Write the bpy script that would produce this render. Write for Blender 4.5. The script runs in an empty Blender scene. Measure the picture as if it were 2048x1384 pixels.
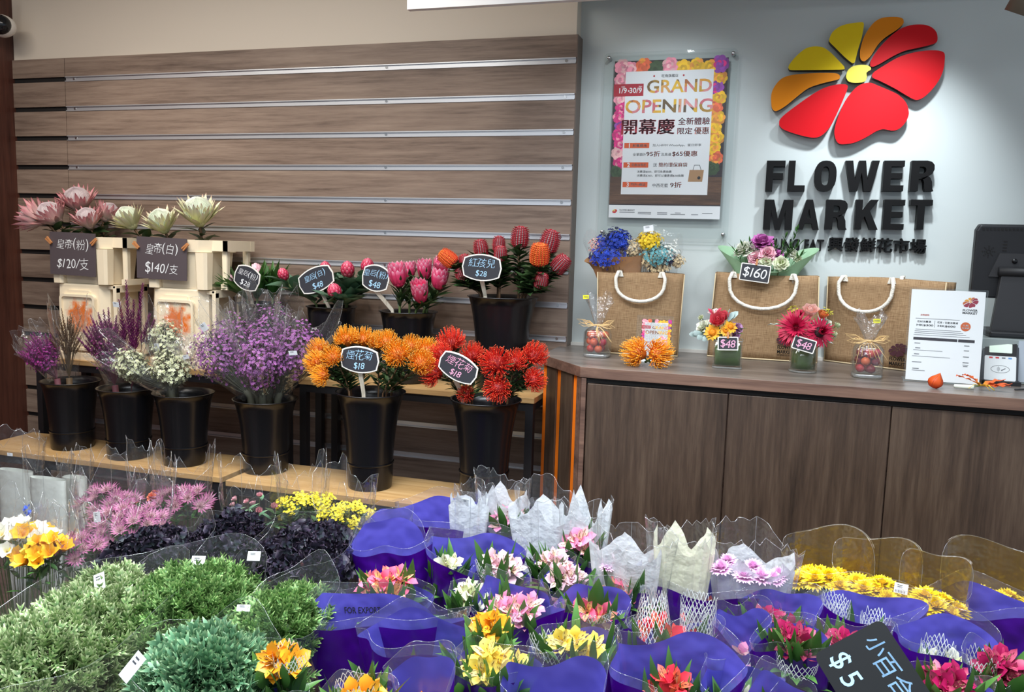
import bpy, math, random
from math import pi, sin, cos, radians as rad, sqrt
from mathutils import Vector, Matrix, Quaternion
V = Vector
D = bpy.data
sc = bpy.context.scene
COL = sc.collection
RND = random.Random(7)
uni = RND.uniform

# ------------------------------------------------------------------ camera
FPX, YAW, PITCH, ROLL = 1667.66, 0.29298, 0.12125, 0.02828
CAMP = V((0.0, -3.2355, 1.40))
_f = V((-sin(YAW)*cos(PITCH), cos(YAW)*cos(PITCH), -sin(PITCH)))
_r = V((cos(YAW), sin(YAW), 0.0)); _u = _r.cross(_f)
CR = _r*cos(ROLL) + _u*sin(ROLL); CU = _u*cos(ROLL) - _r*sin(ROLL)
cam = D.cameras.new('camera'); cam.sensor_width = 36.0; cam.lens = FPX/2048*36.0
cam.clip_start = 0.05; cam.clip_end = 60
camo = D.objects.new('camera', cam); COL.objects.link(camo)
camo.matrix_world = Matrix(((CR.x, CU.x, -_f.x, CAMP.x), (CR.y, CU.y, -_f.y, CAMP.y), (CR.z, CU.z, -_f.z, CAMP.z), (0, 0, 0, 1)))
sc.camera = camo

def at(px, py, x=None, y=None, z=None):
    d = _f + CR*((px-1024)/FPX) + CU*((692-py)/FPX)
    if y is not None: k = (y-CAMP.y)/d.y
    elif z is not None: k = (z-CAMP.z)/d.z
    else: k = (x-CAMP.x)/d.x
    return CAMP + d*k
def depth(p): return (V(p)-CAMP).dot(_f)
def mpp(p): return depth(p)/FPX            # metres per pixel at p

# ------------------------------------------------------------------ colour, world, lights
def lin(c):
    c = c/255.0
    return c/12.92 if c <= 0.04045 else ((c+0.055)/1.055)**2.4
def C(r, g, b): return (lin(r), lin(g), lin(b), 1.0)

sc.view_settings.view_transform = 'Standard'; sc.view_settings.look = 'None'
sc.view_settings.exposure = 0.0; sc.view_settings.gamma = 1.0; sc.view_settings.use_curve_mapping = False
sc.cycles.transparent_max_bounces = 20; sc.cycles.max_bounces = 7
sc.cycles.diffuse_bounces = 3; sc.cycles.glossy_bounces = 3; sc.cycles.transmission_bounces = 5
sc.cycles.caustics_reflective = False; sc.cycles.caustics_refractive = False
w = D.worlds.new('street_daylight'); sc.world = w; w.use_nodes = True
w.node_tree.nodes['Background'].inputs[0].default_value = C(214, 226, 240)
w.node_tree.nodes['Background'].inputs[1].default_value = 0.66

def area(name, loc, sx, sy, power, col, aim=None, spread=180):
    l = D.lights.new(name, 'AREA'); l.shape = 'RECTANGLE'; l.size = sx; l.size_y = sy
    l.energy = power; l.color = col[:3]; l.spread = rad(spread)
    o = D.objects.new(name, l); COL.objects.link(o); o.location = loc
    d = V(aim)-V(loc) if aim else V((0, 0, -1))
    o.rotation_euler = d.to_track_quat('-Z', 'Y').to_euler(); return o
def spot(name, loc, aim, power, col, ang, blend=0.6, r=0.04):
    l = D.lights.new(name, 'SPOT'); l.energy = power; l.color = col[:3]; l.spot_size = rad(ang)
    l.spot_blend = blend; l.shadow_soft_size = r
    o = D.objects.new(name, l); COL.objects.link(o); o.location = loc
    o.rotation_euler = (V(aim)-V(loc)).to_track_quat('-Z', 'Y').to_euler(); return o
COOL = C(240, 248, 255); NEUT = C(255, 248, 238); WARM = C(255, 232, 208)
area('ceiling_panel_display', (-0.5, -1.75, 2.74), 2.8, 0.5, 92, COOL, None, 120)
area('ceiling_panel_rear', (-2.3, -1.30, 2.74), 2.2, 0.35, 33, NEUT)
area('ceiling_panel_street', (-0.4, -3.4, 2.74), 3.0, 0.6, 52, COOL)
spot('downlight_bench_left', (-2.75, -0.95, 2.70), (-2.75, -0.25, 1.0), 26, NEUT, 85)
spot('downlight_bench_mid', (-2.0, -0.95, 2.70), (-2.0, -0.3, 1.0), 16, NEUT, 85)
spot('downlight_bench_right', (-1.25, -0.95, 2.70), (-1.2, -0.3, 0.9), 12, NEUT, 85)
spot('downlight_sign', (0.40, -0.50, 2.32), (0.36, 0.08, 1.56), 50, COOL, 70, 1.0)
spot('downlight_poster', (-0.38, -0.60, 2.32), (-0.42, 0.08, 1.5), 23, COOL, 88, 0.9)
spot('downlight_counter', (0.05, -0.85, 2.70), (0.1, -0.25, 1.0), 18, COOL, 80, 0.7)

# ------------------------------------------------------------------ mesh collector
I4 = Matrix.Identity(4)
def T(x, y=0, z=0): return Matrix.Translation(V((x, y, z)) if not hasattr(x, '__len__') else V(x))
def Rx(a): return Matrix.Rotation(a, 4, 'X')
def Ry(a): return Matrix.Rotation(a, 4, 'Y')
def Rz(a): return Matrix.Rotation(a, 4, 'Z')
def Sc(x, y=None, z=None):
    m = Matrix.Identity(4); m[0][0] = x; m[1][1] = x if y is None else y; m[2][2] = x if z is None else z; return m
def aim(d, roll=0.0):
    return (V(d).to_track_quat('Z', 'Y').to_matrix().to_4x4()) @ Rz(roll)
FRONT = Rx(pi/2)                       # text plane -> upright, facing -y

class MB:
    def __init__(s): s.v = []; s.f = []; s.mi = []; s.t = []; s.r = []
    def add(s, vs, fs, mi=0, M=None, t=None, r=0.5):
        o = len(s.v)
        if M is not None: s.v += [(M @ V(v))[:] for v in vs]
        else: s.v += [tuple(v) for v in vs]
        s.f += [tuple(i+o for i in f) for f in fs]; s.mi += [mi]*len(fs)
        s.t += t if t is not None else [0.0]*len(vs); s.r += [r]*len(vs); return s
    def addmb(s, b, M=None, mi=None, r=None):
        o = len(s.v)
        s.v += [(M @ V(v))[:] for v in b.v] if M is not None else b.v
        s.f += [tuple(i+o for i in f) for f in b.f]; s.mi += b.mi if mi is None else [mi]*len(b.f)
        s.t += b.t; s.r += b.r if r is None else [r]*len(b.v); return s

def mesh(name, mb, mats, smooth=True):
    me = D.meshes.new(name); me.from_pydata(mb.v, [], mb.f)
    for m in (mats if isinstance(mats, (list, tuple)) else [mats]): me.materials.append(m)
    me.polygons.foreach_set('material_index', mb.mi)
    me.polygons.foreach_set('use_smooth', [smooth]*len(mb.f))
    for k, arr in (('t', mb.t), ('r', mb.r)):
        me.attributes.new(k, 'FLOAT', 'POINT').data.foreach_set('value', arr)
    me.update(); return me
def place(name, me, parent=None, M=None):
    o = D.objects.new(name, me); COL.objects.link(o)
    if parent is not None: o.parent = parent
    if M is not None: o.matrix_local = M
    return o
def part(parent, name, mb, mats, M=None, smooth=True, label=None, bevel=0):
    o = place(name, mesh(name, mb, mats, smooth), parent, M)
    if label: o['label'] = label
    if bevel: bev(o, bevel)
    return o
def bev(o, w, seg=2):
    b = o.modifiers.new('edge', 'BEVEL'); b.width = w; b.segments = seg; b.limit_method = 'ANGLE'; b.angle_limit = rad(40)
def tag(o, label, cat, group=None):
    o['label'] = label; o['category'] = cat
    if group: o['group'] = group
    return o
def thing(name, label, cat, M, group=None):
    o = D.objects.new(name, None); COL.objects.link(o); o.empty_display_size = 0.05
    o.matrix_world = M if isinstance(M, Matrix) else T(M)
    return tag(o, label, cat, group)
def struct(name, mb, mats, smooth=False, bevel=0, parent=None):
    o = place(name, mesh(name, mb, mats, smooth), parent)
    if parent is None: o['kind'] = 'structure'
    if bevel: bev(o, bevel)
    return o

# ------------------------------------------------------------------ shapes
def box(mb, c, s, mi=0, M=None, r=0.5):
    x, y, z = c; a, b, d = s[0]/2, s[1]/2, s[2]/2
    vs = [(x+i*a, y+j*b, z+k*d) for i in (-1, 1) for j in (-1, 1) for k in (-1, 1)]
    return mb.add(vs, [(0, 1, 3, 2), (4, 6, 7, 5), (0, 4, 5, 1), (2, 3, 7, 6), (0, 2, 6, 4), (1, 5, 7, 3)], mi, M, None, r)
def box2(mb, lo, hi, mi=0, M=None, r=0.5):
    return box(mb, [(p+q)/2 for p, q in zip(lo, hi)], [q-p for p, q in zip(lo, hi)], mi, M, r)
def lathe(mb, prof, n=32, mi=0, M=None, closed=False, sx=1.0, sy=1.0, sq=2.0, r=0.5):
    vs = []; fs = []
    for (rr, z) in prof:
        for k in range(n):
            a = 2*pi*k/n; ca, sa = cos(a), sin(a)
            g = 1.0 if sq == 2.0 else (abs(ca)**sq+abs(sa)**sq)**(-1.0/sq)
            vs.append((rr*ca*g*sx, rr*sa*g*sy, z))
    m = len(prof)
    for i in range(m if closed else m-1):
        j = (i+1) % m
        for k in range(n): fs.append((i*n+k, i*n+(k+1) % n, j*n+(k+1) % n, j*n+k))
    ts = [i/(m-1) for i in range(m) for _ in range(n)]
    return mb.add(vs, fs, mi, M, ts, r)
def tube(mb, pts, rads, n=5, mi=0, M=None, r=0.5, cap=True):
    pts = [V(p) for p in pts]; m = len(pts)
    if not hasattr(rads, '__len__'): rads = [rads]*m
    vs = []; fs = []; ref = None
    for i, p in enumerate(pts):
        d = (pts[min(i+1, m-1)]-pts[max(i-1, 0)])
        if d.length < 1e-9: d = V((0, 0, 1))
        d.normalize()
        if ref is None: ref = V((1, 0, 0)) if abs(d.x) < 0.8 else V((0, 1, 0))
        a = ref-d*ref.dot(d)
        if a.length < 1e-6: a = d.orthogonal()
        a.normalize(); b = d.cross(a); ref = a
        for k in range(n):
            q = 2*pi*k/n; vs.append(p+(a*cos(q)+b*sin(q))*rads[i])
    for i in range(m-1):
        for k in range(n): fs.append((i*n+k, i*n+(k+1) % n, (i+1)*n+(k+1) % n, (i+1)*n+k))
    if cap: fs.append(tuple(range(n-1, -1, -1))); fs.append(tuple((m-1)*n+k for k in range(n)))
    return mb.add(vs, fs, mi, M, [i/(m-1) for i in range(m) for _ in range(n)], r)
def ball(mb, c, s, mi=0, M=None, n=12, m=8, r=0.5):
    if not hasattr(s, '__len__'): s = (s, s, s)
    prof = [(max(1e-5, sin(pi*i/m)), -cos(pi*i/m)) for i in range(m+1)]
    N = T(c) @ Sc(*s)
    return lathe(mb, prof, n, mi, N if M is None else M @ N, r=r)
def prism(mb, pts, z0, z1, mi=0, M=None, r=0.5, side=None):
    n = len(pts)
    a = sum(pts[i][0]*pts[(i+1) % n][1]-pts[(i+1) % n][0]*pts[i][1] for i in range(n))
    if a < 0: pts = pts[::-1]
    vs = [(x, y, z0) for x, y in pts]+[(x, y, z1) for x, y in pts]
    mb.add(vs, [tuple(range(n-1, -1, -1)), tuple(range(n, 2*n))], mi, M, None, r)
    o = len(mb.v)-2*n
    mb.f += [(o+i, o+(i+1) % n, o+n+(i+1) % n, o+n+i) for i in range(n)]; mb.mi += [mi if side is None else side]*n
    return mb
def flat(mb, pts, z=0.0, mi=0, M=None, r=0.5):
    n = len(pts)
    a = sum(pts[i][0]*pts[(i+1) % n][1]-pts[(i+1) % n][0]*pts[i][1] for i in range(n))
    if a < 0: pts = pts[::-1]
    return mb.add([(x, y, z) for x, y in pts], [tuple(range(n))], mi, M, None, r)
def rrect(w, h, rd, n=5):
    o = []
    for cx, cy, a0 in ((w/2-rd, h/2-rd, 0), (-w/2+rd, h/2-rd, pi/2), (-w/2+rd, -h/2+rd, pi), (w/2-rd, -h/2+rd, 1.5*pi)):
        o += [(cx+rd*cos(a0+pi/2*k/n), cy+rd*sin(a0+pi/2*k/n)) for k in range(n+1)]
    return o
def disc(cx, cy, rr, n=14, ry=None): return [(cx+rr*cos(2*pi*k/n), cy+(ry or rr)*sin(2*pi*k/n)) for k in range(n)]
SHP = {'pt': lambda t: sin(pi*min(1.0, 0.10+0.90*t))**0.85, 'rd': lambda t: min(1.0, 0.35+1.3*t)*(max(0.0, 1-t**5))**0.5,
       'lf': lambda t: (sin(pi*min(1.0, 0.04+0.96*t**0.8)))**1.1, 'st': lambda t: 1.0-0.85*t**3, 'sc': lambda t: min(1.0, 0.7+0.6*t)*(max(0.0, 1-t**4))**0.5}
def petal(mb, L, W, a0, a1, M=None, n=4, cup=0.0, shape='pt', mi=0, r=0.5, ruff=0.0, twist=0.0):
    fn = SHP[shape]; vs = []; ts = []; fs = []; x = z = 0.0; dl = L/n
    for i in range(n+1):
        t = i/n; a = a0+a1*t; wd = W*0.5*fn(t)
        nx, nz = -sin(a), cos(a); e = cup*wd; q = twist*t
        f1 = ruff*W*sin(i*2.3+r*9); f2 = ruff*W*sin(i*2.9+r*17)
        vs += [(x+nx*(e+f1+q*wd), wd, z+nz*(e+f1+q*wd)), (x, 0, z), (x+nx*(e+f2-q*wd), -wd, z+nz*(e+f2-q*wd))]; ts += [t, t, t]
        a2 = a0+a1*(t+0.5/n); x += dl*cos(a2); z += dl*sin(a2)
    for i in range(n):
        o = 3*i; fs += [(o+1, o, o+3, o+4), (o+2, o+1, o+4, o+5)]
    return mb.add(vs, fs, mi, M, ts, r)

# ------------------------------------------------------------------ lettering
_tm = {}
def glyphs(s, bold=0.0, spacing=1.0, res=3, shear=0.0):
    k = (s, bold, spacing, res, shear)
    if k not in _tm:
        cu = D.curves.new('t', 'FONT'); cu.body = s; cu.size = 1.0; cu.offset = bold; cu.space_character = spacing; cu.resolution_u = res; cu.shear = shear
        cu.align_x = 'CENTER'
        ob = D.objects.new('t', cu); me = ob.to_mesh()
        vs = [tuple(v.co) for v in me.vertices]; fs = [tuple(p.vertices) for p in me.polygons]
        ob.to_mesh_clear(); D.objects.remove(ob); D.curves.remove(cu)
        if vs:
            x0 = min(v[0] for v in vs); x1 = max(v[0] for v in vs); y0 = min(v[1] for v in vs); y1 = max(v[1] for v in vs)
            vs = [(v[0]-(x0+x1)/2, v[1]-(y0+y1)/2, 0) for v in vs]; _tm[k] = (vs, fs, x1-x0, y1-y0)
        else: _tm[k] = ([], [], 1, 1)
    return _tm[k]
def write(mb, s, cx, cy, w=None, h=None, z=0.0, mi=0, M=None, bold=0.0, spacing=1.0, rot=0.0, res=3, shear=0.0):
    """centre the string s at (cx, cy) on the local xy plane, fitted to width w and/or height h"""
    strike = 0
    if bold > 0 and any(ord(c) > 0x2e80 for c in s): strike, bold = bold*.9, 0.0
    vs, fs, W, H = glyphs(s, bold, spacing, res, shear)
    if w is None: sx = sy = h/H
    elif h is None: sx = sy = w/W
    else: sx, sy = w/W, h/H
    N = T(cx, cy, z) @ Rz(rot) @ Sc(sx, sy, 1)
    if strike:                                             # heavy characters: struck several times, a hair apart
        for i, (dx, dy) in enumerate(((strike, 0), (-strike, 0), (0, strike*.7), (0, -strike*.7))): mb.add([(p[0]+dx, p[1]+dy, .00002*i/max(sx, 1e-6)*0) for p in vs], fs, mi, N if M is None else M @ N)
        return mb
    return mb.add(vs, fs, mi, N if M is None else M @ N)
def chalk(mb, s, cx, cy, h, z, mi=0, M=None, sp=1.02, jit=0.12, wob=0.0):
    """hand-written line: every character set a little apart, turned and sized on its own"""
    rnd = random.Random(sum(map(ord, s))); adv = []
    for ch in s: adv.append(h*(1.0 if ord(ch) > 0x2000 else (0.42 if ch in '()/1 ' else 0.62))*sp)
    x = cx-sum(adv)/2
    for ch, a in zip(s, adv):
        if ch != ' ':
            vs, fs, W, H = glyphs(ch, -0.012 if ord(ch) > 0x2000 else -0.004, 1.0, 3, 0.12)
            k = h/(0.92 if ord(ch) > 0x2000 else 0.80)*rnd.uniform(0.92, 1.06)
            N = T(x+a/2, cy+rnd.uniform(-1, 1)*h*0.06, z) @ Rz(rnd.uniform(-jit, jit)) @ Sc(k, k*rnd.uniform(0.95, 1.1), 1)
            mb.add(vs, fs, mi, N if M is None else M @ N)
        x += a
    return mb

# ------------------------------------------------------------------ materials
_mats = {}
def nodes(name):
    m = D.materials.new(name); m.use_nodes = True; nt = m.node_tree
    b = nt.nodes['Principled BSDF']; return m, nt, b, nt.nodes['Material Output']
def N_(nt, typ, **kw):
    n = nt.nodes.new(typ)
    for k, v in kw.items():
        if k.startswith('i_'): n.inputs[k[2:].replace('_', ' ')].default_value = v
        else: setattr(n, k, v)
    return n
def ramp(nt, stops, fac):
    r = nt.nodes.new('ShaderNodeValToRGB'); e = r.color_ramp.elements
    while len(e) < len(stops): e.new(0.5)
    for el, (p, c) in zip(e, stops): el.position = p; el.color = c
    nt.links.new(fac, r.inputs[0]); return r
def mk(name, stops, rough=0.5, var=0.0, trans=0.0, metal=0.0, noise=0.0, nscale=30.0, bump=0.0, bscale=80.0, coat=0.0, spec=0.5, src='t', hue=0.0, sheen=0.0):
    """stops: one colour, or [(pos, colour)...] along the petal/leaf from its base to its tip; var: petal to petal"""
    if name in _mats: return _mats[name]
    m, nt, b, out = nodes(name); L = nt.links
    if isinstance(stops[0], (list, tuple)):
        at_ = N_(nt, 'ShaderNodeAttribute', attribute_name=src); col = ramp(nt, stops, at_.outputs['Fac']).outputs[0]
    else:
        rgb = N_(nt, 'ShaderNodeRGB'); rgb.outputs[0].default_value = stops; col = rgb.outputs[0]
    if noise:
        tc = N_(nt, 'ShaderNodeTexCoord'); no = N_(nt, 'ShaderNodeTexNoise', i_Scale=nscale, i_Detail=4.0)
        L.new(tc.outputs['Object'], no.inputs['Vector'])
        mr = N_(nt, 'ShaderNodeMapRange', i_To_Min=1-noise, i_To_Max=1+noise); L.new(no.outputs['Fac'], mr.inputs['Value'])
        mx = N_(nt, 'ShaderNodeVectorMath', operation='SCALE'); L.new(col, mx.inputs[0]); L.new(mr.outputs[0], mx.inputs['Scale']); col = mx.outputs[0]
    if var or hue:
        ar = N_(nt, 'ShaderNodeAttribute', attribute_name='r'); hs = N_(nt, 'ShaderNodeHueSaturation')
        mr = N_(nt, 'ShaderNodeMapRange', i_To_Min=1-var, i_To_Max=1+var); L.new(ar.outputs['Fac'], mr.inputs['Value'])
        L.new(mr.outputs[0], hs.inputs['Value']); L.new(col, hs.inputs['Color'])
        if hue:
            mh = N_(nt, 'ShaderNodeMapRange', i_To_Min=0.5-hue, i_To_Max=0.5+hue); L.new(ar.outputs['Fac'], mh.inputs['Value']); L.new(mh.outputs[0], hs.inputs['Hue'])
        col = hs.outputs[0]
    L.new(col, b.inputs['Base Color']); b.inputs['Roughness'].default_value = rough; b.inputs['Metallic'].default_value = metal
    b.inputs['Coat Weight'].default_value = coat; b.inputs['Specular IOR Level'].default_value = spec
    if sheen: b.inputs['Sheen Weight'].default_value = sheen
    if bump:
        tc = N_(nt, 'ShaderNodeTexCoord'); no = N_(nt, 'ShaderNodeTexNoise', i_Scale=bscale, i_Detail=3.0); L.new(tc.outputs['Object'], no.inputs['Vector'])
        bp = N_(nt, 'ShaderNodeBump', i_Strength=bump, i_Distance=0.01); L.new(no.outputs['Fac'], bp.inputs['Height']); L.new(bp.outputs[0], b.inputs['Normal'])
    if trans:
        tr = N_(nt, 'ShaderNodeBsdfTranslucent'); L.new(col, tr.inputs[0]); mix = N_(nt, 'ShaderNodeMixShader'); mix.inputs[0].default_value = trans
        L.new(b.outputs[0], mix.inputs[1]); L.new(tr.outputs[0], mix.inputs[2]); L.new(mix.outputs[0], out.inputs[0])
    _mats[name] = m; return m
def wood(name, dark, mid, light, axis='x', scale=1.0, rough=0.45, fine=70.0, coat=0.0, bump=0.08):
    m, nt, b, out = nodes(name); L = nt.links
    tc = N_(nt, 'ShaderNodeTexCoord'); mp = N_(nt, 'ShaderNodeMapping')
    k = {'x': (0.9, 9, 11), 'z': (11, 9, 0.9), 'y': (11, 0.9, 9)}[axis]; mp.inputs['Scale'].default_value = [q*scale for q in k]
    L.new(tc.outputs['Object'], mp.inputs[0])
    n1 = N_(nt, 'ShaderNodeTexNoise', i_Scale=1.0, i_Detail=5.0, i_Distortion=0.7, i_Roughness=0.6); L.new(mp.outputs[0], n1.inputs['Vector'])
    mp2 = N_(nt, 'ShaderNodeMapping'); k2 = {'x': (4, fine, fine), 'z': (fine, fine, 4), 'y': (fine, 4, fine)}[axis]; mp2.inputs['Scale'].default_value = [q*scale for q in k2]
    L.new(tc.outputs['Object'], mp2.inputs[0])
    n2 = N_(nt, 'ShaderNodeTexNoise', i_Scale=1.0, i_Detail=4.0, i_Roughness=0.7); L.new(mp2.outputs[0], n2.inputs['Vector'])
    ad = N_(nt, 'ShaderNodeMix', data_type='FLOAT'); ad.inputs[0].default_value = 0.45; L.new(n1.outputs['Fac'], ad.inputs[2]); L.new(n2.outputs['Fac'], ad.inputs[3])
    cr = ramp(nt, [(0.34, dark), (0.5, mid), (0.66, light)], ad.outputs[0]); L.new(cr.outputs[0], b.inputs['Base Color'])
    b.inputs['Roughness'].default_value = rough; b.inputs['Coat Weight'].default_value = coat
    bp = N_(nt, 'ShaderNodeBump', i_Strength=bump, i_Distance=0.004); L.new(n2.outputs['Fac'], bp.inputs['Height']); L.new(bp.outputs[0], b.inputs['Normal'])
    _mats[name] = m; return m
def film(name, tint, haze=0.08, gloss=0.10, rough=0.12, crinkle=0.5, cscale=28.0, edge=0.5, hazecol=(0.9, 0.93, 0.95, 1)):
    """thin clear film or acrylic: lets light straight through, mirrors a little, more at grazing angles"""
    m, nt, b, out = nodes(name); L = nt.links; nt.nodes.remove(b)
    tp = N_(nt, 'ShaderNodeBsdfTransparent'); tp.inputs[0].default_value = tint
    gl = N_(nt, 'ShaderNodeBsdfGlossy'); gl.inputs['Roughness'].default_value = rough; gl.inputs[0].default_value = (0.95, 0.97, 1, 1)
    df = N_(nt, 'ShaderNodeBsdfDiffuse'); df.inputs[0].default_value = hazecol
    tl = N_(nt, 'ShaderNodeBsdfTranslucent'); tl.inputs[0].default_value = hazecol
    dm = N_(nt, 'ShaderNodeMixShader'); dm.inputs[0].default_value = 0.4; L.new(df.outputs[0], dm.inputs[1]); L.new(tl.outputs[0], dm.inputs[2])
    lw = N_(nt, 'ShaderNodeLayerWeight'); lw.inputs[0].default_value = 0.35
    mr = N_(nt, 'ShaderNodeMapRange', i_To_Min=gloss, i_To_Max=edge); L.new(lw.outputs['Facing'], mr.inputs['Value'])
    if crinkle:
        tc = N_(nt, 'ShaderNodeTexCoord'); no = N_(nt, 'ShaderNodeTexNoise', i_Scale=cscale, i_Detail=2.0); L.new(tc.outputs['Object'], no.inputs['Vector'])
        bp = N_(nt, 'ShaderNodeBump', i_Strength=crinkle, i_Distance=0.02); L.new(no.outputs['Fac'], bp.inputs['Height'])
        L.new(bp.outputs[0], gl.inputs['Normal']); L.new(bp.outputs[0], lw.inputs['Normal'])
    m1 = N_(nt, 'ShaderNodeMixShader'); m1.inputs[0].default_value = haze; L.new(tp.outputs[0], m1.inputs[1]); L.new(dm.outputs[0], m1.inputs[2])
    m2 = N_(nt, 'ShaderNodeMixShader'); L.new(mr.outputs[0], m2.inputs[0]); L.new(m1.outputs[0], m2.inputs[1]); L.new(gl.outputs[0], m2.inputs[2])
    L.new(m2.outputs[0], out.inputs[0]); _mats[name] = m; return m
def twoface(name, outside, inside, rough=0.3, trans=0.25, coat=0.3):
    """printed sleeve film: one colour outside, another inside"""
    m, nt, b, out = nodes(name); L = nt.links
    ge = N_(nt, 'ShaderNodeNewGeometry'); mx = N_(nt, 'ShaderNodeMix', data_type='RGBA'); L.new(ge.outputs['Backfacing'], mx.inputs[0])
    mx.inputs[6].default_value = outside; mx.inputs[7].default_value = inside
    L.new(mx.outputs[2], b.inputs['Base Color']); b.inputs['Roughness'].default_value = rough; b.inputs['Coat Weight'].default_value = coat; b.inputs['Coat Roughness'].default_value = 0.15
    tc = N_(nt, 'ShaderNodeTexCoord'); no = N_(nt, 'ShaderNodeTexNoise', i_Scale=11.0, i_Detail=2.0); L.new(tc.outputs['Object'], no.inputs['Vector'])
    bp = N_(nt, 'ShaderNodeBump', i_Strength=0.7, i_Distance=0.02); L.new(no.outputs['Fac'], bp.inputs['Height']); L.new(bp.outputs[0], b.inputs['Normal'])
    tr = N_(nt, 'ShaderNodeBsdfTranslucent'); L.new(mx.outputs[2], tr.inputs[0]); mix = N_(nt, 'ShaderNodeMixShader'); mix.inputs[0].default_value = trans
    L.new(b.outputs[0], mix.inputs[1]); L.new(tr.outputs[0], mix.inputs[2]); L.new(mix.outputs[0], out.inputs[0]); _mats[name] = m; return m

WHITE = mk('white_paint', C(226, 222, 214), 0.75); GREYWALL = mk('pale_grey_paint', C(206, 214, 212), 0.7)
CREAM = mk('cream_paint', C(232, 220, 203), 0.55)
PANEL = wood('taupe_panel', C(92, 74, 64), C(140, 120, 106), C(164, 144, 128), 'x', 1.0, 0.5)
PANEL2 = wood('worktop_laminate', C(78, 70, 64), C(112, 102, 95), C(136, 125, 116), 'x', 1.0, 0.32)
EDGEW = wood('worktop_edge', C(66, 46, 38), C(104, 78, 66), C(130, 100, 84), 'x', 1.0, 0.45)
DOORW = wood('cabinet_laminate', C(44, 33, 26), C(72, 56, 45), C(94, 77, 63), 'z', 1.0, 0.42)
REDWOOD = wood('red_brown_wall', C(52, 26, 20), C(84, 48, 38), C(104, 62, 48), 'z', 0.7, 0.45)
FLOORW = wood('dark_floor', C(48, 36, 32), C(82, 64, 57), C(104, 84, 75), 'x', 0.8, 0.4)
OAK = wood('pale_oak', C(158, 120, 74), C(184, 146, 96), C(200, 166, 118), 'x', 1.0, 0.42)
ALU = mk('aluminium', C(222, 224, 228), 0.36, metal=0.75); STEEL = mk('steel', C(190, 190, 190), 0.25, metal=1.0)
BLACKM = mk('black_metal', C(28, 28, 32), 0.45); BLACKP = mk('black_plastic', C(17, 17, 20), 0.27, spec=0.5)
BLACKT = mk('matte_black_plastic', C(30, 31, 34), 0.5); DARK = mk('dark_gap', C(20, 17, 16), 0.7)
ORANGE = mk('orange_laminate', C(240, 120, 22), 0.4); LETTER = mk('black_acrylic', C(10, 10, 11), 0.55, spec=.2)
CHALKB = mk('chalkboard', C(46, 47, 54), 0.6, noise=0.12, nscale=18); CHALKW = mk('white_chalk', C(236, 238, 240), 0.9)
CHALKC = mk('blue_white_chalk', C(170, 214, 246), 0.8); CHALKP = mk('pink_chalk', C(244, 170, 200), 0.8)
WFRAME = mk('white_frame', C(238, 234, 226), 0.5); STAKE = wood('stake_wood', C(190, 176, 152), C(222, 212, 194), C(236, 228, 214), 'z', 2.0, 0.6)
PEGW = mk('peg_wood', C(196, 132, 82), 0.6, noise=0.15)
PAPERW = mk('white_paper', C(240, 241, 243), 0.7); TAGW = mk('price_tag_paper', C(232, 235, 238), 0.6); TAGI = mk('tag_ink', C(70, 72, 78), 0.7)
CELLO = film('cellophane', (0.988, 0.988, 0.988, 1), 0.025, 0.018, 0.10, 0.7, 26, 0.30)
CELLO2 = film('cellophane_fold', (0.98, 0.98, 0.98, 1), 0.07, 0.05, 0.12, 0.9, 40, 0.5)
RIMGLINT = film('film_edge_glint', (0.95, 0.96, 0.97, 1), 0.20, 0.14, 0.12, 0.0, 10, 0.6)  # whitish tubes on film rims and sides, imitating the highlights there
ACRY = film('acrylic', (0.985, 0.992, 0.99, 1), 0.006, 0.015, 0.03, 0.0, 10, 0.20)
ACRYE = film('acrylic_edge', (0.80, 0.88, 0.86, 1), 0.30, 0.15, 0.1, 0.0, 10, 0.5)
GLASS = film('clear_glass', (0.97, 0.985, 0.975, 1), 0.008, 0.03, 0.03, 0.0, 10, 0.5)
SLEEVE = twoface('violet_sleeve', C(74, 8, 146), C(98, 92, 200), 0.30, 0.22)
CLEARB = film('sleeve_clear_band', (0.93, 0.92, 0.98, 1), 0.07, 0.04, 0.13, 0.4, 30, 0.35)
LEAF = mk('leaf_green', [(0, C(40, 74, 34)), (0.6, C(62, 108, 48)), (1, C(84, 128, 60))], 0.42, var=0.3, trans=0.2)
LEAFD = mk('dark_leaf', [(0, C(34, 56, 30)), (1, C(62, 88, 50))], 0.42, var=0.3, trans=0.15)
STEMG = mk('dry_stem', C(92, 92, 76), 0.6)
STEM = mk('flower_stem', C(92, 112, 62), 0.55); STEMB = mk('woody_stem', C(112, 84, 58), 0.6)
PROTLEAF = mk('blue_green_leaf', [(0, C(70, 100, 70)), (1, C(92, 128, 104))], 0.5, var=0.22, trans=0.1)

# ================================================================== SETTING
XL, XR = -3.51, -0.750                                   # slatted wall from the left corner to the step in the wall
m = MB(); box2(m, (-4.2, 0.012, 0.0), (XR-0.006, 0.24, 2.80)); struct('wall_back', m, CREAM)
m = MB(); box2(m, (XR-0.006, 0.081, 0.0), (2.6, 0.24, 2.80)); struct('wall_right', m, GREYWALL)
m = MB(); box2(m, (XL-0.12, -3.4, 0.0), (XL, 0.012, 2.80)); struct('wall_left', m, REDWOOD)
m = MB(); box2(m, (-4.2, -4.6, -0.05), (2.6, 0.24, 0.0)); struct('floor', m, FLOORW)
m = MB(); box2(m, (-4.2, -4.6, 2.80), (2.6, 0.24, 2.86)); struct('ceiling', m, WHITE)
m = MB(); box2(m, (XR-0.02, -0.42, 2.347), (2.6, 0.081, 2.80)); struct('ceiling_bulkhead', m, GREYWALL)
m = MB(); box2(m, (XR-0.006, 0.066, 1.0), (2.6, 0.081, 1.012)); struct('trim_1', m, WHITE)
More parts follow.
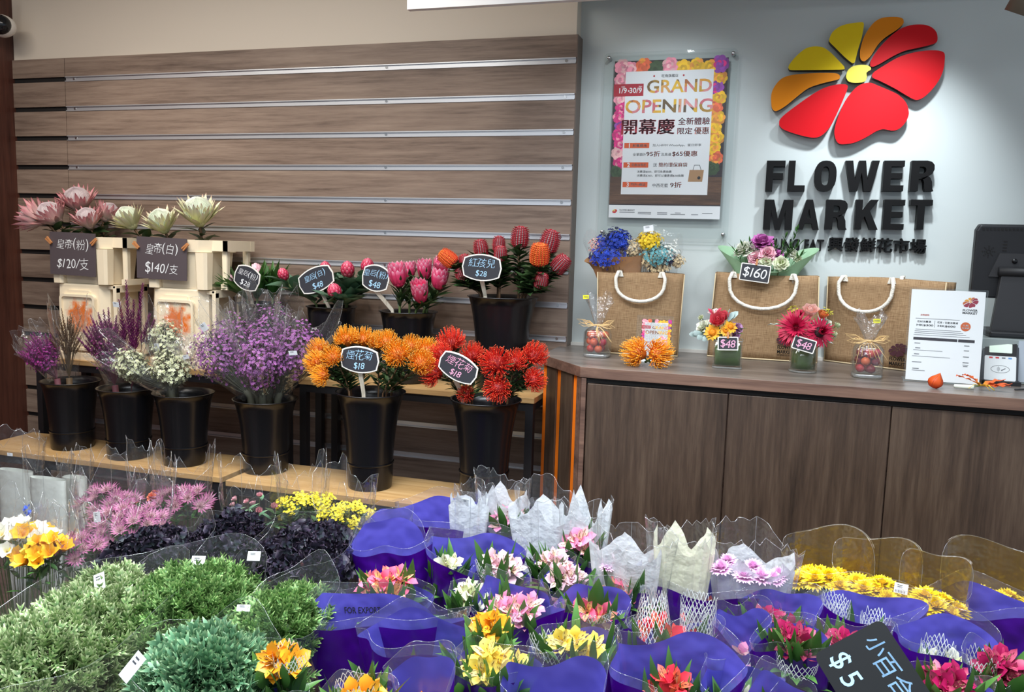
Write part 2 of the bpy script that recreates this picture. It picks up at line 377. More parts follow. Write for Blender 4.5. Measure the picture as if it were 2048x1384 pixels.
# slatted panelling: boards with a groove every 135 mm, aluminium channels in the grooves
ZT = 2.109; PT = 0.135
panel = MB(); zs = [ZT-PT*k for k in range(16)]
edges = [2.205]+[z for zz in zs for z in (zz+0.011, zz-0.011)]+[0.02]
for i in range(0, len(edges), 2):
    a, b_ = edges[i+1], edges[i]
    if b_-a < 0.01: continue
    for x0, x1 in ((XL, -3.2015), (-3.1985, XR)): box2(panel, (x0, 0.0, a), (x1, 0.013, b_))
box2(panel, (XL, 0.010, 0.02), (XR, 0.0135, 2.20), 1)
box2(panel, (XR, 0.0, 0.0), (XR+0.004, 0.081, 2.205), 2)
pan = struct('wall_panelling', panel, [PANEL, DARK, mk('panel_end_edge', C(112, 98, 88), 0.5)])
for z in zs[:15]:
    s = MB()
    box2(s, (-3.197, 0.0035, z-0.010), (XR-0.002, 0.0095, z+0.010)); box2(s, (-3.197, -0.0035, z+0.0075), (XR-0.002, 0.006, z+0.0115)); box2(s, (-3.197, -0.0035, z-0.0115), (XR-0.002, 0.006, z-0.0075))
    for xs in (-3.15, -1.55, -0.79):
        lathe(s, [(0.0001, 0), (0.006, 0), (0.006, 0.002), (0.0001, 0.002)], 8, 1, T(xs, 0.0035, z) @ Rx(pi/2))
    struct('metal_strip', s, [ALU, STEEL], parent=pan)

# security camera on the side wall
p = at(6, 52, x=XL+0.09)
t = thing('security_camera', 'white and black dome security camera up on the red-brown side wall', 'security camera', T(XL, p.y, p.z))
m = MB(); lathe(m, [(0.0001, 0), (0.05, 0), (0.05, 0.018), (0.0001, 0.018)], 20, 0, Ry(pi/2)); tube(m, [(0.01, 0, 0.0), (0.05, 0, 0.03), (0.06, 0, 0.16)], 0.012, 8); part(t, 'bracket', m, WFRAME)
m = MB(); ball(m, (0.085, 0, 0), (0.058, 0.058, 0.05), n=20, m=12); part(t, 'housing', m, WFRAME)
m = MB(); ball(m, (0.098, -0.022, 0.0), (0.050, 0.046, 0.044), n=20, m=12); part(t, 'dome', m, mk('smoked_dome', C(22, 24, 28), 0.12))
# white board hung under the ceiling, its bottom edge just in the picture
p = at(817, 21, y=-0.62)
m = MB(); box2(m, (0, -0.012, 0), (1.1, 0.012, 0.30)); o = place('hanging_board', mesh('hanging_board', m, PAPERW, False), None, T(p))
tag(o, 'plain white board hung under the ceiling above the slatted wall', 'sign')
m = MB()
for x in (0.1, 1.0): tube(m, [(x, 0, 0.295), (x, 0, 2.80-p.z)], 0.002, 5)
part(o, 'hanging_wire', m, STEEL)
# ceiling spotlight cut by the top right corner
p = at(2062, -12, y=-0.30)
t = thing('ceiling_spotlight', 'taupe ceiling spotlight over the counter end', 'lamp', T(p.x, p.y, 2.347))
m = MB(); d = V((-0.3, 0.25, -0.75)).normalized()
zl = p.z-2.347
lathe(m, [(0.0001, -0.05), (0.045, -0.05), (0.045, 0.06), (0.040, 0.06), (0.038, -0.02), (0.0001, -0.02)], 24, 0, T(0, 0, zl) @ aim(d)); part(t, 'lamp_head', m, mk('taupe_metal', C(120, 112, 98), 0.5))
m = MB(); tube(m, [(0, 0, 0), (0, 0, zl+0.02)], 0.008, 8); lathe(m, [(0.0001, 0), (0.03, 0), (0.03, -0.012), (0.0001, -0.012)], 16, 0); part(t, 'mount', m, mk('taupe_metal', 0))

# ================================================================== BENCHES AND RACKS
def table(name, label, x0, x1, y0, y1, z, grp, leg=0.03, rail=True):
    t = thing(name, label, 'bench' if z < 0.7 else 'shelf', T((x0+x1)/2, (y0+y1)/2, 0), grp); a, b2 = (x1-x0)/2, (y1-y0)/2
    m = MB(); box2(m, (-a, -b2, z-0.022), (a, b2, z)); part(t, 'tabletop', m, OAK, bevel=0.002, smooth=False)
    for sx in (-1, 1):
        for sy in (-1, 1):
            m = MB(); box(m, (sx*(a-leg/2-0.004), sy*(b2-leg/2-0.004), (z-0.022)/2), (leg, leg, z-0.022)); part(t, 'leg', m, BLACKM, smooth=False)
    for c_, s_ in [((0, sy*(b2-leg/2-0.004), z-0.022-leg/2), (2*a-2*leg, leg*0.9, leg)) for sy in (-1, 1)]+[((sx*(a-leg/2-0.004), 0, zz), (leg*0.9, 2*b2-2*leg, leg)) for sx in (-1, 1) for zz in (z-0.022-leg/2, 0.12)]:
        m = MB(); box(m, c_, s_); part(t, 'rail', m, BLACKM, smooth=False)
    return t
ZB, ZS = 0.50, 0.84
table('plant_bench', 'low oak-topped bench under the three narrow black buckets by the side wall', -3.116, -1.913, -0.63, -0.335, ZB, 'low benches')
table('plant_bench', 'low oak-topped bench under the black buckets next to the counter', -1.876, -0.80, -0.655, -0.36, ZB, 'low benches')
table('display_rack', 'tall black-legged oak rack carrying the cream crates at the slatted wall', -3.116, -1.815, -0.315, -0.02, ZS, 'tall racks')
table('display_rack', 'tall black-legged oak rack carrying the banksia bucket beside the counter', -1.775, -0.79, -0.315, -0.02, ZS, 'tall racks')

# ================================================================== COUNTER
A0 = V((-0.778, -0.275)); A1 = V((-0.578, -0.520)); FY = -0.535
t = thing('counter_cabinet', 'dark wood sales counter cabinet with orange stripes on its angled corner', 'counter', T(0, 0, 0))
m = MB(); o_ = 0.018
prism(m, [(-0.762, 0.075), (-0.762, -0.262), (-0.572, -0.497), (-0.545, -0.50), (1.7, -0.51), (1.7, 0.075)], 0.0, 0.963); part(t, 'body', m, [EDGEW], smooth=False)
n = (V((A1.y-A0.y, A0.x-A1.x))).normalized(); n = -n if n.y > 0 else n
def face(mb, f0, f1, z0, z1, d0, d1, mi):
    B0 = V((-0.762, -0.262)); B1 = V((-0.572, -0.497)); q0 = B0.lerp(B1, f0); q1 = B0.lerp(B1, f1)
    return prism(mb, [tuple(q0+n*d0), tuple(q1+n*d0), tuple(q1+n*d1), tuple(q0+n*d1)], z0, z1, mi)
m = MB()
for f0, f1 in ((0.11, 0.38), (0.51, 0.81)): face(m, f0, f1, 0.0, 0.962, 0.0, 0.012, 0)
part(t, 'corner_panel', m, [DOORW], smooth=False)
for f0, f1 in ((-0.02, 0.10), (0.385, 0.505), (0.815, 0.935)):
    m = MB(); face(m, f0, f1, 0.0, 0.962, 0.0, 0.006, 0); part(t, 'orange_stripe', m, ORANGE, smooth=False, label='bright orange stripe')
m = MB(); box2(m, (-0.572, -0.520, 0), (-0.556, -0.49, 0.962)); face(m, 0.94, 1.04, 0, 0.962, 0, 0.014, 0); part(t, 'corner_post', m, EDGEW, smooth=False)
xs = [-0.553, -0.093, 0.387, 0.866, 1.345]
for a, b2 in zip(xs, xs[1:]):
    m = MB(); box2(m, (a+0.002, -0.522, 0.06), (b2-0.002, -0.504, 0.945)); part(t, 'door', m, DOORW, smooth=False, bevel=0.0015)
m = MB(); box2(m, (-0.556, -0.512, 0.946), (1.6, -0.50, 0.963)); part(t, 'shadow_gap', m, DARK, smooth=False)
m = MB(); prism(m, [(-0.778, 0.079), (-0.778, -0.275), (-0.578, -0.520), (-0.50, -0.528), (1.7, -0.552), (1.7, 0.079)], 0.964, 1.0, 0, side=1)
o = place('worktop', mesh('worktop', m, [PANEL2, EDGEW], False)); bev(o, 0.0015); tag(o, 'grey-brown wood worktop lying on the sales counter', 'worktop')

# ================================================================== EMBLEM, LETTERS
PET = [('yellow', [(205, 355), (212, 340), (240, 305), (285, 265), (320, 250), (360, 247), (395, 255), (430, 280), (470, 320), (500, 352), (503, 362), (495, 370), (400, 372), (300, 373), (220, 373), (207, 366)]),
       ('yellow', [(422, 208), (440, 170), (480, 140), (530, 125), (590, 118), (604, 122), (606, 140), (595, 200), (575, 265), (560, 325), (553, 335), (540, 333), (500, 300), (450, 250), (425, 225)]),
       ('orange', [(585, 285), (590, 250), (610, 190), (650, 130), (690, 100), (730, 91), (780, 90), (810, 97), (818, 110), (815, 128), (780, 160), (720, 200), (680, 240), (645, 295), (615, 323), (600, 325), (588, 312)]),
       ('red', [(640, 345), (645, 320), (680, 265), (730, 210), (790, 160), (850, 135), (910, 130), (950, 137), (980, 155), (996, 180), (998, 215), (985, 230), (950, 242), (880, 258), (820, 272), (760, 300), (700, 335), (660, 354), (645, 354)]),
       ('red', [(650, 400), (665, 380), (720, 345), (790, 305), (860, 282), (930, 270), (990, 268), (1025, 275), (1037, 290), (1036, 330), (1030, 370), (1010, 420), (975, 470), (935, 510), (900, 530), (870, 528), (820, 500), (760, 465), (690, 430), (655, 415)]),
       ('red', [(450, 715), (452, 680), (470, 620), (505, 540), (550, 480), (580, 455), (610, 443), (645, 441), (680, 455), (740, 480), (790, 505), (830, 545), (845, 590), (843, 620), (825, 655), (795, 685), (765, 695), (735, 692), (705, 688), (670, 700), (620, 730), (560, 758), (510, 767), (475, 765), (458, 745)]),
       ('red', [(155, 655), (160, 635), (190, 605), (250, 560), (320, 510), (390, 470), (450, 452), (495, 448), (517, 453), (520, 468), (505, 510), (470, 590), (430, 670), (390, 715), (355, 732), (310, 730), (240, 712), (180, 690), (158, 670)]),
       ('orange', [(113, 545), (113, 505), (125, 470), (150, 435), (180, 412), (230, 398), (320, 390), (420, 388), (465, 392), (479, 405), (475, 420), (450, 428), (380, 445), (310, 470), (250, 515), (195, 560), (150, 588), (130, 590), (117, 575)]),
       ('centre', [(512, 412), (515, 390), (525, 370), (550, 352), (590, 345), (625, 348), (643, 360), (642, 372), (628, 380), (620, 390), (622, 405), (620, 420), (608, 435), (580, 440), (550, 440), (525, 433)])]
YF = 0.081-0.045
def smooth_poly(p, k=3):
    o = []; n_ = len(p)
    for i in range(n_):
        p0, p1, p2, p3 = [V(p[(i+j) % n_]) for j in (-1, 0, 1, 2)]
        for s in range(k):
            u = s/k; o.append(tuple(0.5*((2*p1)+(p2-p0)*u+(2*p0-5*p1+4*p2-p3)*u*u+(3*p1-p0-3*p2+p3)*u**3)))
    return o
EMB = []                                                   # petals in metres around the emblem centre
pc = at(1500+575/2.6624, 400/2.6624, y=YF)
for cn, pts in PET:
    q = [at(1500+x/2.6624, y/2.6624, y=YF) for x, y in pts]; EMB.append((cn, smooth_poly([(v.x-pc.x, v.z-pc.z) for v in q])))
ECOL = {'yellow': mk('emblem_yellow', C(236, 204, 18), 0.5, spec=.15), 'orange': mk('emblem_orange', C(226, 134, 14), 0.5, spec=.15), 'red': mk('emblem_red', C(212, 12, 26), 0.5, spec=.15), 'centre': mk('emblem_pale_yellow', C(250, 236, 60), 0.35)}
t = thing('flower_emblem', 'big red, orange and yellow flower emblem mounted on the pale wall', 'wall emblem', T(pc.x, 0.081, pc.z))
SIDE = mk('emblem_dark_side', C(60, 30, 26), 0.5)
for cn, q in EMB:
    m = MB(); prism(m, q, 0.013, 0.045, 0, FRONT, side=1); part(t, 'centre' if cn == 'centre' else 'petal', m, [ECOL[cn], SIDE], smooth=False, label={'centre': 'pale yellow emblem centre'}.get(cn, cn+' emblem petal'))
    cx_ = sum(a for a, b in q)/len(q); cy_ = sum(b for a, b in q)/len(q); m = MB(); tube(m, [(cx_, 0, cy_), (cx_, -0.0135, cy_)], 0.006, 8); part(t, 'standoff', m, STEEL)
def emblem(mb, cx, cy, w, z, M=None, mis=None):
    k = w/0.55
    for cn, q in EMB: flat(mb, [(cx+a*k, cy+b*k) for a, b in q], z, (mis or {'yellow': 0, 'orange': 1, 'red': 2, 'centre': 0})[cn], M)
_half = [(0, 0), (.24, 0), (.30, .2), (.44, .2), (.44, .38), (.355, .38), (.44, .70), (.44, 1), (.31, 1)]
def _o(s): 
    P = lambda a, rx, ry: (0.36+s*rx*abs(cos(a))**0.8, 0.5+ry*math.copysign(abs(sin(a))**0.8, sin(a)))
    return [P(-pi/2+pi*i/12, 0.36, 0.5) for i in range(13)]+[P(pi/2-pi*i/12, 0.13, 0.31) for i in range(13)]
LET = {'F': [[(0, 0), (.24, 0), (.24, .4), (.58, .4), (.58, .59), (.24, .59), (.24, .81), (.64, .81), (.64, 1), (0, 1)]],
       'L': [[(0, 0), (.62, 0), (.62, .19), (.24, .19), (.24, 1), (0, 1)]],
       'O': [_o(1), _o(-1)],
       'W': [[(.2, 0), (.42, 0), (.52, .62), (.62, 0), (.84, 0), (1.04, 1), (.81, 1), (.71, .36), (.62, 1), (.42, 1), (.33, .36), (.23, 1), (0, 1)]],
       'E': [[(0, 0), (.66, 0), (.66, .19), (.24, .19), (.24, .41), (.6, .41), (.6, .59), (.24, .59), (.24, .81), (.65, .81), (.65, 1), (0, 1)]],
       'R': [[(0, 0), (.24, 0), (.24, 1), (0, 1)], [(.24, 1), (.45, 1), (.59, .96), (.67, .86), (.68, .71), (.62, .56), (.50, .48), (.40, .40), (.24, .40), (.24, .58), (.37, .58), (.43, .63), (.44, .7), (.42, .77), (.36, .8), (.24, .8)], [(.30, .42), (.50, .5), (.58, .44), (.64, .3), (.66, .08), (.70, 0), (.46, 0), (.42, .1), (.40, .3), (.36, .40)]],
       'M': [[(0, 0), (.23, 0), (.23, .66), (.38, 0), (.55, 0), (.70, .66), (.70, 0), (.93, 0), (.93, 1), (.62, 1), (.465, .36), (.31, 1), (0, 1)]],
       'A': [_half, [(.88-a, b) for a, b in _half]], 
       'K': [[(0, 0), (.24, 0), (.24, .32), (.34, .44), (.55, 0), (.83, 0), (.51, .62), (.80, 1), (.52, 1), (.24, .62), (.24, 1), (0, 1)]],
       'T': [[(.25, 0), (.49, 0), (.49, .81), (.74, .81), (.74, 1), (0, 1), (0, .81), (.25, .81)]]}
def letter_polys(ch, x0, x1, z0, z1):
    w0 = max(a for p in LET[ch] for a, b in p); return [[(x0+(x1-x0)*a/w0, z0+(z1-z0)*b) for a, b in p] for p in LET[ch]]
pb = at(1690, 420, y=YF)
t = thing('shop_name_lettering', 'raised black shop name letters in two lines with small characters below, on the pale wall', 'wall lettering', T(pb.x, 0.081, pb.z))
for wd, yb, yt in ((zip('FLOWER', (80, 198, 337, 498, 704, 850), (180, 290, 455, 680, 815, 977)), 1017, 855), (zip('MARKET', (68, 250, 397, 555, 705, 845), (222, 366, 515, 680, 817, 962)), 1221, 1062)):
    for ch, a, b2 in wd:
        P0 = at(1500+a/2.6624, yb/2.6624, y=YF); P1 = at(1500+b2/2.6624, yb/2.6624, y=YF); P2 = at(1500+a/2.6624, yt/2.6624, y=YF)
        m = MB()
        for q in letter_polys(ch, P0.x-pb.x, P1.x-pb.x, P0.z-pb.z, P2.z-pb.z): prism(m, q, 0.001, 0.045, 0, FRONT)
        part(t, 'letter', m, LETTER, smooth=False)
m = MB()
def raised(s, xa, xb, ya, yb, bold):
    q = MB(); a = at(xa, yb, y=YF+.02); b2 = at(xb, yb, y=YF+.02); c = at((xa+xb)/2, ya, y=YF+.02)
    vs, fs, W, H = glyphs(s)
    z1, z0 = 0.025, 0.001
    # give the outlines their depth
    from collections import Counter
    cnt = Counter(); 
    for f in fs:
        for i in range(len(f)): cnt[tuple(sorted((f[i], f[(i+1) % len(f)])))] += 1
    out = MB(); M2 = T((a.x+b2.x)/2-pb.x, 0, (a.z+c.z)/2-pb.z) @ FRONT @ Sc((b2.x-a.x)/W, (c.z-a.z)/H, 1)
    n0 = len(vs)
    for dx, dy in ((bold, 0), (-bold, 0), (0, bold), (0, -bold)):
        o0 = len(out.v); out.add([(v[0]+dx, v[1]+dy, z1+dx*.01) for v in vs]+[(v[0]+dx, v[1]+dy, z0) for v in vs], [tuple(f) for f in fs], 0, M2)
        for f in fs:
            for i in range(len(f)):
                e = (f[i], f[(i+1) % len(f)])
                if cnt[tuple(sorted(e))] == 1: out.f.append((o0+e[0], o0+e[1], o0+e[1]+n0, o0+e[0]+n0)[::-1]); out.mi.append(0)
    return out
part(t, 'small_letters', raised('HUNG FAT', 1534, 1647, 478, 499, 0.012), LETTER, smooth=False)
part(t, 'small_characters', raised('興發鮮花市場', 1656, 1852, 476, 502, 0.018), LETTER, smooth=False)

# ================================================================== POSTER IN ACRYLIC
PW, PH = 0.434, 0.610
tl, tr_, br, bl = [at(1190+x/3.4606, 80+y/3.4606, y=0.060) for x, y in ((145, 150), (937, 122), (853, 1242), (90, 1228))]
px0, px1, pz0, pz1 = (tl.x+bl.x)/2, (tr_.x+br.x)/2, (bl.z+br.z)/2, (tl.z+tr_.z)/2
PW, PH = px1-px0, pz1-pz0
t = thing('framed_poster', 'flower-bordered grand opening poster in a clear acrylic holder on the pale wall', 'poster', T((px0+px1)/2, 0.081, (pz0+pz1)/2))
m = MB(); prism(m, rrect(0.50, 0.70, 0.02), 0.030, 0.034, 0, FRONT @ T(-0.003, -0.022, 0), side=1); prism(m, rrect(0.50, 0.70, 0.02), 0.016, 0.0195, 0, FRONT @ T(-0.003, -0.022, 0), side=1)
part(t, 'acrylic_sheet', m, [ACRY, ACRYE], smooth=False)
for sx in (-1, 1):
    for sy in (-1, 1):
        m = MB(); lathe(m, [(0.0001, 0), (0.007, 0), (0.007, 0.038), (0.005, 0.040), (0.0001, 0.040)], 14, 0, FRONT @ T(-0.003+sx*0.232, -0.022+sy*0.332, 0)); part(t, 'standoff', m, STEEL)
RANU = [C(244, 150, 170), C(240, 110, 70), C(250, 196, 30), C(226, 40, 130), C(150, 70, 170), C(246, 190, 190), C(246, 160, 60), C(60, 80, 50)]
RM = [mk('print_flower_%s' % s, c, 0.6, .30) for s, c in zip(('pink', 'coral', 'yellow', 'magenta', 'purple', 'blush', 'orange', 'green'), RANU)]
INK = mk('print_black', C(34, 34, 38), 0.6); INKR = mk('print_crimson', C(178, 26, 48), 0.6); INKO = mk('print_orange', C(226, 92, 36), 0.6); INKG = mk('print_grey', C(120, 122, 126), 0.6)
PDARK = mk('print_dark', C(52, 42, 46), 0.6); PWOOD = wood('print_wood', C(60, 40, 28), C(92, 64, 46), C(120, 86, 62), 'x', 3.0, 0.6)
PRINT = [PAPERW, PDARK, PWOOD, INK, INKR, INKO, INKG]+RM
def rose(mb, x, y, rr, k, z, M):
    rd_ = random.Random(int(x*9e4+y*7e3)); base = 7+k
    kk = 7+{0: 5, 3: 0, 1: 6, 2: 6, 4: 3, 5: 0, 6: 2, 7: 7}[k]; e = 0
    for n_, off, q in ((8, .62, .42), (6, .40, .34), (5, .22, .24), (1, 0, .14)):
        a0 = rd_.uniform(0, 6)
        for i in range(n_): e += 1; an = a0+2*pi*i/n_; flat(mb, disc(x+off*rr*cos(an), y+off*rr*sin(an), rr*q, 10), z+0.000012*e, base if rd_.random() < .75 else kk, M, rd_.random())
def poster_art(parent, W, H, M, full=True):
    """the printed sheet: dark floral border, wood strip, white panel with the wording"""
    m = MB(); u = lambda a: (a-0.5)*W; v = lambda b: (0.5-b)*H; z0 = 0.0002
    flat(m, [(-W/2, -H/2), (W/2, -H/2), (W/2, H/2), (-W/2, H/2)], 0, 1, M)
    rn = random.Random(5); cols_l = [0, 5, 0, 3, 3, 4, 3, 3, 5, 3, 7]; cols_r = [2, 4, 2, 1, 6, 2, 2, 2, 1, 7]; R = W*0.072
    def clip(x, r_): return max(-W/2+r_, min(W/2-r_, x))
    for i in range(9): rose(m, clip(u(0.03+i*0.117), R), v(0.038+0.02*(i % 2)), R*rn.uniform(.85, 1.1), [0, 0, 1, 7, 0, 2, 2, 2, 4][i], z0*(1+i*0.1), M)
    for i in range(11): rose(m, clip(u(0.05+0.03*(i % 2)), R*0.85), v(0.12+i*0.058), R*0.85, cols_l[i], z0*(1.5+i*0.1), M)
    for i in range(10): rose(m, clip(u(0.945-0.035*(i % 2)), R*0.9), v(0.12+i*0.062), R*0.9, cols_r[i], z0*(1.5+i*0.1), M)
    flat(m, [(u(0), v(.735)), (u(1), v(.735)), (u(1), v(.91)), (u(0), v(.91))], 0.0009, 2, M)
    flat(m, [(u(0), v(.918)), (u(1), v(.918)), (u(1), v(1)), (u(0), v(1))], 0.001, 0, M)
    flat(m, [(u(.105), v(.068)), (u(.88), v(.068)), (u(.88), v(.848)), (u(.105), v(.848))], 0.0012, 0, M)
    return u, v, part(parent, 'printed_sheet', m, PRINT, smooth=False)
M0 = FRONT @ T(0, 0, 0.0255)
u, v, SHEET = poster_art(t, PW, PH, M0)
FLOR = None
def floral(name='print_floral_letters'):
    if name in _mats: return _mats[name]
    m_, nt, b, out = nodes(name); L = nt.links; tc = N_(nt, 'ShaderNodeTexCoord'); vo = N_(nt, 'ShaderNodeTexVoronoi', i_Scale=28.0); L.new(tc.outputs['Object'], vo.inputs['Vector'])
    sp = N_(nt, 'ShaderNodeSeparateColor'); L.new(vo.outputs['Color'], sp.inputs[0])
    cr = ramp(nt, [(0.0, C(206, 96, 110)), (0.2, C(232, 150, 150)), (0.35, C(222, 170, 40)), (0.55, C(238, 190, 50)), (0.7, C(214, 120, 60)), (0.85, C(90, 70, 50)), (1.0, C(232, 178, 40))], sp.outputs[0])
    L.new(cr.outputs[0], b.inputs['Base Color']); b.inputs['Roughness'].default_value = 0.6; _mats[name] = m_; return m_
q = MB(); Z = 0.0014
write(q, '旺角旗艦店', u(.50), v(.100), h=PH*.020, z=Z, mi=0, M=M0, bold=.008); flat(q, disc(u(.36), v(.100), .0036), Z, 1, M0); flat(q, disc(u(.62), v(.100), .0036), Z, 1, M0)
flat(q, [(u(0), v(.145)), (u(.27), v(.145)), (u(.27), v(.222)), (u(0), v(.222))], Z, 1, M0)
for s, x, y, h, mi in (('1/9', .085, .186, .034, 3), ('▶', .14, .189, .014, 3), ('30/9', .20, .186, .034, 3), ('WED', .085, .163, .008, 3), ('THU', .24, .163, .008, 3)): write(q, s, u(x), v(y), h=PH*h, z=Z+.0003, mi=mi, M=M0, bold=.015)
write(q, '開幕慶', u(.325), v(.416), w=PW*.475, h=PH*.094, z=Z, mi=1, M=M0, bold=.03)
write(q, '全新體驗', u(.73), v(.385), w=PW*.275, h=PH*.044, z=Z, mi=1, M=M0, bold=.018); write(q, '限定', u(.655), v(.445), w=PW*.13, h=PH*.041, z=Z, mi=1, M=M0, bold=.018); write(q, '優惠', u(.80), v(.445), w=PW*.13, h=PH*.042, z=Z, mi=2, M=M0, bold=.018)
for y, n_, s in ((.535, '1', '新舊顧客'), (.659, '2', '旺角店限定'), (.785, '3', '門市+網店')):
    flat(q, [(u(.118), v(y-.017)), (u(.345), v(y-.017)), (u(.345), v(y+.017)), (u(.118), v(y+.017))], Z, 2, M0); write(q, n_, u(.165), v(y), h=PH*.028, z=Z+.0003, mi=3, M=M0, bold=.02); write(q, s, u(.26), v(y), w=PW*.13, h=PH*.018, z=Z+.0003, mi=3, M=M0, bold=.01)
write(q, '加入HFFM WhatsApp，當日即享', u(.59), v(.535), w=PW*.43, h=PH*.019, z=Z, mi=0, M=M0, bold=.006)
write(q, '全單額外', u(.26), v(.592), w=PW*.12, h=PH*.020, z=Z, mi=0, M=M0, bold=.004); write(q, '95折', u(.385), v(.588), w=PW*.125, h=PH*.034, z=Z, mi=2, M=M0, bold=.014); write(q, '及高達', u(.50), v(.592), w=PW*.09, h=PH*.020, z=Z, mi=0, M=M0, bold=.004); write(q, '$65優惠', u(.665), v(.588), w=PW*.22, h=PH*.036, z=Z, mi=2, M=M0, bold=.016)
write(q, '送', u(.405), v(.659), h=PH*.024, z=Z, mi=0, M=M0, bold=.004); write(q, '簡約環保麻袋', u(.565), v(.658), w=PW*.255, h=PH*.028, z=Z, mi=2, M=M0, bold=.014)
write(q, '消費滿$500，即可免費換購', u(.40), v(.702), w=PW*.31, h=PH*.016, z=Z, mi=0, M=M0, bold=.006); write(q, '消費滿$360，即可以優惠價$38換購', u(.455), v(.727), w=PW*.42, h=PH*.016, z=Z, mi=0, M=M0, bold=.006)
write(q, '中西花籃', u(.46), v(.789), w=PW*.14, h=PH*.024, z=Z, mi=0, M=M0, bold=.004); write(q, '9折', u(.60), v(.785), w=PW*.10, h=PH*.036, z=Z, mi=2, M=M0, bold=.016)
flat(q, [(u(.715), v(.69)), (u(.84), v(.69)), (u(.83), v(.765)), (u(.705), v(.765))], Z, 4, M0); tube(q, [(u(.745), v(.69), Z), (u(.755), v(.66), Z), (u(.80), v(.66), Z), (u(.815), v(.69), Z)], .0012, 4, 5, M0); flat(q, disc(u(.80), v(.74), .006), Z+.0003, 0, M0)
write(q, 'FLOWER MARKET', u(.17), v(.950), w=PW*.14, h=PH*.011, z=Z, mi=0, M=M0, bold=.01)
for i, (x, w_) in enumerate(((.17, .14), (.33, .12), (.33, .12), (.49, .09), (.49, .09), (.63, .13), (.63, .05), (.78, .06), (.89, .09))): flat(q, [(u(x-w_/2), v(.962+.009*(i % 2))), (u(x+w_/2), v(.962+.009*(i % 2))), (u(x+w_/2), v(.966+.009*(i % 2))), (u(x-w_/2), v(.966+.009*(i % 2)))], Z, 5, M0)
part(SHEET, 'wording', q, [INK, INKR, INKO, PAPERW, mk('print_jute', C(176, 136, 98), 0.7), INKG], smooth=False)
q = MB(); write(q, 'GRAND', u(.585), v(.165), w=PW*.57, h=PH*.082, z=Z, M=M0, bold=.02); write(q, 'OPENING', u(.50), v(.288), w=PW*.775, h=PH*.086, z=Z, M=M0, bold=.02); part(SHEET, 'headline', q, floral(), smooth=False)
q = MB(); emblem(q, u(.055), v(.957), PW*.045, Z, M0); part(SHEET, 'small_emblem', q, [ECOL['yellow'], ECOL['orange'], ECOL['red']], smooth=False)

# ================================================================== BUCKETS, CRATES, SIGNS
def bucket(label, x, y, z, h, rt, rb, grp, cat='bucket'):
    t = thing('flower_bucket', label, cat, T(x, y, z), grp); m = MB()
    f = lambda s: rb+(rt-rb)*(0.28*s+0.72*s**3.2)
    pr = [(0.0001, 0.0), (rb*0.97, 0.0), (rb, 0.006)]+[(f(s/10)+(0.0015 if s < 3 else 0), h*s/10) for s in range(1, 10)]+[(rt, h*0.985), (rt+0.006, h*0.99), (rt+0.006, h), (rt-0.001, h)]
    pr += [(f(s/10)-0.004, h*s/10) for s in range(9, 0, -1)]+[(0.0001, 0.008)]
    lathe(m, pr, 40); part(t, 'shell', m, BLACKP)
    m = MB(); lathe(m, [(f(.26)+0.0025, h*.255), (f(.275)+.004, h*.265), (f(.29)+.003, h*.275)], 40); part(t, 'moulded_ring', m, BLACKP); return t
def stake_sign(label, cx, cy, w, h, rot, lines, tip, Y, grp, colr=0, zbase=None, yb=0.004):
    """small white-framed chalkboard, curved top and bottom, on a flat wooden stake"""
    p = at(cx, cy, y=Y); k = mpp(p); w, h = w*k, h*k
    t = thing('price_sign', label, 'price sign', T(p), grp); R_ = Rz(-rad(rot)); M = FRONT @ R_
    def shape(w, h):
        a = w/2; b2 = h/2; o = []
        for i in range(9): s = -1+2*i/8; o.append((s*a*0.90, b2*(1-0.32*s*s)))
        o.append((a*1.0, 0))
        for i in range(9): s = 1-2*i/8; o.append((s*a*0.90, -b2*(1-0.32*s*s)))
        o.append((-a, 0)); return o
    m = MB(); prism(m, shape(w, h), 0, 0.004, 0, M); part(t, 'frame', m, WFRAME, smooth=False)
    m = MB(); prism(m, shape(w-0.010, h-0.010), 0.0035, 0.005, 0, M); cb_ = part(t, 'chalkboard', m, CHALKB, smooth=False)
    m = MB(); n_ = len(lines)
    for i, (s, hh) in enumerate(lines): chalk(m, s, 0, h*(0.17-0.40*i), hh*h, 0.0054, 0, M)
    part(cb_, 'chalk_writing', m, [[CHALKC, CHALKW, CHALKP][colr]], smooth=False)
    q = at(tip[0], tip[1], y=Y+0.004); a = R_ @ V((0, -h*0.42, 0)); d = V((q.x-p.x, yb, q.z-p.z)); a = V((a.x, 0.003, a.y))
    s = (d-a).normalized(); sd = V((s.z, 0, -s.x)).normalized(); w0, w1 = 0.0085, 0.0065; th = V((0, 0.0025, 0)); m = MB()
    mid = d+s*0.012; e = V((d.x+s.x*.05, d.y+.045, zbase-p.z))
    loop = [a+sd*w0, a-sd*w0, mid-sd*w1, mid+sd*w1, e-sd*w1, e+sd*w1]
    m.add([q_-th for q_ in loop]+[q_+th for q_ in loop], [(0, 1, 2, 3), (3, 2, 4, 5), (9, 8, 7, 6), (11, 10, 8, 9), (0, 6, 7, 1), (1, 7, 8, 2), (2, 8, 10, 4), (4, 10, 11, 5), (5, 11, 9, 3), (3, 9, 6, 0)])
    part(t, 'stake', m, STAKE, smooth=False); return t

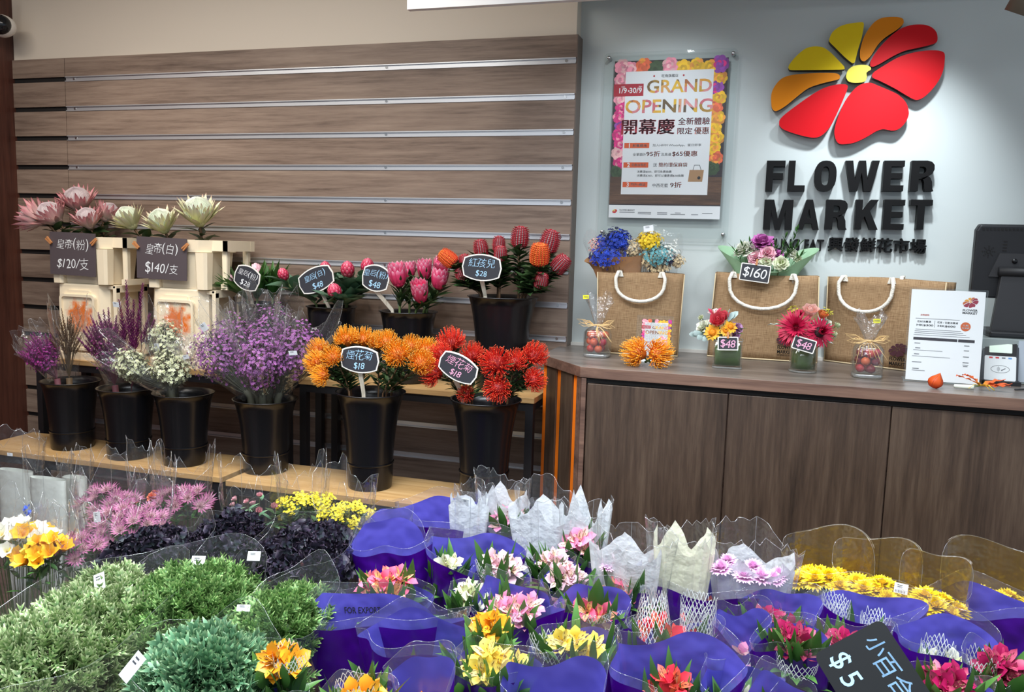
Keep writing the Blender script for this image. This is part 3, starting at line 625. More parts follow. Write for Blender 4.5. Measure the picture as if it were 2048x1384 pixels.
BG = 'black flower buckets'
BK = {}
RT = {}
for key, label, px, py, plane, h, rt, rb in (
    ('f1', 'black bucket of magenta heather bunches, at the side wall end of the low bench', 146, 893, 0, .285, .113, .082),
    ('f2', 'black bucket of purple heather with tall spikes, second from the side wall', 259, 912, 0, .285, .112, .082),
    ('f3', 'black bucket of creamy white flower bunches in front of the cream crates', 370, 925, 0, .285, .112, .082),
    ('f4', 'black bucket holding the big lilac flower bunches', 532, 940, 0, .285, .118, .084),
    ('f5', 'tall black bucket of orange pincushion flowers on the low bench', 740, 972, 0, .355, .122, .080),
    ('f6', 'tall black bucket of red pincushion flowers next to the counter', 967, 985, 0, .355, .122, .084)):
    q = at(px, py, z=ZB); y = max(-0.52, min(-0.475, q.y)); x = at(px, py, y=y).x
    bucket(label, x, y, ZB, h, rt, rb, BG); BK[key] = V((x, y, ZB+h)); RT[key] = rt
for key, label, px, py, h, rt in (('b1', 'black bucket of pale pink protea buds against the slatted wall', 525, 605, .286, .098), ('b2', 'black bucket of dark red round protea buds on the tall rack', 663, 612, .287, .098),
                                  ('b3', 'black bucket of open pink proteas on the tall rack', 817, 622, .284, .112), ('b4', 'tallest black bucket, holding red banksias beside the counter', 1006, 592, .361, .132)):
    q = at(px, py, y=-0.17); bucket(label, q.x, -0.17, ZS, h, rt, .088 if key != 'b4' else .094, BG); BK[key] = V((q.x, -0.17, ZS+h)); RT[key] = rt

CREAMP = mk('cream_crate_plastic', C(246, 230, 200), 0.5, noise=0.10, nscale=9); SPRAY = None
def spray_mat():
    m_, nt, b, out = nodes('orange_spray_paint'); L = nt.links; tc = N_(nt, 'ShaderNodeTexCoord'); no = N_(nt, 'ShaderNodeTexNoise', i_Scale=60.0, i_Detail=3.0); L.new(tc.outputs['Object'], no.inputs['Vector'])
    at_ = N_(nt, 'ShaderNodeAttribute', attribute_name='t'); ad = N_(nt, 'ShaderNodeMath', operation='ADD'); L.new(at_.outputs['Fac'], ad.inputs[0]); ml = N_(nt, 'ShaderNodeMath', operation='MULTIPLY_ADD'); ml.inputs[1].default_value = 0.9; ml.inputs[2].default_value = -0.45
    L.new(no.outputs['Fac'], ml.inputs[0]); L.new(ml.outputs[0], ad.inputs[1]); cr = ramp(nt, [(0.25, C(236, 120, 40)), (0.75, C(246, 230, 200))], ad.outputs[0]); L.new(cr.outputs[0], b.inputs['Base Color']); b.inputs['Roughness'].default_value = 0.55; return m_
SPRAY = spray_mat()
def octa(a, b, c): return [(-a+c, -b), (a-c, -b), (a, -b+c), (a, b-c), (a-c, b), (-a+c, b), (-a, b-c), (-a, -b+c)]
def loft(mb, secs, mi=0, M=None, cap0=True, cap1=True):
    n = len(secs[0][0]); vs = [(x, y, z) for ps, z in secs for x, y in ps]; fs = []
    for i in range(len(secs)-1):
        for k in range(n): fs.append((i*n+k, i*n+(k+1) % n, (i+1)*n+(k+1) % n, (i+1)*n+k))
    if cap0: fs.append(tuple(range(n-1, -1, -1)))
    if cap1: fs.append(tuple((len(secs)-1)*n+k for k in range(n)))
    return mb.add(vs, fs, mi, M)
CRH, UPH = 0.335, 0.205
def crate_low(label, x, y):
    t = thing('flower_crate', label, 'crate', T(x, y, ZS), 'cream plastic flower crates'); m = MB(); a, b2, c = .142, .118, .03
    loft(m, [(octa(a+.012, b2+.012, c), 0.0), (octa(a+.012, b2+.012, c), .03), (octa(a+.002, b2+.002, c), .034), (octa(a-.004, b2-.004, c), CRH-.006), (octa(a-.010, b2-.010, c), CRH)]); part(t, 'shell', m, CREAMP, smooth=False)
    m = MB(); w_, h_, zc = .084, .112, .166; fr = rrect(2*w_+.022, 2*h_+.022, .02); inn = rrect(2*w_, 2*h_, .014); n_ = len(fr); MF = T(0, -b2-.003, zc) @ FRONT
    vs = [(p_[0], p_[1], .012) for p_ in fr]+[(p_[0], p_[1], .012) for p_ in inn]+[(p_[0], p_[1], .002) for p_ in inn]+[(p_[0], p_[1], -.006) for p_ in fr]
    m.add(vs, [(i, (i+1) % n_, n_+(i+1) % n_, n_+i) for i in range(n_)]+[(n_+i, n_+(i+1) % n_, 2*n_+(i+1) % n_, 2*n_+i) for i in range(n_)]+[(3*n_+i, 3*n_+(i+1) % n_, (i+1) % n_, i) for i in range(n_)], 0, MF); part(t, 'recess_frame', m, CREAMP, smooth=False)
    m = MB(); G = 14; vs = []; ts = []
    for j in range(G+1):
        for i in range(G+1):
            X, Y_ = (i/G-.5)*2*w_, (j/G-.5)*2*h_; vs.append((X, Y_, .0035)); dx, dy = X-.01, Y_-.025; an = math.atan2(dy, dx); rr = math.hypot(dx, dy)
            ts.append(min(1.2, max(0.0, (rr/.088)**1.5*0.8+0.16*cos(8*an)*(rr > .012)+(0.30 if rr < .008 else 0))))
    m.add(vs, [(j*(G+1)+i, j*(G+1)+i+1, (j+1)*(G+1)+i+1, (j+1)*(G+1)+i) for j in range(G) for i in range(G)], 0, MF, ts); part(t, 'painted_panel', m, SPRAY, label='orange sprayed flower stencil')
    m = MB(); prism(m, rrect(.12, .034, .006), 0.0, .006, 0, T(0, -b2+.003, CRH-.045) @ FRONT); part(t, 'grip', m, CREAMP, smooth=False)
    m = MB()                                            # open side frame
    for yy in (-.085, .085): box(m, (a+.03, yy, CRH*.5), (.018, .022, CRH*.92))
    box(m, (a+.03, 0, CRH-.018), (.018, .19, .03)); box(m, (a+.012, 0, CRH-.012), (.04, .19, .014)); part(t, 'side_frame', m, CREAMP, smooth=False)
def crate_up(label, x, y):
    z = ZS+CRH+.001; t = thing('flower_crate', label, 'crate', T(x, y, z), 'cream plastic flower crates'); m = MB(); a, b2, c = .138, .112, .038; h = UPH
    loft(m, [(octa(a-.012, b2-.012, c), 0.0), (octa(a, b2, c), h-.052), (octa(a+.010, b2+.010, c), h-.050), (octa(a+.012, b2+.012, c), h), (octa(a+.004, b2+.004, c), h), (octa(a-.008, b2-.008, c), h-.06), (octa(a-.018, b2-.018, c), .012)]); part(t, 'shell', m, CREAMP, smooth=False)
    for sx in (-1, 1): m = MB(); loft(m, [(octa(.026, .026, .010), .0), (octa(.030, .030, .011), h-.052)], 0, T(sx*(a-.018), -b2+.012, 0)); part(t, 'corner_column', m, CREAMP, smooth=False)
    m = MB(); xx = a+.045
    box(m, (xx, -.07, h-.022), (.085, .03, .044)); box(m, (xx, .09, h-.022), (.085, .03, .044)); box(m, (a+.075, .01, h-.022), (.024, .19, .044))
    for yy in (-.06, .085): loft(m, [(octa(.012, .012, .004), 0.0), (octa(.013, .013, .004), h-.044)], 0, T(a+.060, yy, 0))
    box(m, (a+.058, .012, .012), (.03, .17, .024)); part(t, 'side_frame', m, CREAMP, smooth=False); return t
YC = -0.165
CX = [at(158, 560, y=-.28).x, at(352, 570, y=-.28).x]
crate_low('cream crate with orange sprayed flower, upside down nearest the side wall', CX[0], YC); crate_low('cream crate with orange sprayed flower, upside down behind the white flowers', CX[1], YC)
crate_up('upright cream crate holding the pink king proteas', CX[0]+.01, YC); crate_up('upright cream crate holding the white king proteas', CX[1]+.01, YC)
for label, quad, lines in (('clipped grey chalkboard reading $120, on the crate of pink king proteas', ((99, 464), (190, 466), (195, 553), (103, 549)), (('皇帝(粉)', .25), ('$120/支', .25))),
                           ('clipped grey chalkboard reading $140, on the crate of white king proteas', ((272, 474), (372, 476), (377, 561), (278, 557)), (('皇帝(白)', .25), ('$140/支', .26)))):
    P4 = [at(x_, y_, y=-.298) for x_, y_ in quad]; c_ = sum(P4, V())/4; t = thing('price_board', label, 'price sign', T(c_), 'clipped chalkboards on the crates'); W_ = (P4[1]-P4[0]).length; H_ = (P4[0]-P4[3]).length
    m = MB(); prism(m, rrect(W_, H_, .003, 2), 0, .004, 0, FRONT @ Rz(-.02)); cb_ = part(t, 'board', m, mk('grey_chalkboard', C(84, 74, 78), 0.65), smooth=False)
    m = MB()
    for i, (s_, hh) in enumerate(lines): chalk(m, s_, 0, H_*(.23-.46*i), hh*H_, .0046, 0, FRONT @ Rz(-.03), sp=.98)
    part(cb_, 'chalk_writing', m, CHALKW, smooth=False)
    for sx in (-1, 1):
        m = MB()
        for dz in (-.004, .004): box(m, (0, 0, dz), (.036, .007, .006), 0, T(sx*(W_/2-.002), -.009, H_*.30) @ Ry(rad(-42*sx)) @ Ry(dz*18))
        part(t, 'clothes_peg', m, PEGW, smooth=False, label='small wooden clothes peg')
SG = 'chalk price signs on stakes'
stake_sign('small tilted chalk sign reading $28 in the bucket of pale pink protea buds', 495, 556, 60, 50, 20, (('皇后(粉)', .24), ('$28', .25)), (490, 598), -.265, SG, 1, ZS+.03, .045)
stake_sign('blue-grey chalk sign reading $48, tilted upward, among the dark red protea buds', 633, 559, 82, 50, -23, (('皇后(白)', .26), ('$48', .26)), (655, 608), -.255, SG, 0, ZS+.03)
stake_sign('chalk sign reading $48 half behind the open pink proteas', 752, 556, 60, 54, 8, (('皇后(粉)', .26), ('$48', .26)), (774, 617), -.265, SG, 0, ZS+.03, .035)
stake_sign('chalk sign reading $28 in front of the red banksias', 964, 535, 84, 54, 2, (('紅孩兒', .34), ('$28', .24)), (964, 588), -.295, SG, 0, ZS+.03, .035)
stake_sign('chalk sign reading $18 in the middle of the orange pincushions', 720, 719, 86, 54, 2, (('煙花菊', .36), ('$18', .27)), (722, 782), -.61, SG, 0, ZB+.03, .02)
stake_sign('slanting chalk sign reading $18 among the red pincushions', 917, 735, 86, 54, 24, (('煙花菊', .36), ('$18', .27)), (912, 793), -.605, SG, 2, ZB+.03, .060)

# ================================================================== FLOWER HEADS (all grow along +z from the stem top)
def fib(n, zmin=-1.0):
    o = []
    for i in range(n):
        z = 1-(1-zmin)*(i+.5)/n; a = i*2.399963; s = sqrt(max(0, 1-z*z)); o.append(V((s*cos(a), s*sin(a), z)))
    return o
def pincushion(seed, R=0.040, n=190):
    rn = random.Random(seed); m = MB()
    lathe(m, [(0.0001, -.004), (.010, .0), (.020, .012), (.022, .026), (.014, .038), (.0001, .042)], 14, 1)
    for d in fib(n, -0.30):
        d = (d+V((rn.uniform(-.12, .12), rn.uniform(-.12, .12), rn.uniform(-.12, .12)))).normalized(); k = R*rn.uniform(.9, 1.08); c = V((0, 0, .018))
        side = V((-d.y, d.x, 0))*rn.uniform(-.08, .08)
        p0 = c+d*.014; p1 = c+V((d.x, d.y, d.z*0.75))*k*.66+side*k; p2 = c+V((d.x*1.02, d.y*1.02, d.z*.9+.06))*k*.95+side*k; p3 = c+V((d.x*.92, d.y*.92, d.z*.95+.18))*k*1.12
        tube(m, [p0, p1, p2, p3], [.0013, .0012, .0010, .0007], 3, 0, r=rn.random(), cap=False); 
        e = p3; q = .0013; m.add([e+V((q, 0, 0)), e+V((0, q, 0)), e+V((-q, 0, 0)), e+V((0, -q, 0)), e+V((0, 0, q)), e-V((0, 0, q))], [(0, 1, 4), (1, 2, 4), (2, 3, 4), (3, 0, 4), (1, 0, 5), (2, 1, 5), (3, 2, 5), (0, 3, 5)], 2, r=rn.random())
    return m
def king_protea(seed):
    rn = random.Random(seed); m = MB()
    lathe(m, [(0.0001, 0), (.014, .002), (.030, .022), (.036, .045), (.034, .05)], 18, 0)
    for ring, (n, L, W, z0, r0, a0, a1) in enumerate(((12, .090, .023, .012, .020, 34, 14), (13, .100, .023, .016, .024, 46, 10), (13, .098, .020, .020, .028, 58, 8), (12, .078, .018, .024, .031, 70, -4))):
        for k in range(n):
            petal(m, L*rn.uniform(.88, 1.12), W, rad(a0+rn.uniform(-7, 7)), rad(a1+rn.uniform(-14, 14)), Rz(2*pi*(k+.5*ring)/n+rn.uniform(-.07, .07)) @ T(r0, 0, z0), 5, .35, 'pt', 0, rn.random())
    lathe(m, [(.038, .040), (.049, .062), (.048, .082), (.036, .100), (.017, .110), (.0001, .114)], 28, 1)
    for k in range(46):
        a = 2*pi*k/46; pts = [(.043, .046), (.0505, .062), (.0495, .083), (.037, .1015), (.016, .113), (.003, .118)]
        tube(m, [(r_*cos(a+.05*i), r_*sin(a+.05*i), z_) for i, (r_, z_) in enumerate(pts)], [.0022, .0022, .0019, .0014, .0009, .0005], 3, 2, r=rn.random(), cap=False)
    return m
def protea_open(seed, s=1.0):
    rn = random.Random(seed); m = MB(); lathe(m, [(0.0001, 0), (.012, .002), (.024, .02), (.028, .045), (.022, .062), (.008, .068), (.0001, .069)], 18, 1)
    for ring, (n, z0, r0, L, W, a0, a1) in enumerate(((9, .002, .012, .034, .022, 55, 25), (10, .008, .019, .042, .023, 64, 24), (11, .018, .024, .046, .024, 72, 16), (11, .030, .0265, .046, .024, 80, 10), (11, .042, .027, .044, .022, 84, 8))):
        for k in range(n): petal(m, L*rn.uniform(.95, 1.05), W, rad(a0+rn.uniform(-4, 4)), rad(a1), Rz(2*pi*(k+.5*(ring % 2))/n) @ T(r0, 0, z0), 4, .45, 'sc', 0, rn.random())
    b = MB(); b.addmb(m, Sc(s)); return b
def protea_bud(seed, s=1.0):
    rn = random.Random(seed); m = MB(); lathe(m, [(0.0001, 0), (.014, .004), (.023, .022), (.026, .038), (.020, .056), (.008, .064), (.0001, .066)], 18, 1)
    for ring, (n, z0, r0, L, W, a0, a1) in enumerate(((8, .003, .016, .022, .021, 50, 30), (9, .013, .024, .024, .021, 68, 30), (9, .024, .0295, .025, .021, 84, 34), (9, .036, .0300, .025, .020, 98, 40), (8, .048, .0265, .022, .018, 112, 40), (6, .058, .0185, .018, .014, 130, 30))):
        for k in range(n): petal(m, L*1.15, W*.92, rad(a0-10), rad(a1+6), Rz(2*pi*(k+.5*(ring % 2))/n) @ T(r0*.92, 0, z0), 4, .50, 'sc', 0, rn.random())
    b = MB(); b.addmb(m, Sc(s)); return b
def banksia(seed, s=1.0):
    rn = random.Random(seed); m = MB(); R = .021; H = .062
    prof = [(0.0001, 0), (R*.80, .002), (R*.95, .012), (R, .026), (R*.94, .042), (R*.76, .054), (R*.48, .062), (R*.2, .066), (.0001, .067)]; lathe(m, prof, 22, 1)
    def rad_at(z):
        for (r0, z0), (r1, z1) in zip(prof, prof[1:]):
            if z0 <= z <= z1: return r0+(r1-r0)*(z-z0)/max(1e-6, z1-z0)
        return 0
    for k in range(16):
        a = 2*pi*k/16
        tube(m, [((r_+.0022)*cos(a), (r_+.0022)*sin(a), z_) for r_, z_ in prof[1:8]], [.0018, .0024, .0026, .0025, .0021, .0016, .001], 4, 0, r=rn.random(), cap=False)
        for j in range(11):
            z_ = .006+j*.0053; d = V((cos(a), sin(a), 0)); p = d*(rad_at(z_)+.003)+V((0, 0, z_)); sd = V((-sin(a), cos(a), 0))
            tube(m, [p-sd*.0028, p+d*.0058+V((0, 0, .004)), p+sd*.0028], .0008, 3, 0, r=rn.random(), cap=False)
            b2 = a+pi/16; z2 = z_+.002; e = V((cos(b2), sin(b2), 0)); ball(m, e*(rad_at(z2)+.0018)+V((0, 0, z2)), .0020*rn.uniform(.7, 1.15), 2, n=4, m=3)
    b = MB(); b.addmb(m, Sc(s)); return b
def alstro(seed, L=.044):
    rn = random.Random(seed); m = MB()
    for k in range(3): petal(m, L*rn.uniform(.92, 1.05), .026, rad(66+rn.uniform(-6, 6)), rad(-48+rn.uniform(-12, 10)), Rz(2*pi*k/3+rn.uniform(-.1, .1)) @ T(.002, 0, 0), 5, .22, 'rd', 0, rn.random(), .03)
    for k in range(3):
        M = Rz(2*pi*(k+.5)/3+rn.uniform(-.1, .1)) @ T(.002, 0, 0); r = rn.random(); a0, a1 = rad(70), rad(-36); petal(m, L*1.02, .015, a0, a1, M, 5, .28, 'rd', 1, r)
        for j in range(7):
            t = .34+.07*j; x = z = 0; n_ = 12
            for i in range(n_): a = a0+a1*t*(i+.5)/n_; x += L*t/n_*cos(a); z += L*t/n_*sin(a)
            a = a0+a1*t; y = rn.uniform(-.0042, .0042); nx, nz = -sin(a)*.0011, cos(a)*.0011; dx, dz = cos(a)*.0024, sin(a)*.0024
            m.add([(x+nx-dx, y-.0005, z+nz-dz), (x+nx+dx, y-.0005, z+nz+dz), (x+nx+dx, y+.0005, z+nz+dz), (x+nx-dx, y+.0005, z+nz-dz)], [(0, 1, 2, 3)], 2, M)
    for k in range(5):
        a = rn.uniform(0, 2*pi); tube(m, [(0, 0, .004), (.004*cos(a), .004*sin(a), .020), (.009*cos(a), .009*sin(a), .034)], .0007, 3, 3, cap=False); ball(m, (.009*cos(a), .009*sin(a), .034), (.0011, .0011, .002), 2, n=4, m=3)
    return m
def daisy(n, R, W, rows, seed, a=12, cup=.1, mid=.3):
    rn = random.Random(seed); m = MB()
    for i in range(rows):
        q = i/max(1, rows-1); L = R*(1-.55*q*(rows > 2)); nn = max(7, int(n*(1-.4*q)))
        for k in range(nn): petal(m, L*rn.uniform(.88, 1.05), W, rad(a+q*58+rn.uniform(-7, 7)), rad(-18*(1-q)+rn.uniform(-8, 8)+q*14), Rz(2*pi*(k+.5*(i % 2))/nn+rn.uniform(-.08, .08)) @ T(.003, 0, .002*i), 3, cup, 'rd', 0, rn.random())
    ball(m, (0, 0, .003), (R*mid, R*mid, R*mid*.6), 1, n=12, m=6)
    for d in fib(50, 0.0): ball(m, (d.x*R*mid, d.y*R*mid, .003+d.z*R*mid*.6), .0011, 1, n=4, m=2, r=rn.random())
    return m
def carnation(seed, R=.026):
    rn = random.Random(seed); m = MB()
    for i in range(5):
        for k in range(8-i): petal(m, R*rn.uniform(.85, 1.1)*(1-.06*i), R*.85, rad(18+i*15+rn.uniform(-8, 8)), rad(-10), Rz(2*pi*k/(8-i)+i*.5+rn.uniform(-.2, .2)) @ T(.002, 0, .002*i), 4, .2, 'rd', 0, rn.random(), .10)
    return m
def rose_head(seed, R=.022):
    rn = random.Random(seed); m = MB(); 
    for i in range(5):
        n_ = 6-i if i < 4 else 2
        for k in range(max(2, n_)): petal(m, R*1.25*(1-.05*i), R*1.15*(1-.14*i), rad(42+i*12), rad(34), Rz(2*pi*k/max(2, n_)+i*.8) @ T(R*.25*(1-.2*i), 0, .001*i), 5, .45, 'rd', 0, rn.random(), .02)
    return m
def freesia(seed, L=.036):
    rn = random.Random(seed); m = MB()
    for k in range(6): petal(m, L, .022, rad(72), rad(-42+rn.uniform(-12, 12)), Rz(2*pi*k/6) @ T(.002, 0, 0), 4, .25, 'rd', 0, rn.random(), .05)
    return m
def astrantia(seed, R=.026):
    rn = random.Random(seed); m = MB()
    for k in range(16): petal(m, R*rn.uniform(.85, 1.12), .0052, rad(22+rn.uniform(-10, 10)), rad(10), Rz(2*pi*k/17) @ T(.003, 0, 0), 3, .2, 'pt', 0, rn.random())
    for d in fib(46, .1):
        k = R*.55*rn.uniform(.8, 1.05); tube(m, [d*.004, d*k], [.0006, .0005], 3, 1, cap=False); ball(m, d*k, .0013, 1, n=4, m=2, r=rn.random())
    return m
def lobed_leaf(m, M, L, W, lobes=3, r=0.5, mi=0, curl=-.5):
    """a leaf cut into blunt fingers, feathery like dusty miller"""
    petal(m, L, W*.24, .05, curl, M, 4, .1, 'st', mi, r)
    for j in range(lobes):
        s = .30+.52*j/max(1, lobes-1); x = z = 0
        for i in range(6): a = .05+curl*s*(i+.5)/6; x += L*s/6*cos(a); z += L*s/6*sin(a)
        for sg in (-1, 1): petal(m, L*(.52-.18*s), W*.19, .05+curl*s+.1, -.1, M @ T(x, 0, z) @ Rz(sg*rad(50-8*j)), 2, .1, 'st', mi, r)
def lance_leaf(m, p, d, L, W, mi=0, r=0.5, bend=-.5, roll=0.0):
    d = V(d).normalized(); x = d; y = V((0, 0, 1)).cross(x)
    if y.length < 1e-3: y = V((0, 1, 0))
    y.normalize(); z = x.cross(y); M = Matrix(((x.x, y.x, z.x, p[0]), (x.y, y.y, z.y, p[1]), (x.z, y.z, z.z, p[2]), (0, 0, 0, 1))) @ Rx(roll)
    petal(m, L, W, 0, bend, M, 5, .28, 'lf', mi, r)

HEADS = {}
def head(key, fn, mats):
    if key not in HEADS: HEADS[key] = mesh(key[0], fn(), mats)
    return HEADS[key]
def P_(name, base, tip, var=.16, **kw): return mk(name, [(0, base), (1, tip)], kw.pop('rough', .5), var, kw.pop('trans', .12), **kw)
PIN_O = [mk('pin_orange', [(0, C(216, 96, 14)), (.6, C(248, 150, 20)), (1, C(252, 172, 44))], .5, .16), mk('pin_orange_core', C(196, 104, 28), .6), mk('pin_orange_tip', C(250, 196, 96), .5, .2)]
PIN_R = [mk('pin_red', [(0, C(160, 16, 14)), (.6, C(226, 44, 28)), (1, C(238, 74, 44))], .5, .16), mk('pin_red_core', C(150, 24, 20), .6), mk('pin_red_tip', C(244, 110, 70), .5, .2)]
KP_P = [mk('king_pink', [(0, C(228, 214, 196)), (.35, C(234, 202, 194)), (.8, C(228, 160, 166)), (1, C(196, 104, 112))], .55, .12), mk('king_dome', C(210, 198, 200), .8), mk('king_dome_hair', [(0, C(236, 226, 220)), (1, C(206, 184, 192))], .8, .1)]
KP_W = [mk('king_white', [(0, C(212, 216, 160)), (.4, C(226, 226, 170)), (.85, C(240, 236, 204)), (1, C(206, 150, 130))], .55, .1), mk('king_dome_w', C(206, 218, 196), .8), mk('king_dome_hair_w', [(0, C(222, 230, 206)), (1, C(240, 244, 228))], .8, .1)]
PR_P = [mk('protea_pink', [(0, C(196, 40, 84)), (.62, C(222, 66, 112)), (.86, C(240, 140, 170)), (1, C(252, 226, 232))], .5, .12), mk('protea_pink_core', C(190, 40, 84), .7)]
PR_R = [mk('protea_red', [(0, C(120, 12, 36)), (.55, C(196, 40, 76)), (.85, C(226, 96, 126)), (1, C(255, 214, 214))], .45, .12), mk('protea_red_core', C(150, 24, 44), .7)]
PR_L = [mk('protea_pale', [(0, C(226, 160, 176)), (.8, C(240, 190, 204)), (1, C(255, 236, 238))], .5, .1), mk('protea_pale_core', C(220, 150, 170), .7)]
BK_R = [mk('banksia_red', [(0, C(160, 22, 40)), (1, C(188, 44, 58))], .5, .15), mk('banksia_body', C(190, 140, 140), .7), mk('banksia_grey', C(206, 184, 184), .7)]
BK_O = [mk('banksia_orange', [(0, C(222, 50, 34)), (1, C(240, 120, 40))], .5, .15), mk('banksia_body_o', C(214, 90, 60), .7), mk('banksia_tip_o', C(244, 160, 60), .7)]

def stem_of(p, q, rr=.004, sag=.0):
    p, q = V(p), V(q); m_ = (p+q)/2+V((0, 0, sag)); return [q, m_, p]
def cut_flower(name, label, cat, grp, headmesh, hp, hdir, foot, scale=1.0, roll=0.0, rr=.0045, leafspec=None, stemmat=None, hname='bloom', neck=None):
    """one cut flower: bloom, stem down into its bucket, leaves along the upper stem"""
    hp = V(hp); foot = V(foot); hd = V(hdir).normalized(); t = thing(name, label, cat, T(foot), grp)
    place(hname, headmesh, t, T(hp-foot) @ aim(hd, roll) @ Sc(scale))
    a = hp-foot; k = a.length; pts = []
    nk = (neck-foot) if neck is not None else a*.55
    up = a-nk; h0 = nk+up*.3+V((0, 0, .015)); h1 = a-hd*up.length*.35
    for i in range(3): pts.append(nk*(i/3))
    for i in range(6):
        s = i/5; pts.append(nk*(1-s)**3+h0*3*s*(1-s)**2+h1*3*s*s*(1-s)+(a+hd*.002)*s**3)
    nk_ = 3
    m = MB(); tube(m, pts, rr, 6); part(t, 'stem', m, stemmat or STEM)
    if leafspec:
        n_, L_, W_, mat_, s0, s1, sp = leafspec; m = MB()
        for i in range(n_):
            s = s0+(s1-s0)*(i+uni(0, .8))/n_; j = min(7.999, 3+(s-.5)/.5*5); i0 = int(j); p = pts[i0].lerp(pts[i0+1], j-i0); up = (pts[min(8, i0+1)]-pts[i0]).normalized(); an = i*2.4+uni(-.4, .4)
            d = up*uni(.55, 1.0)*sp+V((cos(an), sin(an), uni(0, .25)))*.75; lance_leaf(m, p, d, L_*uni(.75, 1.15), W_*uni(.85, 1.1), 0, uni(0, 1), uni(-.6, .3), uni(-.5, .5))
        part(t, 'leaves', m, mat_)
    return t
def inbucket(key, dx=0.0, dy=0.0): 
    b = BK[key]; base = ZB if key[0] == 'f' else ZS; return V((b.x+dx, b.y+dy, base+.012))

# ---- king proteas in the cream crates
def crate_foot(cx, dx): return V((cx+.01+dx, YC, ZS+CRH+.02))
KP = [('pink', 0, 70, 436, (-.85, -.25, .42), .95, 'pink king protea lying out over the edge of its crate toward the side wall'), ('pink', 0, 104, 432, (-.30, -.55, .75), 1.0, 'pink king protea facing forward at the front of its crate'),
      ('pink', 0, 156, 404, (.05, -.35, .95), 1.05, 'highest pink king protea, standing behind the others'), ('pink', 0, 176, 440, (.0, -.35, .92), .85, 'half-closed pink king protea beside the white ones'), ('pink', 0, 216, 428, (.35, .25, .85), .8, 'pink king protea mostly hidden behind the nearest white one'),
      ('white', 1, 258, 440, (-.35, -.30, .85), .92, 'white king protea leaning toward the pink ones'), ('white', 1, 324, 446, (-.08, -.38, .92), .95, 'white king protea in the middle of its crate'), ('white', 1, 397, 428, (.10, -.30, .95), 1.12, 'largest white king protea, wide open at the outer end of its crate')]
for i, (kind, ci, px, py, d, s, label) in enumerate(KP):
    y = (-.26, -.235, -.13, -.20, -.10, -.21, -.22, -.20)[i]; p = at(px, py, y=y); d = V(d).normalized(); p = p-d*.050*s
    cut_flower('king_protea', label, 'flower', 'king proteas in crates', head(('flower_head', kind, i % 3), lambda: king_protea(i % 3), KP_P if kind == 'pink' else KP_W), p, d, crate_foot(CX[ci], (-.05, -.03, .0, .03, .05, -.04, 0, .05)[i]), s, uni(0, 6), .006, (9, .085, .036, LEAFD, .60, .93, .35), STEMB, 'flower_head')

# ---- protea buds, proteas, banksias in the rear buckets
def mouth(key, p, f=.66):
    b = BK[key]; d = V((p.x-b.x, p.y-b.y, 0)); k = RT[key]*f
    if d.length > k: d = d.normalized()*k
    return V((b.x, b.y, b.z+.004))+d
NECK = [None]
def spread(key, px, py, yoff, fx=.25):
    b = BK[key]; y = b.y+yoff; p = at(px, py, y=y); q = mouth(key, p); NECK[0] = q; foot = V((b.x+(q.x-b.x)*.6, b.y+(q.y-b.y)*.6, (ZB if key[0] == 'f' else ZS)+.012)); return p, foot
for i, (px, py, yo, d, s, label) in enumerate(((514, 548, .0, (0, -.15, 1), 1.15, 'pale pink protea bud rising above its tilted price sign'), (462, 556, -.03, (-.25, -.2, 1), .8, 'small pale pink protea bud at the crate side of its bucket'), (545, 552, .05, (.1, 0, 1), .7, 'pale pink protea bud hidden in long leaves beside the dark red buds'))):
    p, foot = spread('b1', px, py, yo); cut_flower('protea_bud', label, 'flower', 'pale protea buds', head(('bud', 'pale', i % 2), lambda: protea_bud(i, .95), PR_L), p-V((0, 0, .03)), d, foot, s, uni(0, 6), .005, (36, .135, .030, LEAF, .50, .80, 1.7), None, 'bud', neck=NECK[0])
for i, (px, py, yo, d, s, label) in enumerate(((572, 546, -.03, (-.3, -.3, 1), .8, 'dark red protea bud behind the blue-green leaves at the pale buds'), (652, 534, .05, (0, -.2, 1), .82, 'dark red protea bud just above the blue-grey price sign'), (696, 540, .0, (.05, -.2, 1), 1.0, 'dark red protea bud standing straight beside its price sign'),
                                               (733, 532, .03, (.2, -.15, 1), .95, 'dark red protea bud next to the $48 sign of the open proteas'), (673, 582, -.075, (0, -.45, .9), 1.0, 'dark red protea bud lowest at the front rim of its bucket'))):
    p, foot = spread('b2', px, py, yo); cut_flower('protea_bud', label, 'flower', 'dark red protea buds', head(('bud', 'red', i % 2), lambda: protea_bud(i+3), PR_R), p-V((0, 0, .032)), d, foot, s, uni(0, 6), .005, (16, .112, .060, PROTLEAF, .50, .95, .5), None, 'bud', neck=NECK[0])
for i, (px, py, yo, d, s, label) in enumerate(((800, 556, -.07, (-.1, -.25, 1), 1.18, 'open pink protea nearest the $48 sign'), (843, 586, -.085, (.05, -.45, .95), 1.10, 'open pink protea lowest at the front of its bucket'), (876, 560, -.03, (.22, -.2, 1), 1.12, 'open pink protea at the banksia side of its bucket'), (850, 542, .03, (0, -.15, 1), 1.0, 'open pink protea standing behind the lowest one'), (820, 540, .055, (-.05, 0, 1), .85, 'pink protea at the back between two open ones'), (876, 534, .06, (.2, .05, 1), .95, 'paler pink protea highest at the back'))):
    p, foot = spread('b3', px, py, yo); cut_flower('protea', label, 'flower', 'open pink proteas', head(('flower_head', 'open', i % 2), lambda: protea_open(i), PR_P), p-V((0, 0, .036)), d, foot, s, uni(0, 6), .005, (20, .09, .019, LEAFD, .5, .97, 1.0), None, 'flower_head', neck=NECK[0])
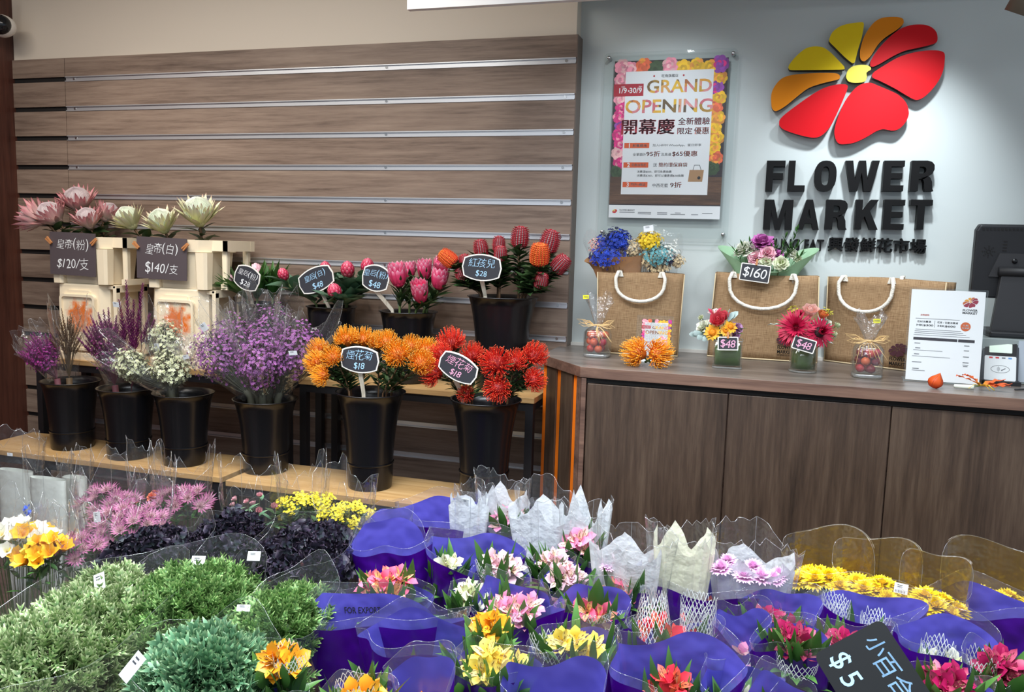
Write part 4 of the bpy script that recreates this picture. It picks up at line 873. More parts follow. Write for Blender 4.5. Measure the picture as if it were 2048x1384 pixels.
for i, (px, py, yo, d, s, kind, label) in enumerate(((897, 518, -.05, (-.75, -.1, .55), 1.15, 'o', 'orange-red banksia leaning far out over the open proteas'), (930, 522, -.02, (-.25, -.1, 1), .92, 'r', 'grey-striped banksia behind the edge of its price sign'), (962, 497, .0, (-.15, -.1, 1), 1.05, 'r', 'grey-striped banksia rising just above its price sign'), (998, 487, .03, (0, 0, 1), .95, 'r', 'dark red banksia behind a greyer one'), (1001, 505, -.03, (.05, -.15, 1), .9, 'r', 'small grey banksia between the price sign and the tall one'),
                                                     (1040, 478, .03, (.05, 0, 1), 1.25, 'r', 'tallest red banksia in the middle of the bucket'), (1098, 488, .04, (.25, 0, 1), 1.35, 'r', 'large red banksia against the panel edge'), (1079, 514, -.06, (.1, -.25, 1), 1.32, 'o', 'orange-tipped banksia, widest of the bucket'), (1120, 530, .0, (.6, -.05, .7), 1.15, 'r', 'dark red banksia leaning out toward the pale wall'), (1083, 560, -.05, (.25, -.3, .8), .95, 'r', 'shaded banksia low under the orange-tipped one'), (921, 546, -.06, (-.2, -.3, .9), .8, 'r', 'banksia low behind the corner of its price sign'))):
    p, foot = spread('b4', px, py, yo, .35); cut_flower('banksia', label, 'flower', 'banksias in the tallest bucket', head(('flower_head', 'banksia', kind, i % 2), lambda: banksia(i), BK_R if kind == 'r' else BK_O), p-V(d).normalized()*.033, d, foot, s, uni(0, 6), .0045, (46, .070, .030, LEAFD, .58, .99, .25), STEMB, 'flower_head', neck=NECK[0])

# ---- pincushions
ORN = ((640, 704, -.02, (-.5, -.1, .8), 1.0, 'orange pincushion highest at the lilac side of its bucket'), (636, 728, -.07, (-.75, -.3, .5), 1.0, 'yellowest orange pincushion hanging out at the lilac side'), (648, 752, -.10, (-.5, -.7, .2), .95, 'lowest orange pincushion, drooping over the bucket rim'), (668, 718, -.09, (-.2, -.6, .7), 1.0, 'orange pincushion beside the frame of its price sign'), (694, 684, .0, (-.1, -.1, 1), 1.1, 'orange pincushion directly above the price sign'), (727, 684, .04, (.05, -.1, 1), 1.05, 'orange pincushion at the back, above the far edge of the price sign'), (758, 690, .05, (.1, -.1, 1), 1.0, 'orange pincushion at the back between its sign and the big pale one'),
       (774, 690, .0, (.1, -.25, 1), 1.05, 'yellow-tinted pincushion at the top of the bunch'), (797, 712, -.09, (.1, -.75, .6), 1.2, 'big pale-centred orange pincushion facing forward'), (822, 696, .02, (.2, -.2, 1), .95, 'orange pincushion between the big pale one and the outer pair'), (852, 704, .01, (.5, -.2, .85), 1.05, 'orange pincushion highest at the red-flower side'), (841, 728, -.08, (.5, -.6, .5), 1.12, 'orange pincushion drooping at the red-flower side'))
for i, (px, py, yo, d, s, label) in enumerate(ORN):
    p, foot = spread('f5', px, py, yo, .25); d = V(d).normalized(); cut_flower('pincushion_flower', label, 'flower', 'orange pincushion flowers', head(('bloom', 'po', i % 3), lambda: pincushion(i % 3), PIN_O), p-d*.016, d, foot, s*1.04, uni(0, 6), .0035, (30, .055, .014, LEAFD, .5, .97, .45), STEMB, neck=NECK[0])
RED = ((905, 692, .02, (-.2, -.2, 1), 1.25, 'red pincushion standing up behind the slanting sign'), (886, 712, -.05, (-.6, -.3, .7), 1.05, 'red pincushion at the orange-flower side of its bucket'), (874, 748, -.09, (-.75, -.5, .3), 1.2, 'red pincushion drooping out beside the slanting sign'), (946, 716, -.01, (0, -.3, 1), 1.1, 'red pincushion at the top corner of the slanting sign'), (994, 730, -.08, (.05, -.85, .5), 1.4, 'biggest red pincushion facing straight forward'), (997, 776, -.10, (.05, -.95, -.05), 1.15, 'red pincushion hanging over the front rim'), (1030, 728, .0, (.3, -.3, .9), 1.05, 'red pincushion behind the biggest one'), (1066, 716, .03, (.55, -.2, .8), 1.15, 'red pincushion reaching to the counter corner'), (1064, 762, .0, (.7, -.3, .35), 1.05, 'shaded red pincushion low beside the orange stripes'), (932, 788, -.09, (0, -.8, .3), .75, 'small red pincushion low behind the sign stake'))
for i, (px, py, yo, d, s, label) in enumerate(RED):
    p, foot = spread('f6', px, py, yo, .25); d = V(d).normalized(); cut_flower('pincushion_flower', label, 'flower', 'red pincushion flowers', head(('bloom', 'pr', i % 3), lambda: pincushion(i % 3+5, .041, 170), PIN_R), p-d*.016, d, foot, s, uni(0, 6), .0035, (30, .055, .014, LEAFD, .5, .97, .45), STEMB, neck=NECK[0])

# ================================================================== WRAPPED BUNCHES IN THE FRONT BUCKETS
def cone_sleeve(mb, foot, top, r0, r1, n=36, rag=.02, seed=1, rows=7, mi=0, flat_=1.0, pointy=.0, lipmi=None):
    """clear film cone from foot to top with crinkles and a ragged rim"""
    rn = random.Random(seed); foot, top = V(foot), V(top); ax = (top-foot); Lx = ax.length; M = T(foot) @ aim(ax, rn.uniform(0, 6)); ph = [rn.uniform(0, 6) for _ in range(4)]; vs = []; fs = []
    rg = [rn.uniform(-1, 1) for _ in range(n)]
    for j in range(rows+1):
        s = j/rows; rr = r0+(r1-r0)*s**1.15
        for k in range(n):
            a = 2*pi*k/n; w_ = 1+s*(.09*sin(3*a+ph[0])+.06*sin(7*a+ph[1])+.04*sin(13*a+ph[2])); zz = Lx*s+(rag*(.6*rg[k]+.9*sin(2*a+ph[3])+pointy*abs(sin(2.5*a)))*s**4)
            vs.append((rr*w_*cos(a), rr*w_*sin(a)*flat_, zz))
    for j in range(rows):
        for k in range(n): fs.append((j*n+k, j*n+(k+1) % n, (j+1)*n+(k+1) % n, (j+1)*n+k))
    mb.add(vs, fs, mi, M)
    if lipmi is not None:
        ring = vs[-n:]; tube(mb, ring+[ring[0]], .0006, 3, lipmi, M, cap=False)
        for k in (2, n//3, 2*n//3+1): tube(mb, [vs[j*n+k] for j in range(rows//2, rows+1)], .0007, 3, lipmi, M, cap=False)  # bright tubes up the film stand in for highlight streaks
    return M
def dome_pts(c, ax, r, h, n, rn, lo=0.15):
    ax = V(ax).normalized(); u_ = ax.orthogonal().normalized(); v_ = ax.cross(u_); o = []
    for d in fib(n, lo):
        k = rn.uniform(.78, 1.05); o.append((V(c)+(u_*d.x+v_*d.y)*r*k+ax*(d.z*h*k), (u_*d.x+v_*d.y+ax*d.z*.9).normalized()))
    return o
def florets(mb, pts, R, rn, n=5, mi=0, mc=None):
    for p, d in pts:
        r = rn.random(); Mx = T(p) @ aim(d+V((rn.uniform(-.5, .5), rn.uniform(-.5, .5), rn.uniform(-.3, .5))), rn.uniform(0, 6)); vs = [(0, 0, 0)]; fs = []
        for k in range(n):
            a = 2*pi*k/n; b2 = pi/n*.85; vs += [(R*.62*cos(a-b2), R*.62*sin(a-b2), R*.10), (R*cos(a), R*sin(a), R*.22), (R*.62*cos(a+b2), R*.62*sin(a+b2), R*.10)]; fs.append((0, 3*k+1, 3*k+2, 3*k+3))
        mb.add(vs, fs, mi, Mx, [0]+[.7, 1, .7]*n, r)
        if mc is not None: ball(mb, (0, 0, R*.12), R*.20, mc, Mx, 4, 3)
def spray_stems(mb, foot, pts, rn, rr=.0011, mi=0, k=1):
    for p, d in pts[::k]:
        mid = V(foot).lerp(p, .55)+V((rn.uniform(-.01, .01), rn.uniform(-.01, .01), .0)); tube(mb, [foot, mid, p], [rr*1.6, rr*1.2, rr*.7], 3, mi, cap=False)
def tagpart(t, p, w_, h_, rot, tilt=0.0, yaw=0.0, bars=False, label='small white price label'):
    m = MB(); M = T(p) @ Rz(yaw) @ Rx(tilt) @ FRONT @ Rz(rot); prism(m, [(-w_/2, -h_/2), (w_/2, -h_/2), (w_/2, h_/2), (-w_/2, h_/2)], 0, .0006, 0, M)
    if bars:
        for i in range(11): flat(m, [(-w_*.4+i*w_*.07, -h_*.42), (-w_*.4+i*w_*.07+w_*(.02+.02*(i % 3 == 0)), -h_*.42), (-w_*.4+i*w_*.07+w_*(.02+.02*(i % 3 == 0)), -h_*.18), (-w_*.4+i*w_*.07, -h_*.18)], .0009, 1, M)
    for y_ in (.12, .28): flat(m, [(-w_*.3, h_*y_), (w_*.1, h_*y_), (w_*.1, h_*(y_+.06)), (-w_*.3, h_*(y_+.06))], .0009, 1, M)
    return part(t, 'price_label', m, [TAGW, TAGI], smooth=False, label=label)
LILAC = [mk('statice_lilac', [(0, C(122, 58, 118)), (1, C(184, 118, 190))], .6, .28, .1, hue=.02), STEM, mk('statice_dark', C(96, 80, 84), .7)]
WHITEF = [mk('limonium_white', [(0, C(196, 206, 140)), (1, C(240, 240, 216))], .6, .12, .1), STEM]
MAGH = [mk('heather_magenta', [(0, C(126, 30, 104)), (1, C(178, 62, 160))], .6, .3, .1, hue=.02), mk('heather_stem', C(104, 56, 66), .7)]
BRWH = [mk('heather_brown', [(0, C(110, 84, 60)), (1, C(152, 122, 92))], .65, .25), mk('heather_stem2', C(96, 76, 52), .7)]
PURH = [mk('heather_purple', [(0, C(96, 30, 80)), (1, C(156, 62, 130))], .6, .3, .1), mk('heather_stem', 0)]
def heather_spike(mb, foot, p, d, L, rn, mi=0, ms=1, wd=.012, n=46):
    foot, p, d = V(foot), V(p), V(d).normalized(); tube(mb, [foot, foot.lerp(p, .6), p, p+d*L], [.0016, .0014, .0012, .0006], 4, ms, cap=False); u_ = d.orthogonal().normalized(); v_ = d.cross(u_)
    for i in range(n):
        s = i/n; a = i*2.4; e = (u_*cos(a)+v_*sin(a)); q = p+d*L*s; lance_leaf(mb, q, e*.9+d*.75, wd*(1.15-.8*s)*rn.uniform(.8, 1.2), .0052*(1.1-.5*s), mi, rn.random(), .4)
def blob(c, ax, r, h, n, rn, lo=-.75):
    ax = V(ax).normalized(); u_ = ax.orthogonal().normalized(); v_ = ax.cross(u_); o = []
    for d in fib(n, lo):
        k = rn.uniform(.55, 1.06); tp = 1.0 if d.z > 0 else 1.0+.45*d.z
        o.append((V(c)+(u_*d.x+v_*d.y)*r*k*tp+ax*(d.z*h*k), (u_*d.x+v_*d.y+ax*(d.z*.7+.35)).normalized()))
    return o
def bunch(name, label, key, px, py, yo, Rr, Hh, grp, kind, seed, nfl=260, film_=True, tags=(), sl=(.04, 1.1, .05)):
    rn = random.Random(seed); b = BK[key]; c = at(px, py, y=b.y+yo); nk = mouth(key, c, .5); foot = V((b.x+(nk.x-b.x)*.5, b.y+(nk.y-b.y)*.5, ZB+.012)); ax = (c-nk).normalized(); t = thing(name, label, 'flower bunch', T(foot), grp); o = MB()
    nl = nk-foot; fl = lambda P: (P-foot)
    if kind in ('lilac', 'white'):
        pts = blob(c, ax, Rr, Hh, nfl, rn); L_ = []
        for p, d in pts:
            for _ in range(4): L_.append((p+V((rn.uniform(-1, 1), rn.uniform(-1, 1), rn.uniform(-1, 1)))*.013, d))
        florets(o, [(fl(p), d) for p, d in L_], .0062 if kind == 'lilac' else .0078, rn, 5, 0); part(t, 'blossoms', o, (LILAC if kind == 'lilac' else WHITEF))
        s_ = MB(); spray_stems(s_, nl, [(fl(p), d) for p, d in pts], rn, .0010, 0, 2)
        for p, d in blob(c-ax*.012, ax, Rr*.9, Hh*.95, 260, rn): lance_leaf(s_, fl(p), d+V((0, 0, .3)), .02, .0055, 1, rn.random())
        tube(s_, [V((0, 0, 0)), nl, nl+(c-nk)*.4], [.012, .014, .016], 8, 0); part(t, 'stems', s_, [STEMG, mk('bunch_green', [(0, C(64, 70, 56)), (1, C(112, 112, 90))], .6, .25)])
    else:
        mats = {'mag': MAGH, 'brown': BRWH, 'pur': PURH}[kind]
        for p, d in blob(c, ax, Rr, Hh, nfl, rn, -.6): heather_spike(o, nl, fl(p)-d*.02, d*.55+ax*.8, rn.uniform(.05, .095), rn, 0, 1, .019 if kind != 'brown' else .012, 46)
        tube(o, [V((0, 0, 0)), nl], [.010, .012], 8, 1); part(t, 'sprigs', o, mats)
        if kind != 'brown':
            o2 = MB(); florets(o2, [(fl(p), d) for p, d in blob(c, ax, Rr*1.0, Hh*.95, 420, rn)], .0056, rn); part(t, 'blossoms', o2, [mats[0]])
    if film_:
        m = MB(); cone_sleeve(m, nl+V((0, 0, .002)), fl(c)+ax*(Hh*.7+sl[0]), .034, Rr*sl[1]*1.1, 40, sl[2], seed+3, 7, 0, 1.0, .8, 1); part(t, 'clear_sleeve', m, [CELLO, RIMGLINT])
    for (tx, ty, w_, h_, ro) in tags:
        q = at(tx, ty, y=c.y-Rr*.9); tagpart(t, q-foot, w_, h_, ro, .2)
    return t
WG = 'wrapped bunches in the front buckets'
bunch('heather_bunch', 'wrapped bright magenta heather at the wall end of the front row', 'f1', 90, 718, -.03, .072, .072, WG, 'mag', 11, 44)
bunch('heather_bunch', 'wrapped brownish twiggy heather behind the magenta bunch', 'f1', 136, 690, .02, .062, .10, WG, 'brown', 12, 34)
bunch('heather_bunch', 'wrapped dull purple heather under the orange stencil of the wall-side crate', 'f2', 218, 700, -.01, .084, .12, WG, 'pur', 13, 64, tags=((232, 609, .028, .02, -.05),))
q = thing('heather_bunch', 'unwrapped tall magenta heather spikes rising between the two crates', 'flower bunch', T(inbucket('f2')), WG); o = MB(); rn = random.Random(4); ft = inbucket('f2'); nk2 = BK['f2']+V((.02, 0, 0))-ft
for px, py, L_ in ((252, 560, .22), (286, 566, .22), (268, 600, .2), (262, 620, .2), (238, 600, .16), (278, 622, .16), (300, 628, .13), (310, 640, .11)):
    tp = at(px, py, y=BK['f2'].y+rn.uniform(-.02, .04)); dd = (tp-ft).normalized(); dd = (tp-ft-nk2).normalized(); heather_spike(o, nk2, tp-ft-dd*L_, dd, L_, rn, 0, 1, .030, 120); tube(o, [(0, 0, 0), nk2], .002, 4, 1)
part(q, 'spikes', o, PURH)
for i, (px, py, yo, r_, tg) in enumerate(((266, 732, -.06, .058, ()), (330, 684, .03, .066, ((314, 694, .022, .03, .1),)), (342, 738, -.05, .080, ((372, 714, .028, .016, .3),)))):
    bunch('white_flower_bunch', ('wrapped creamy white bunch leaning out beside the purple heather', 'wrapped creamy white bunch highest in its bucket', 'fullest wrapped creamy white bunch at the front rim')[i], 'f3', px, py, yo, r_, .080, WG, 'white', 21+i, 130, tags=tg)
for i, (px, py, yo, r_, n_, tg) in enumerate(((438, 716, -.04, .100, 250, ((408, 654, .030, .03, .5),)), (470, 684, .05, .095, 180, ()), (520, 728, -.09, .092, 250, ((586, 706, .034, .016, .12),)), (590, 706, -.01, .098, 250, ()), (540, 672, .06, .09, 160, ()))):
    bunch('lilac_flower_bunch', ('wrapped lilac bunch nearest the white flowers', 'wrapped lilac bunch behind the one nearest the white flowers', 'wrapped lilac bunch at the front rim of its bucket', 'wrapped lilac bunch beside the orange pincushions', 'wrapped lilac bunch at the back below the pale protea buds')[i], 'f4', px, py, yo, r_, .125, WG, 'lilac', 31+i, n_, tags=tg, sl=(.03, 1.12, .06))

# ================================================================== WRAPPED BOUQUETS ON THE FLOOR DISPLAY
ZF = 0.60                                                  # height of the sleeve rims
ALS = {}
def als_mats(k):
    cols = {'pink': (C(236, 150, 186), C(226, 128, 172), C(250, 214, 190)), 'pale': (C(238, 196, 206), C(232, 170, 196), C(240, 222, 190)), 'rose': (C(240, 110, 142), C(226, 70, 118), C(252, 206, 130)), 'red': (C(206, 36, 58), C(226, 60, 74), C(220, 110, 70)),
            'mag': (C(172, 18, 84), C(156, 20, 78), C(206, 90, 120)), 'yel': (C(248, 222, 96), C(246, 206, 60), C(250, 236, 150)), 'org': (C(250, 176, 40), C(246, 150, 28), C(250, 200, 60)), 'wht': (C(232, 234, 206), C(226, 222, 190), C(220, 230, 170))}[k]
    return [mk('lily_'+k, [(0, cols[2]), (.35, cols[1]), (.8, cols[0]), (1, cols[0])], .45, .14, .18), mk('lily_inner_'+k, [(0, cols[2]), (.6, cols[2]), (1, cols[1])], .45, .12, .15), mk('lily_streak', C(92, 26, 34), .6), mk('lily_stamen', C(216, 190, 140), .6)]
LILYLEAF = mk('lily_leaf', [(0, C(50, 88, 40)), (.7, C(72, 118, 54)), (1, C(96, 140, 70))], .38, .28, .2)
NETM = mk('white_net', C(236, 240, 240), .6)
def sleeve(foot, c, a, b, yaw, H, back, seed, wave=.10, front=0.0, n=56):
    """violet film sleeve: narrow at the floor, oval wavy mouth, the side away from the shop front standing higher"""
    rn = random.Random(seed); ph = [rn.uniform(0, 6.28) for _ in range(4)]; body = MB(); band = MB(); rows = 12; V0 = []
    def pt(s, k):
        th = 2*pi*k/n; x, y = cos(th), sin(th); g = (abs(x)**2.5+abs(y)**2.5)**(-1/2.5)
        w_ = 1+wave*s**2*(.55*sin(2*th+ph[0])+.7*sin(3*th+ph[1])+.5*sin(5*th+ph[2])); rr = .045+(1-.045)*s**.75
        X = a*x*g*w_*rr; Y = b*y*g*(1+wave*1.4*s**2*sin(3*th+ph[3]))*(.25*(1-s)+rr); zz = H*s+s**5*(back*(.5+.5*sin(th))-front*(.5-.5*sin(th))+.016*sin(2*th+ph[1])+.010*sin(4*th+ph[2]))
        X, Y = X*cos(yaw)-Y*sin(yaw), X*sin(yaw)+Y*cos(yaw)
        return V((X+(c.x-foot.x)*s, Y+(c.y-foot.y)*s, zz))
    S = [j/rows for j in range(rows+1)]; SB = .985-.010/H
    S = [s*SB for s in S]
    vs = [pt(s, k) for s in S for k in range(n)]
    for j in range(rows):
        for k in range(n): body.f.append((j*n+k, j*n+(k+1) % n, (j+1)*n+(k+1) % n, (j+1)*n+k)); body.mi.append(0)
    body.v = [v[:] for v in vs]; body.t = [0.0]*len(vs); body.r = [.5]*len(vs)
    S2 = [SB, SB+.007/H, SB+.018/H]; vs = [pt(s, k) for s in S2 for k in range(n)]; band.v = [v[:] for v in vs]; band.t = [0.0]*len(vs); band.r = [.5]*len(vs)
    for j in range(2):
        for k in range(n): band.f.append((j*n+k, j*n+(k+1) % n, (j+1)*n+(k+1) % n, (j+1)*n+k)); band.mi.append(0)
    rim = MB(); ring = [pt(S2[-1], k) for k in range(n)]; tube(rim, ring+[ring[0]], .0006, 3, 0, cap=False)
    sleeve.pt = pt; sleeve.sb = SB
    return body, band, rim
def net(mb, c, r, h, n=18, rows=7, rag=.01, seed=0, flare=1.0, tilt=(0, 0, 1), w_=.0011):
    """white flower netting: a tube of diamond mesh"""
    rn = random.Random(seed); M = T(c) @ aim(tilt); P = {}
    for j in range(rows+1):
        for k in range(n):
            a = 2*pi*(k+.5*(j % 2))/n; rr = r*(1+(flare-1)*j/rows)*(1+.06*sin(3*a+seed)); P[j, k] = V((rr*cos(a), rr*sin(a), h*j/rows+(rag*rn.uniform(-1, 1) if j == rows else 0)+.006*sin(2*a+seed)))
    for j in range(rows):
        for k in range(n):
            for k2 in ((k, k-1) if j % 2 == 0 else (k, k+1)):
                p, q = P[j, k], P[j+1, k2 % n]; d = (q-p).normalized(); o = V((p.x, p.y, 0)).normalized(); sd = d.cross(o)*w_
                mb.add([p-sd, p+sd, q+sd, q-sd], [(0, 1, 2, 3)], 0, M)
    return mb
def lily_bouquet(label, px, py, wpx, col='pink', nb=8, yaw=0.0, z=ZF, back=.05, front=.0, bfac=.55, seed=0, lift=.0, leaf=12, nets=(), name='lily_bouquet', spreadf=.55, wave=.14, dx=0.0, dy=0.0, flow_r=None, tags=(), extra=None):
    rn = random.Random(seed+100); c = at(px, py, z=z); k = mpp(c); a = wpx*k/2; b = a*bfac; foot = V((c.x+.02, c.y+.02, .0)); t = thing(name, label, 'bouquet', T(foot), 'violet sleeved bouquets')
    body, band, rim = sleeve(foot, c, a, b, yaw, z, back, seed, wave, front); part(t, 'violet_sleeve', body, SLEEVE); band_o = part(t, 'clear_rim', band, CLEARB); part(t.children[-1] if False else band_o, 'rim_edge', rim, CELLO2)
    cc = c-foot+V((dx*a, dy*b, lift)); R_ = flow_r or min(a*spreadf, .075); ms = als_mats(col); hm = [head(('lily', col, i), lambda: alstro(i), ms) for i in range(3)]; st = MB()
    for i in range(nb):
        q = i*2.399+rn.uniform(-.3, .3); rr = R_*sqrt((i+.4)/max(nb, 1)); p = cc+V((rr*cos(q), rr*.75*sin(q), rn.uniform(-.010, .02)-.25*rr)); d = V((cos(q)*rr/R_*.75, sin(q)*rr/R_*.75-.45, .75))
        place('bloom', hm[i % 3], t, T(p-d.normalized()*.026) @ aim(d, rn.uniform(0, 6)) @ Sc(rn.uniform(.85, 1.1)))
        tube(st, [(0, 0, 0), V((0, 0, z*.5)), p-d.normalized()*.022], [.003, .003, .0016], 4, 0, cap=False)
    tube(st, [(0, 0, 0), (0, 0, z*.5), cc-V((0, 0, .10))], [.014, .018, .02], 8, 0); part(t, 'stems', st, STEM)
    lf = MB()
    for i in range(leaf*2):
        q = rn.uniform(0, 6.28); rr = R_*sqrt(rn.random())*1.15; p = cc+V((rr*cos(q), rr*.8*sin(q), rn.uniform(-.085, -.035))); lance_leaf(lf, p, V((cos(q)*.35+rn.uniform(-.2, .2), sin(q)*.35-.15, 1)), rn.uniform(.06, .105), rn.uniform(.019, .028), 0, rn.random(), rn.uniform(-.5, .4), rn.uniform(-1.5, 1.5))
    for i in range(int(leaf*1.2)):
        q = rn.uniform(0, 6.28); rr = R_*1.1*sqrt(rn.random()); p = cc+V((rr*cos(q), rr*.8*sin(q), rn.uniform(-.14, -.06))); lance_leaf(lf, p, V((cos(q)*.9, sin(q)*.9, .5)), .08, .022, 0, rn.random()*.6, -.4)
    part(t, 'leaves', lf, LILYLEAF)
    for i, (nx, ny, r_, h_, z_, fl_) in enumerate(nets):
        m = MB(); net(m, cc+V((nx*a, ny*b, z_)), r_, h_, 26, max(4, int(h_/.010)), .008, seed+i, fl_, (0, 0, 1), .0007); part(t, 'white_net', m, NETM, smooth=False)
    for (tx, ty, w_, h_, ro) in tags: tagpart(t, at(tx, ty, y=c.y-b*.9)-foot, w_, h_, ro, .3)
    if extra: extra(t, foot, c, a, b)
    return t
def tall_leaf(t, foot, c, a, b):
    m = MB(); p0 = at(1196, 1205, y=c.y)-foot; lance_leaf(m, p0-V((0, 0, .03)), (-.06, -.15, 1), .105, .040, 0, .95, -.35, 1.0); lance_leaf(m, p0-V((.006, 0, .03)), (.12, -.1, 1), .085, .030, 0, .7, .3, -.6); part(t, 'curling_leaf', m, LILYLEAF, label='tall curling pale green leaf')
def for_export(t, foot, c, a, b):
    """dark words printed round the inside of the film, near its rim"""
    pt, m, n_ = sleeve.pt, MB(), 56; vs, fs, W, H = glyphs('FOR EXPORT', .012); th0 = rad(112); aw = .075/a; hs = .011/ZF
    def on(x, y):
        th = th0-x/W*aw; p = pt(sleeve.sb-.028/ZF+y/H*hs, th/(2*pi)*n_); q = V((-(p.x-c.x+foot.x), -(p.y-c.y+foot.y), 0)).normalized(); return p+q*.0012
    m.add([on(x, y) for x, y, z in vs], fs); part(t, 'printed_words', m, INK, smooth=False)
NT = lambda *a: a
Lb = lily_bouquet
Lb('empty-looking violet sleeve standing furthest back beside the yellow sprays', 775, 1046, 92, 'pink', 0, .1, ZF, .055, 0, .5, 1, -.09, 4)
Lb('wide pale-lit violet sleeve at the back, below the tall orange bucket', 880, 1032, 190, 'pink', 0, .05, ZF, .065, 0, .45, 2, -.12, 4)
Lb('pale pink lily bouquet at the back beside white tissue paper', 1014, 1044, 110, 'pink', 8, -.1, ZF, .01, .02, .55, 5, .022, 10, tags=((931, 1005, .02, .024, -.1),))
Lb('violet sleeve with a folded pale lining, beside the dark kale', 786, 1088, 150, 'pink', 0, .12, ZF, .075, .0, .5, 3, -.12, 5, wave=.13)
Lb('violet sleeve with only green buds showing, behind the pale lilies', 944, 1112, 196, 'wht', 3, .0, ZF, .075, .005, .45, 4, -.035, 14, dx=-.5, flow_r=.035)
Lb('bright pink lily bouquet below the long white tissue point', 1158, 1098, 116, 'pink', 9, -.1, ZF, .01, .012, .55, 6, .02, 10)
Lb('small pale pink bouquet at the foot of the white tissue wraps', 1104, 1122, 90, 'pale', 6, 0, ZF, .01, .02, .5, 26, .005, 12)
Lb('netted pale pink bouquet squeezed beside the green-bud sleeve', 1000, 1140, 116, 'pale', 9, .0, ZF, .0, .03, .5, 7, .02, 10, nets=((-.3, -.4, .030, .035, -.03, 1.2),))
Lb('pale pink bouquet between the bright pink one and the open pink one', 1134, 1150, 110, 'pale', 9, 0, ZF, .01, .02, .5, 11, .01, 12)
Lb('hot pink rose bouquet in white net under the tissue paper corner', 1244, 1158, 108, 'rose', 7, -.1, ZF, .012, .02, .5, 12, -.005, 16, nets=((0, -.3, .036, .03, -.045, 1.15),))
Lb('wide violet sleeve nearly empty under the cream tissue paper', 1395, 1166, 232, 'red', 3, -.06, ZF, .05, .0, .42, 13, -.055, 6, flow_r=.09)
Lb('big rosy lily bouquet behind the printed export sleeve', 768, 1176, 180, 'rose', 11, .08, ZF, .01, .04, .48, 8, .02, 14)
Lb('netted bouquet of white buds between rosy and pink lilies', 936, 1186, 84, 'wht', 7, 0, ZF, .02, .02, .6, 9, -.005, 18, nets=((0, -.2, .034, .035, -.055, 1.1),))
Lb('open pink lily bouquet in the most crumpled violet sleeve', 1030, 1206, 180, 'pink', 13, .06, ZF, .055, .01, .55, 10, .0, 10, wave=.18, nets=((-.1, -.55, .028, .03, -.03, 1.3),))
Lb('hot pink bouquet with one tall curling leaf', 1186, 1210, 150, 'rose', 8, -.05, ZF, .05, .01, .5, 14, -.005, 14, nets=((.1, -.2, .036, .035, -.03, 1.1), (.62, -.1, .036, .05, -.06, 1.2)), extra=tall_leaf)
Lb('netted red bouquet whose white nets stand up like two cones', 1338, 1250, 196, 'red', 6, .03, ZF, .0, .01, .5, 15, -.01, 12, flow_r=.07, nets=((-.32, 0, .042, .095, -.02, .62), (.55, .1, .036, .095, -.02, 1.05)))
Lb('wide violet sleeve printed with export wording', 762, 1236, 300, 'wht', 0, .16, ZF, .05, -.02, .34, 16, -.12, 4, wave=.16, extra=for_export)
Lb('violet sleeve with a few leaf tips, in front of the export sleeve', 832, 1284, 232, 'yel', 2, .05, ZF, .055, -.005, .48, 17, -.075, 12, flow_r=.09)
Lb('golden yellow lily bouquet held high above the lemon one', 972, 1280, 116, 'org', 9, 0, ZF, .0, .03, .55, 18, .032, 12)
Lb('lemon yellow lily bouquet in the middle of the display', 1154, 1288, 196, 'yel', 12, -.05, ZF, .02, .0, .5, 19, .006, 18, nets=((-.52, -.3, .034, .035, -.03, 1.25),), spreadf=.62)
Lb('lemon yellow lily bouquet with long dark leaves', 984, 1330, 206, 'yel', 10, .04, ZF, .02, .0, .5, 20, .008, 26, spreadf=.62)
Lb('small netted pink bouquet in a plain violet fold', 1480, 1262, 110, 'pink', 4, -.1, ZF, .07, .0, .5, 28, -.05, 5, nets=((.1, -.2, .03, .04, -.05, 1.1),), flow_r=.03)
Lb('magenta bouquet half hidden under the pink daisy wrap', 1560, 1216, 150, 'mag', 6, -.22, ZF, .05, .0, .45, 25, -.02, 10, flow_r=.06, dx=-.2)
Lb('large magenta lily bouquet beside the black price card', 1590, 1286, 140, 'mag', 11, -.08, ZF, .04, .0, .58, 21, .01, 18, nets=((.1, -.7, .04, .03, -.05, 1.1),))
Lb('magenta lily bouquet just behind the top of the black price card', 1690, 1276, 150, 'mag', 8, -.1, ZF, .03, .0, .5, 22, -.015, 22)
Lb('violet sleeve with white net inside, along the yellow daisies', 1728, 1212, 214, 'wht', 0, -.14, ZF, .035, .0, .40, 23, -.05, 5, nets=((-.5, 0, .032, .06, .0, 1.0), (.2, 0, .03, .04, -.01, 1.1)))
Lb('violet sleeve with netted leaves behind the dark corner bouquets', 1892, 1290, 200, 'wht', 2, -.2, ZF, .06, .0, .5, 24, -.04, 12, nets=((-.15, 0, .034, .05, -.01, 1.0),), flow_r=.05)
Lb('wide plain violet sleeve under the yellow film at the display edge', 1990, 1226, 250, 'mag', 0, -.14, ZF, .05, -.02, .40, 27, -.12, 4)
Lb('dark magenta bouquet in the corner of the display', 2004, 1330, 150, 'mag', 10, -.1, ZF, .03, .01, .55, 29, .0, 18, nets=((-.4, .2, .03, .04, -.03, 1.1),))
Lb('dark magenta bouquet below the price card edge', 1890, 1376, 160, 'mag', 11, -.1, ZF, .03, .01, .55, 30, .012, 14, nets=((-.1, -.5, .034, .03, -.04, 1.1),))
Lb('big smooth violet sleeve holding one netted red bloom', 1346, 1358, 260, 'red', 5, .02, ZF, .095, .0, .5, 31, -.012, 10, flow_r=.04, nets=((.05, -.1, .036, .05, -.05, 1.05),))
Lb('violet sleeve showing bright green lily leaves only', 1478, 1368, 150, 'wht', 1, .05, ZF, .05, .01, .55, 32, -.03, 18)
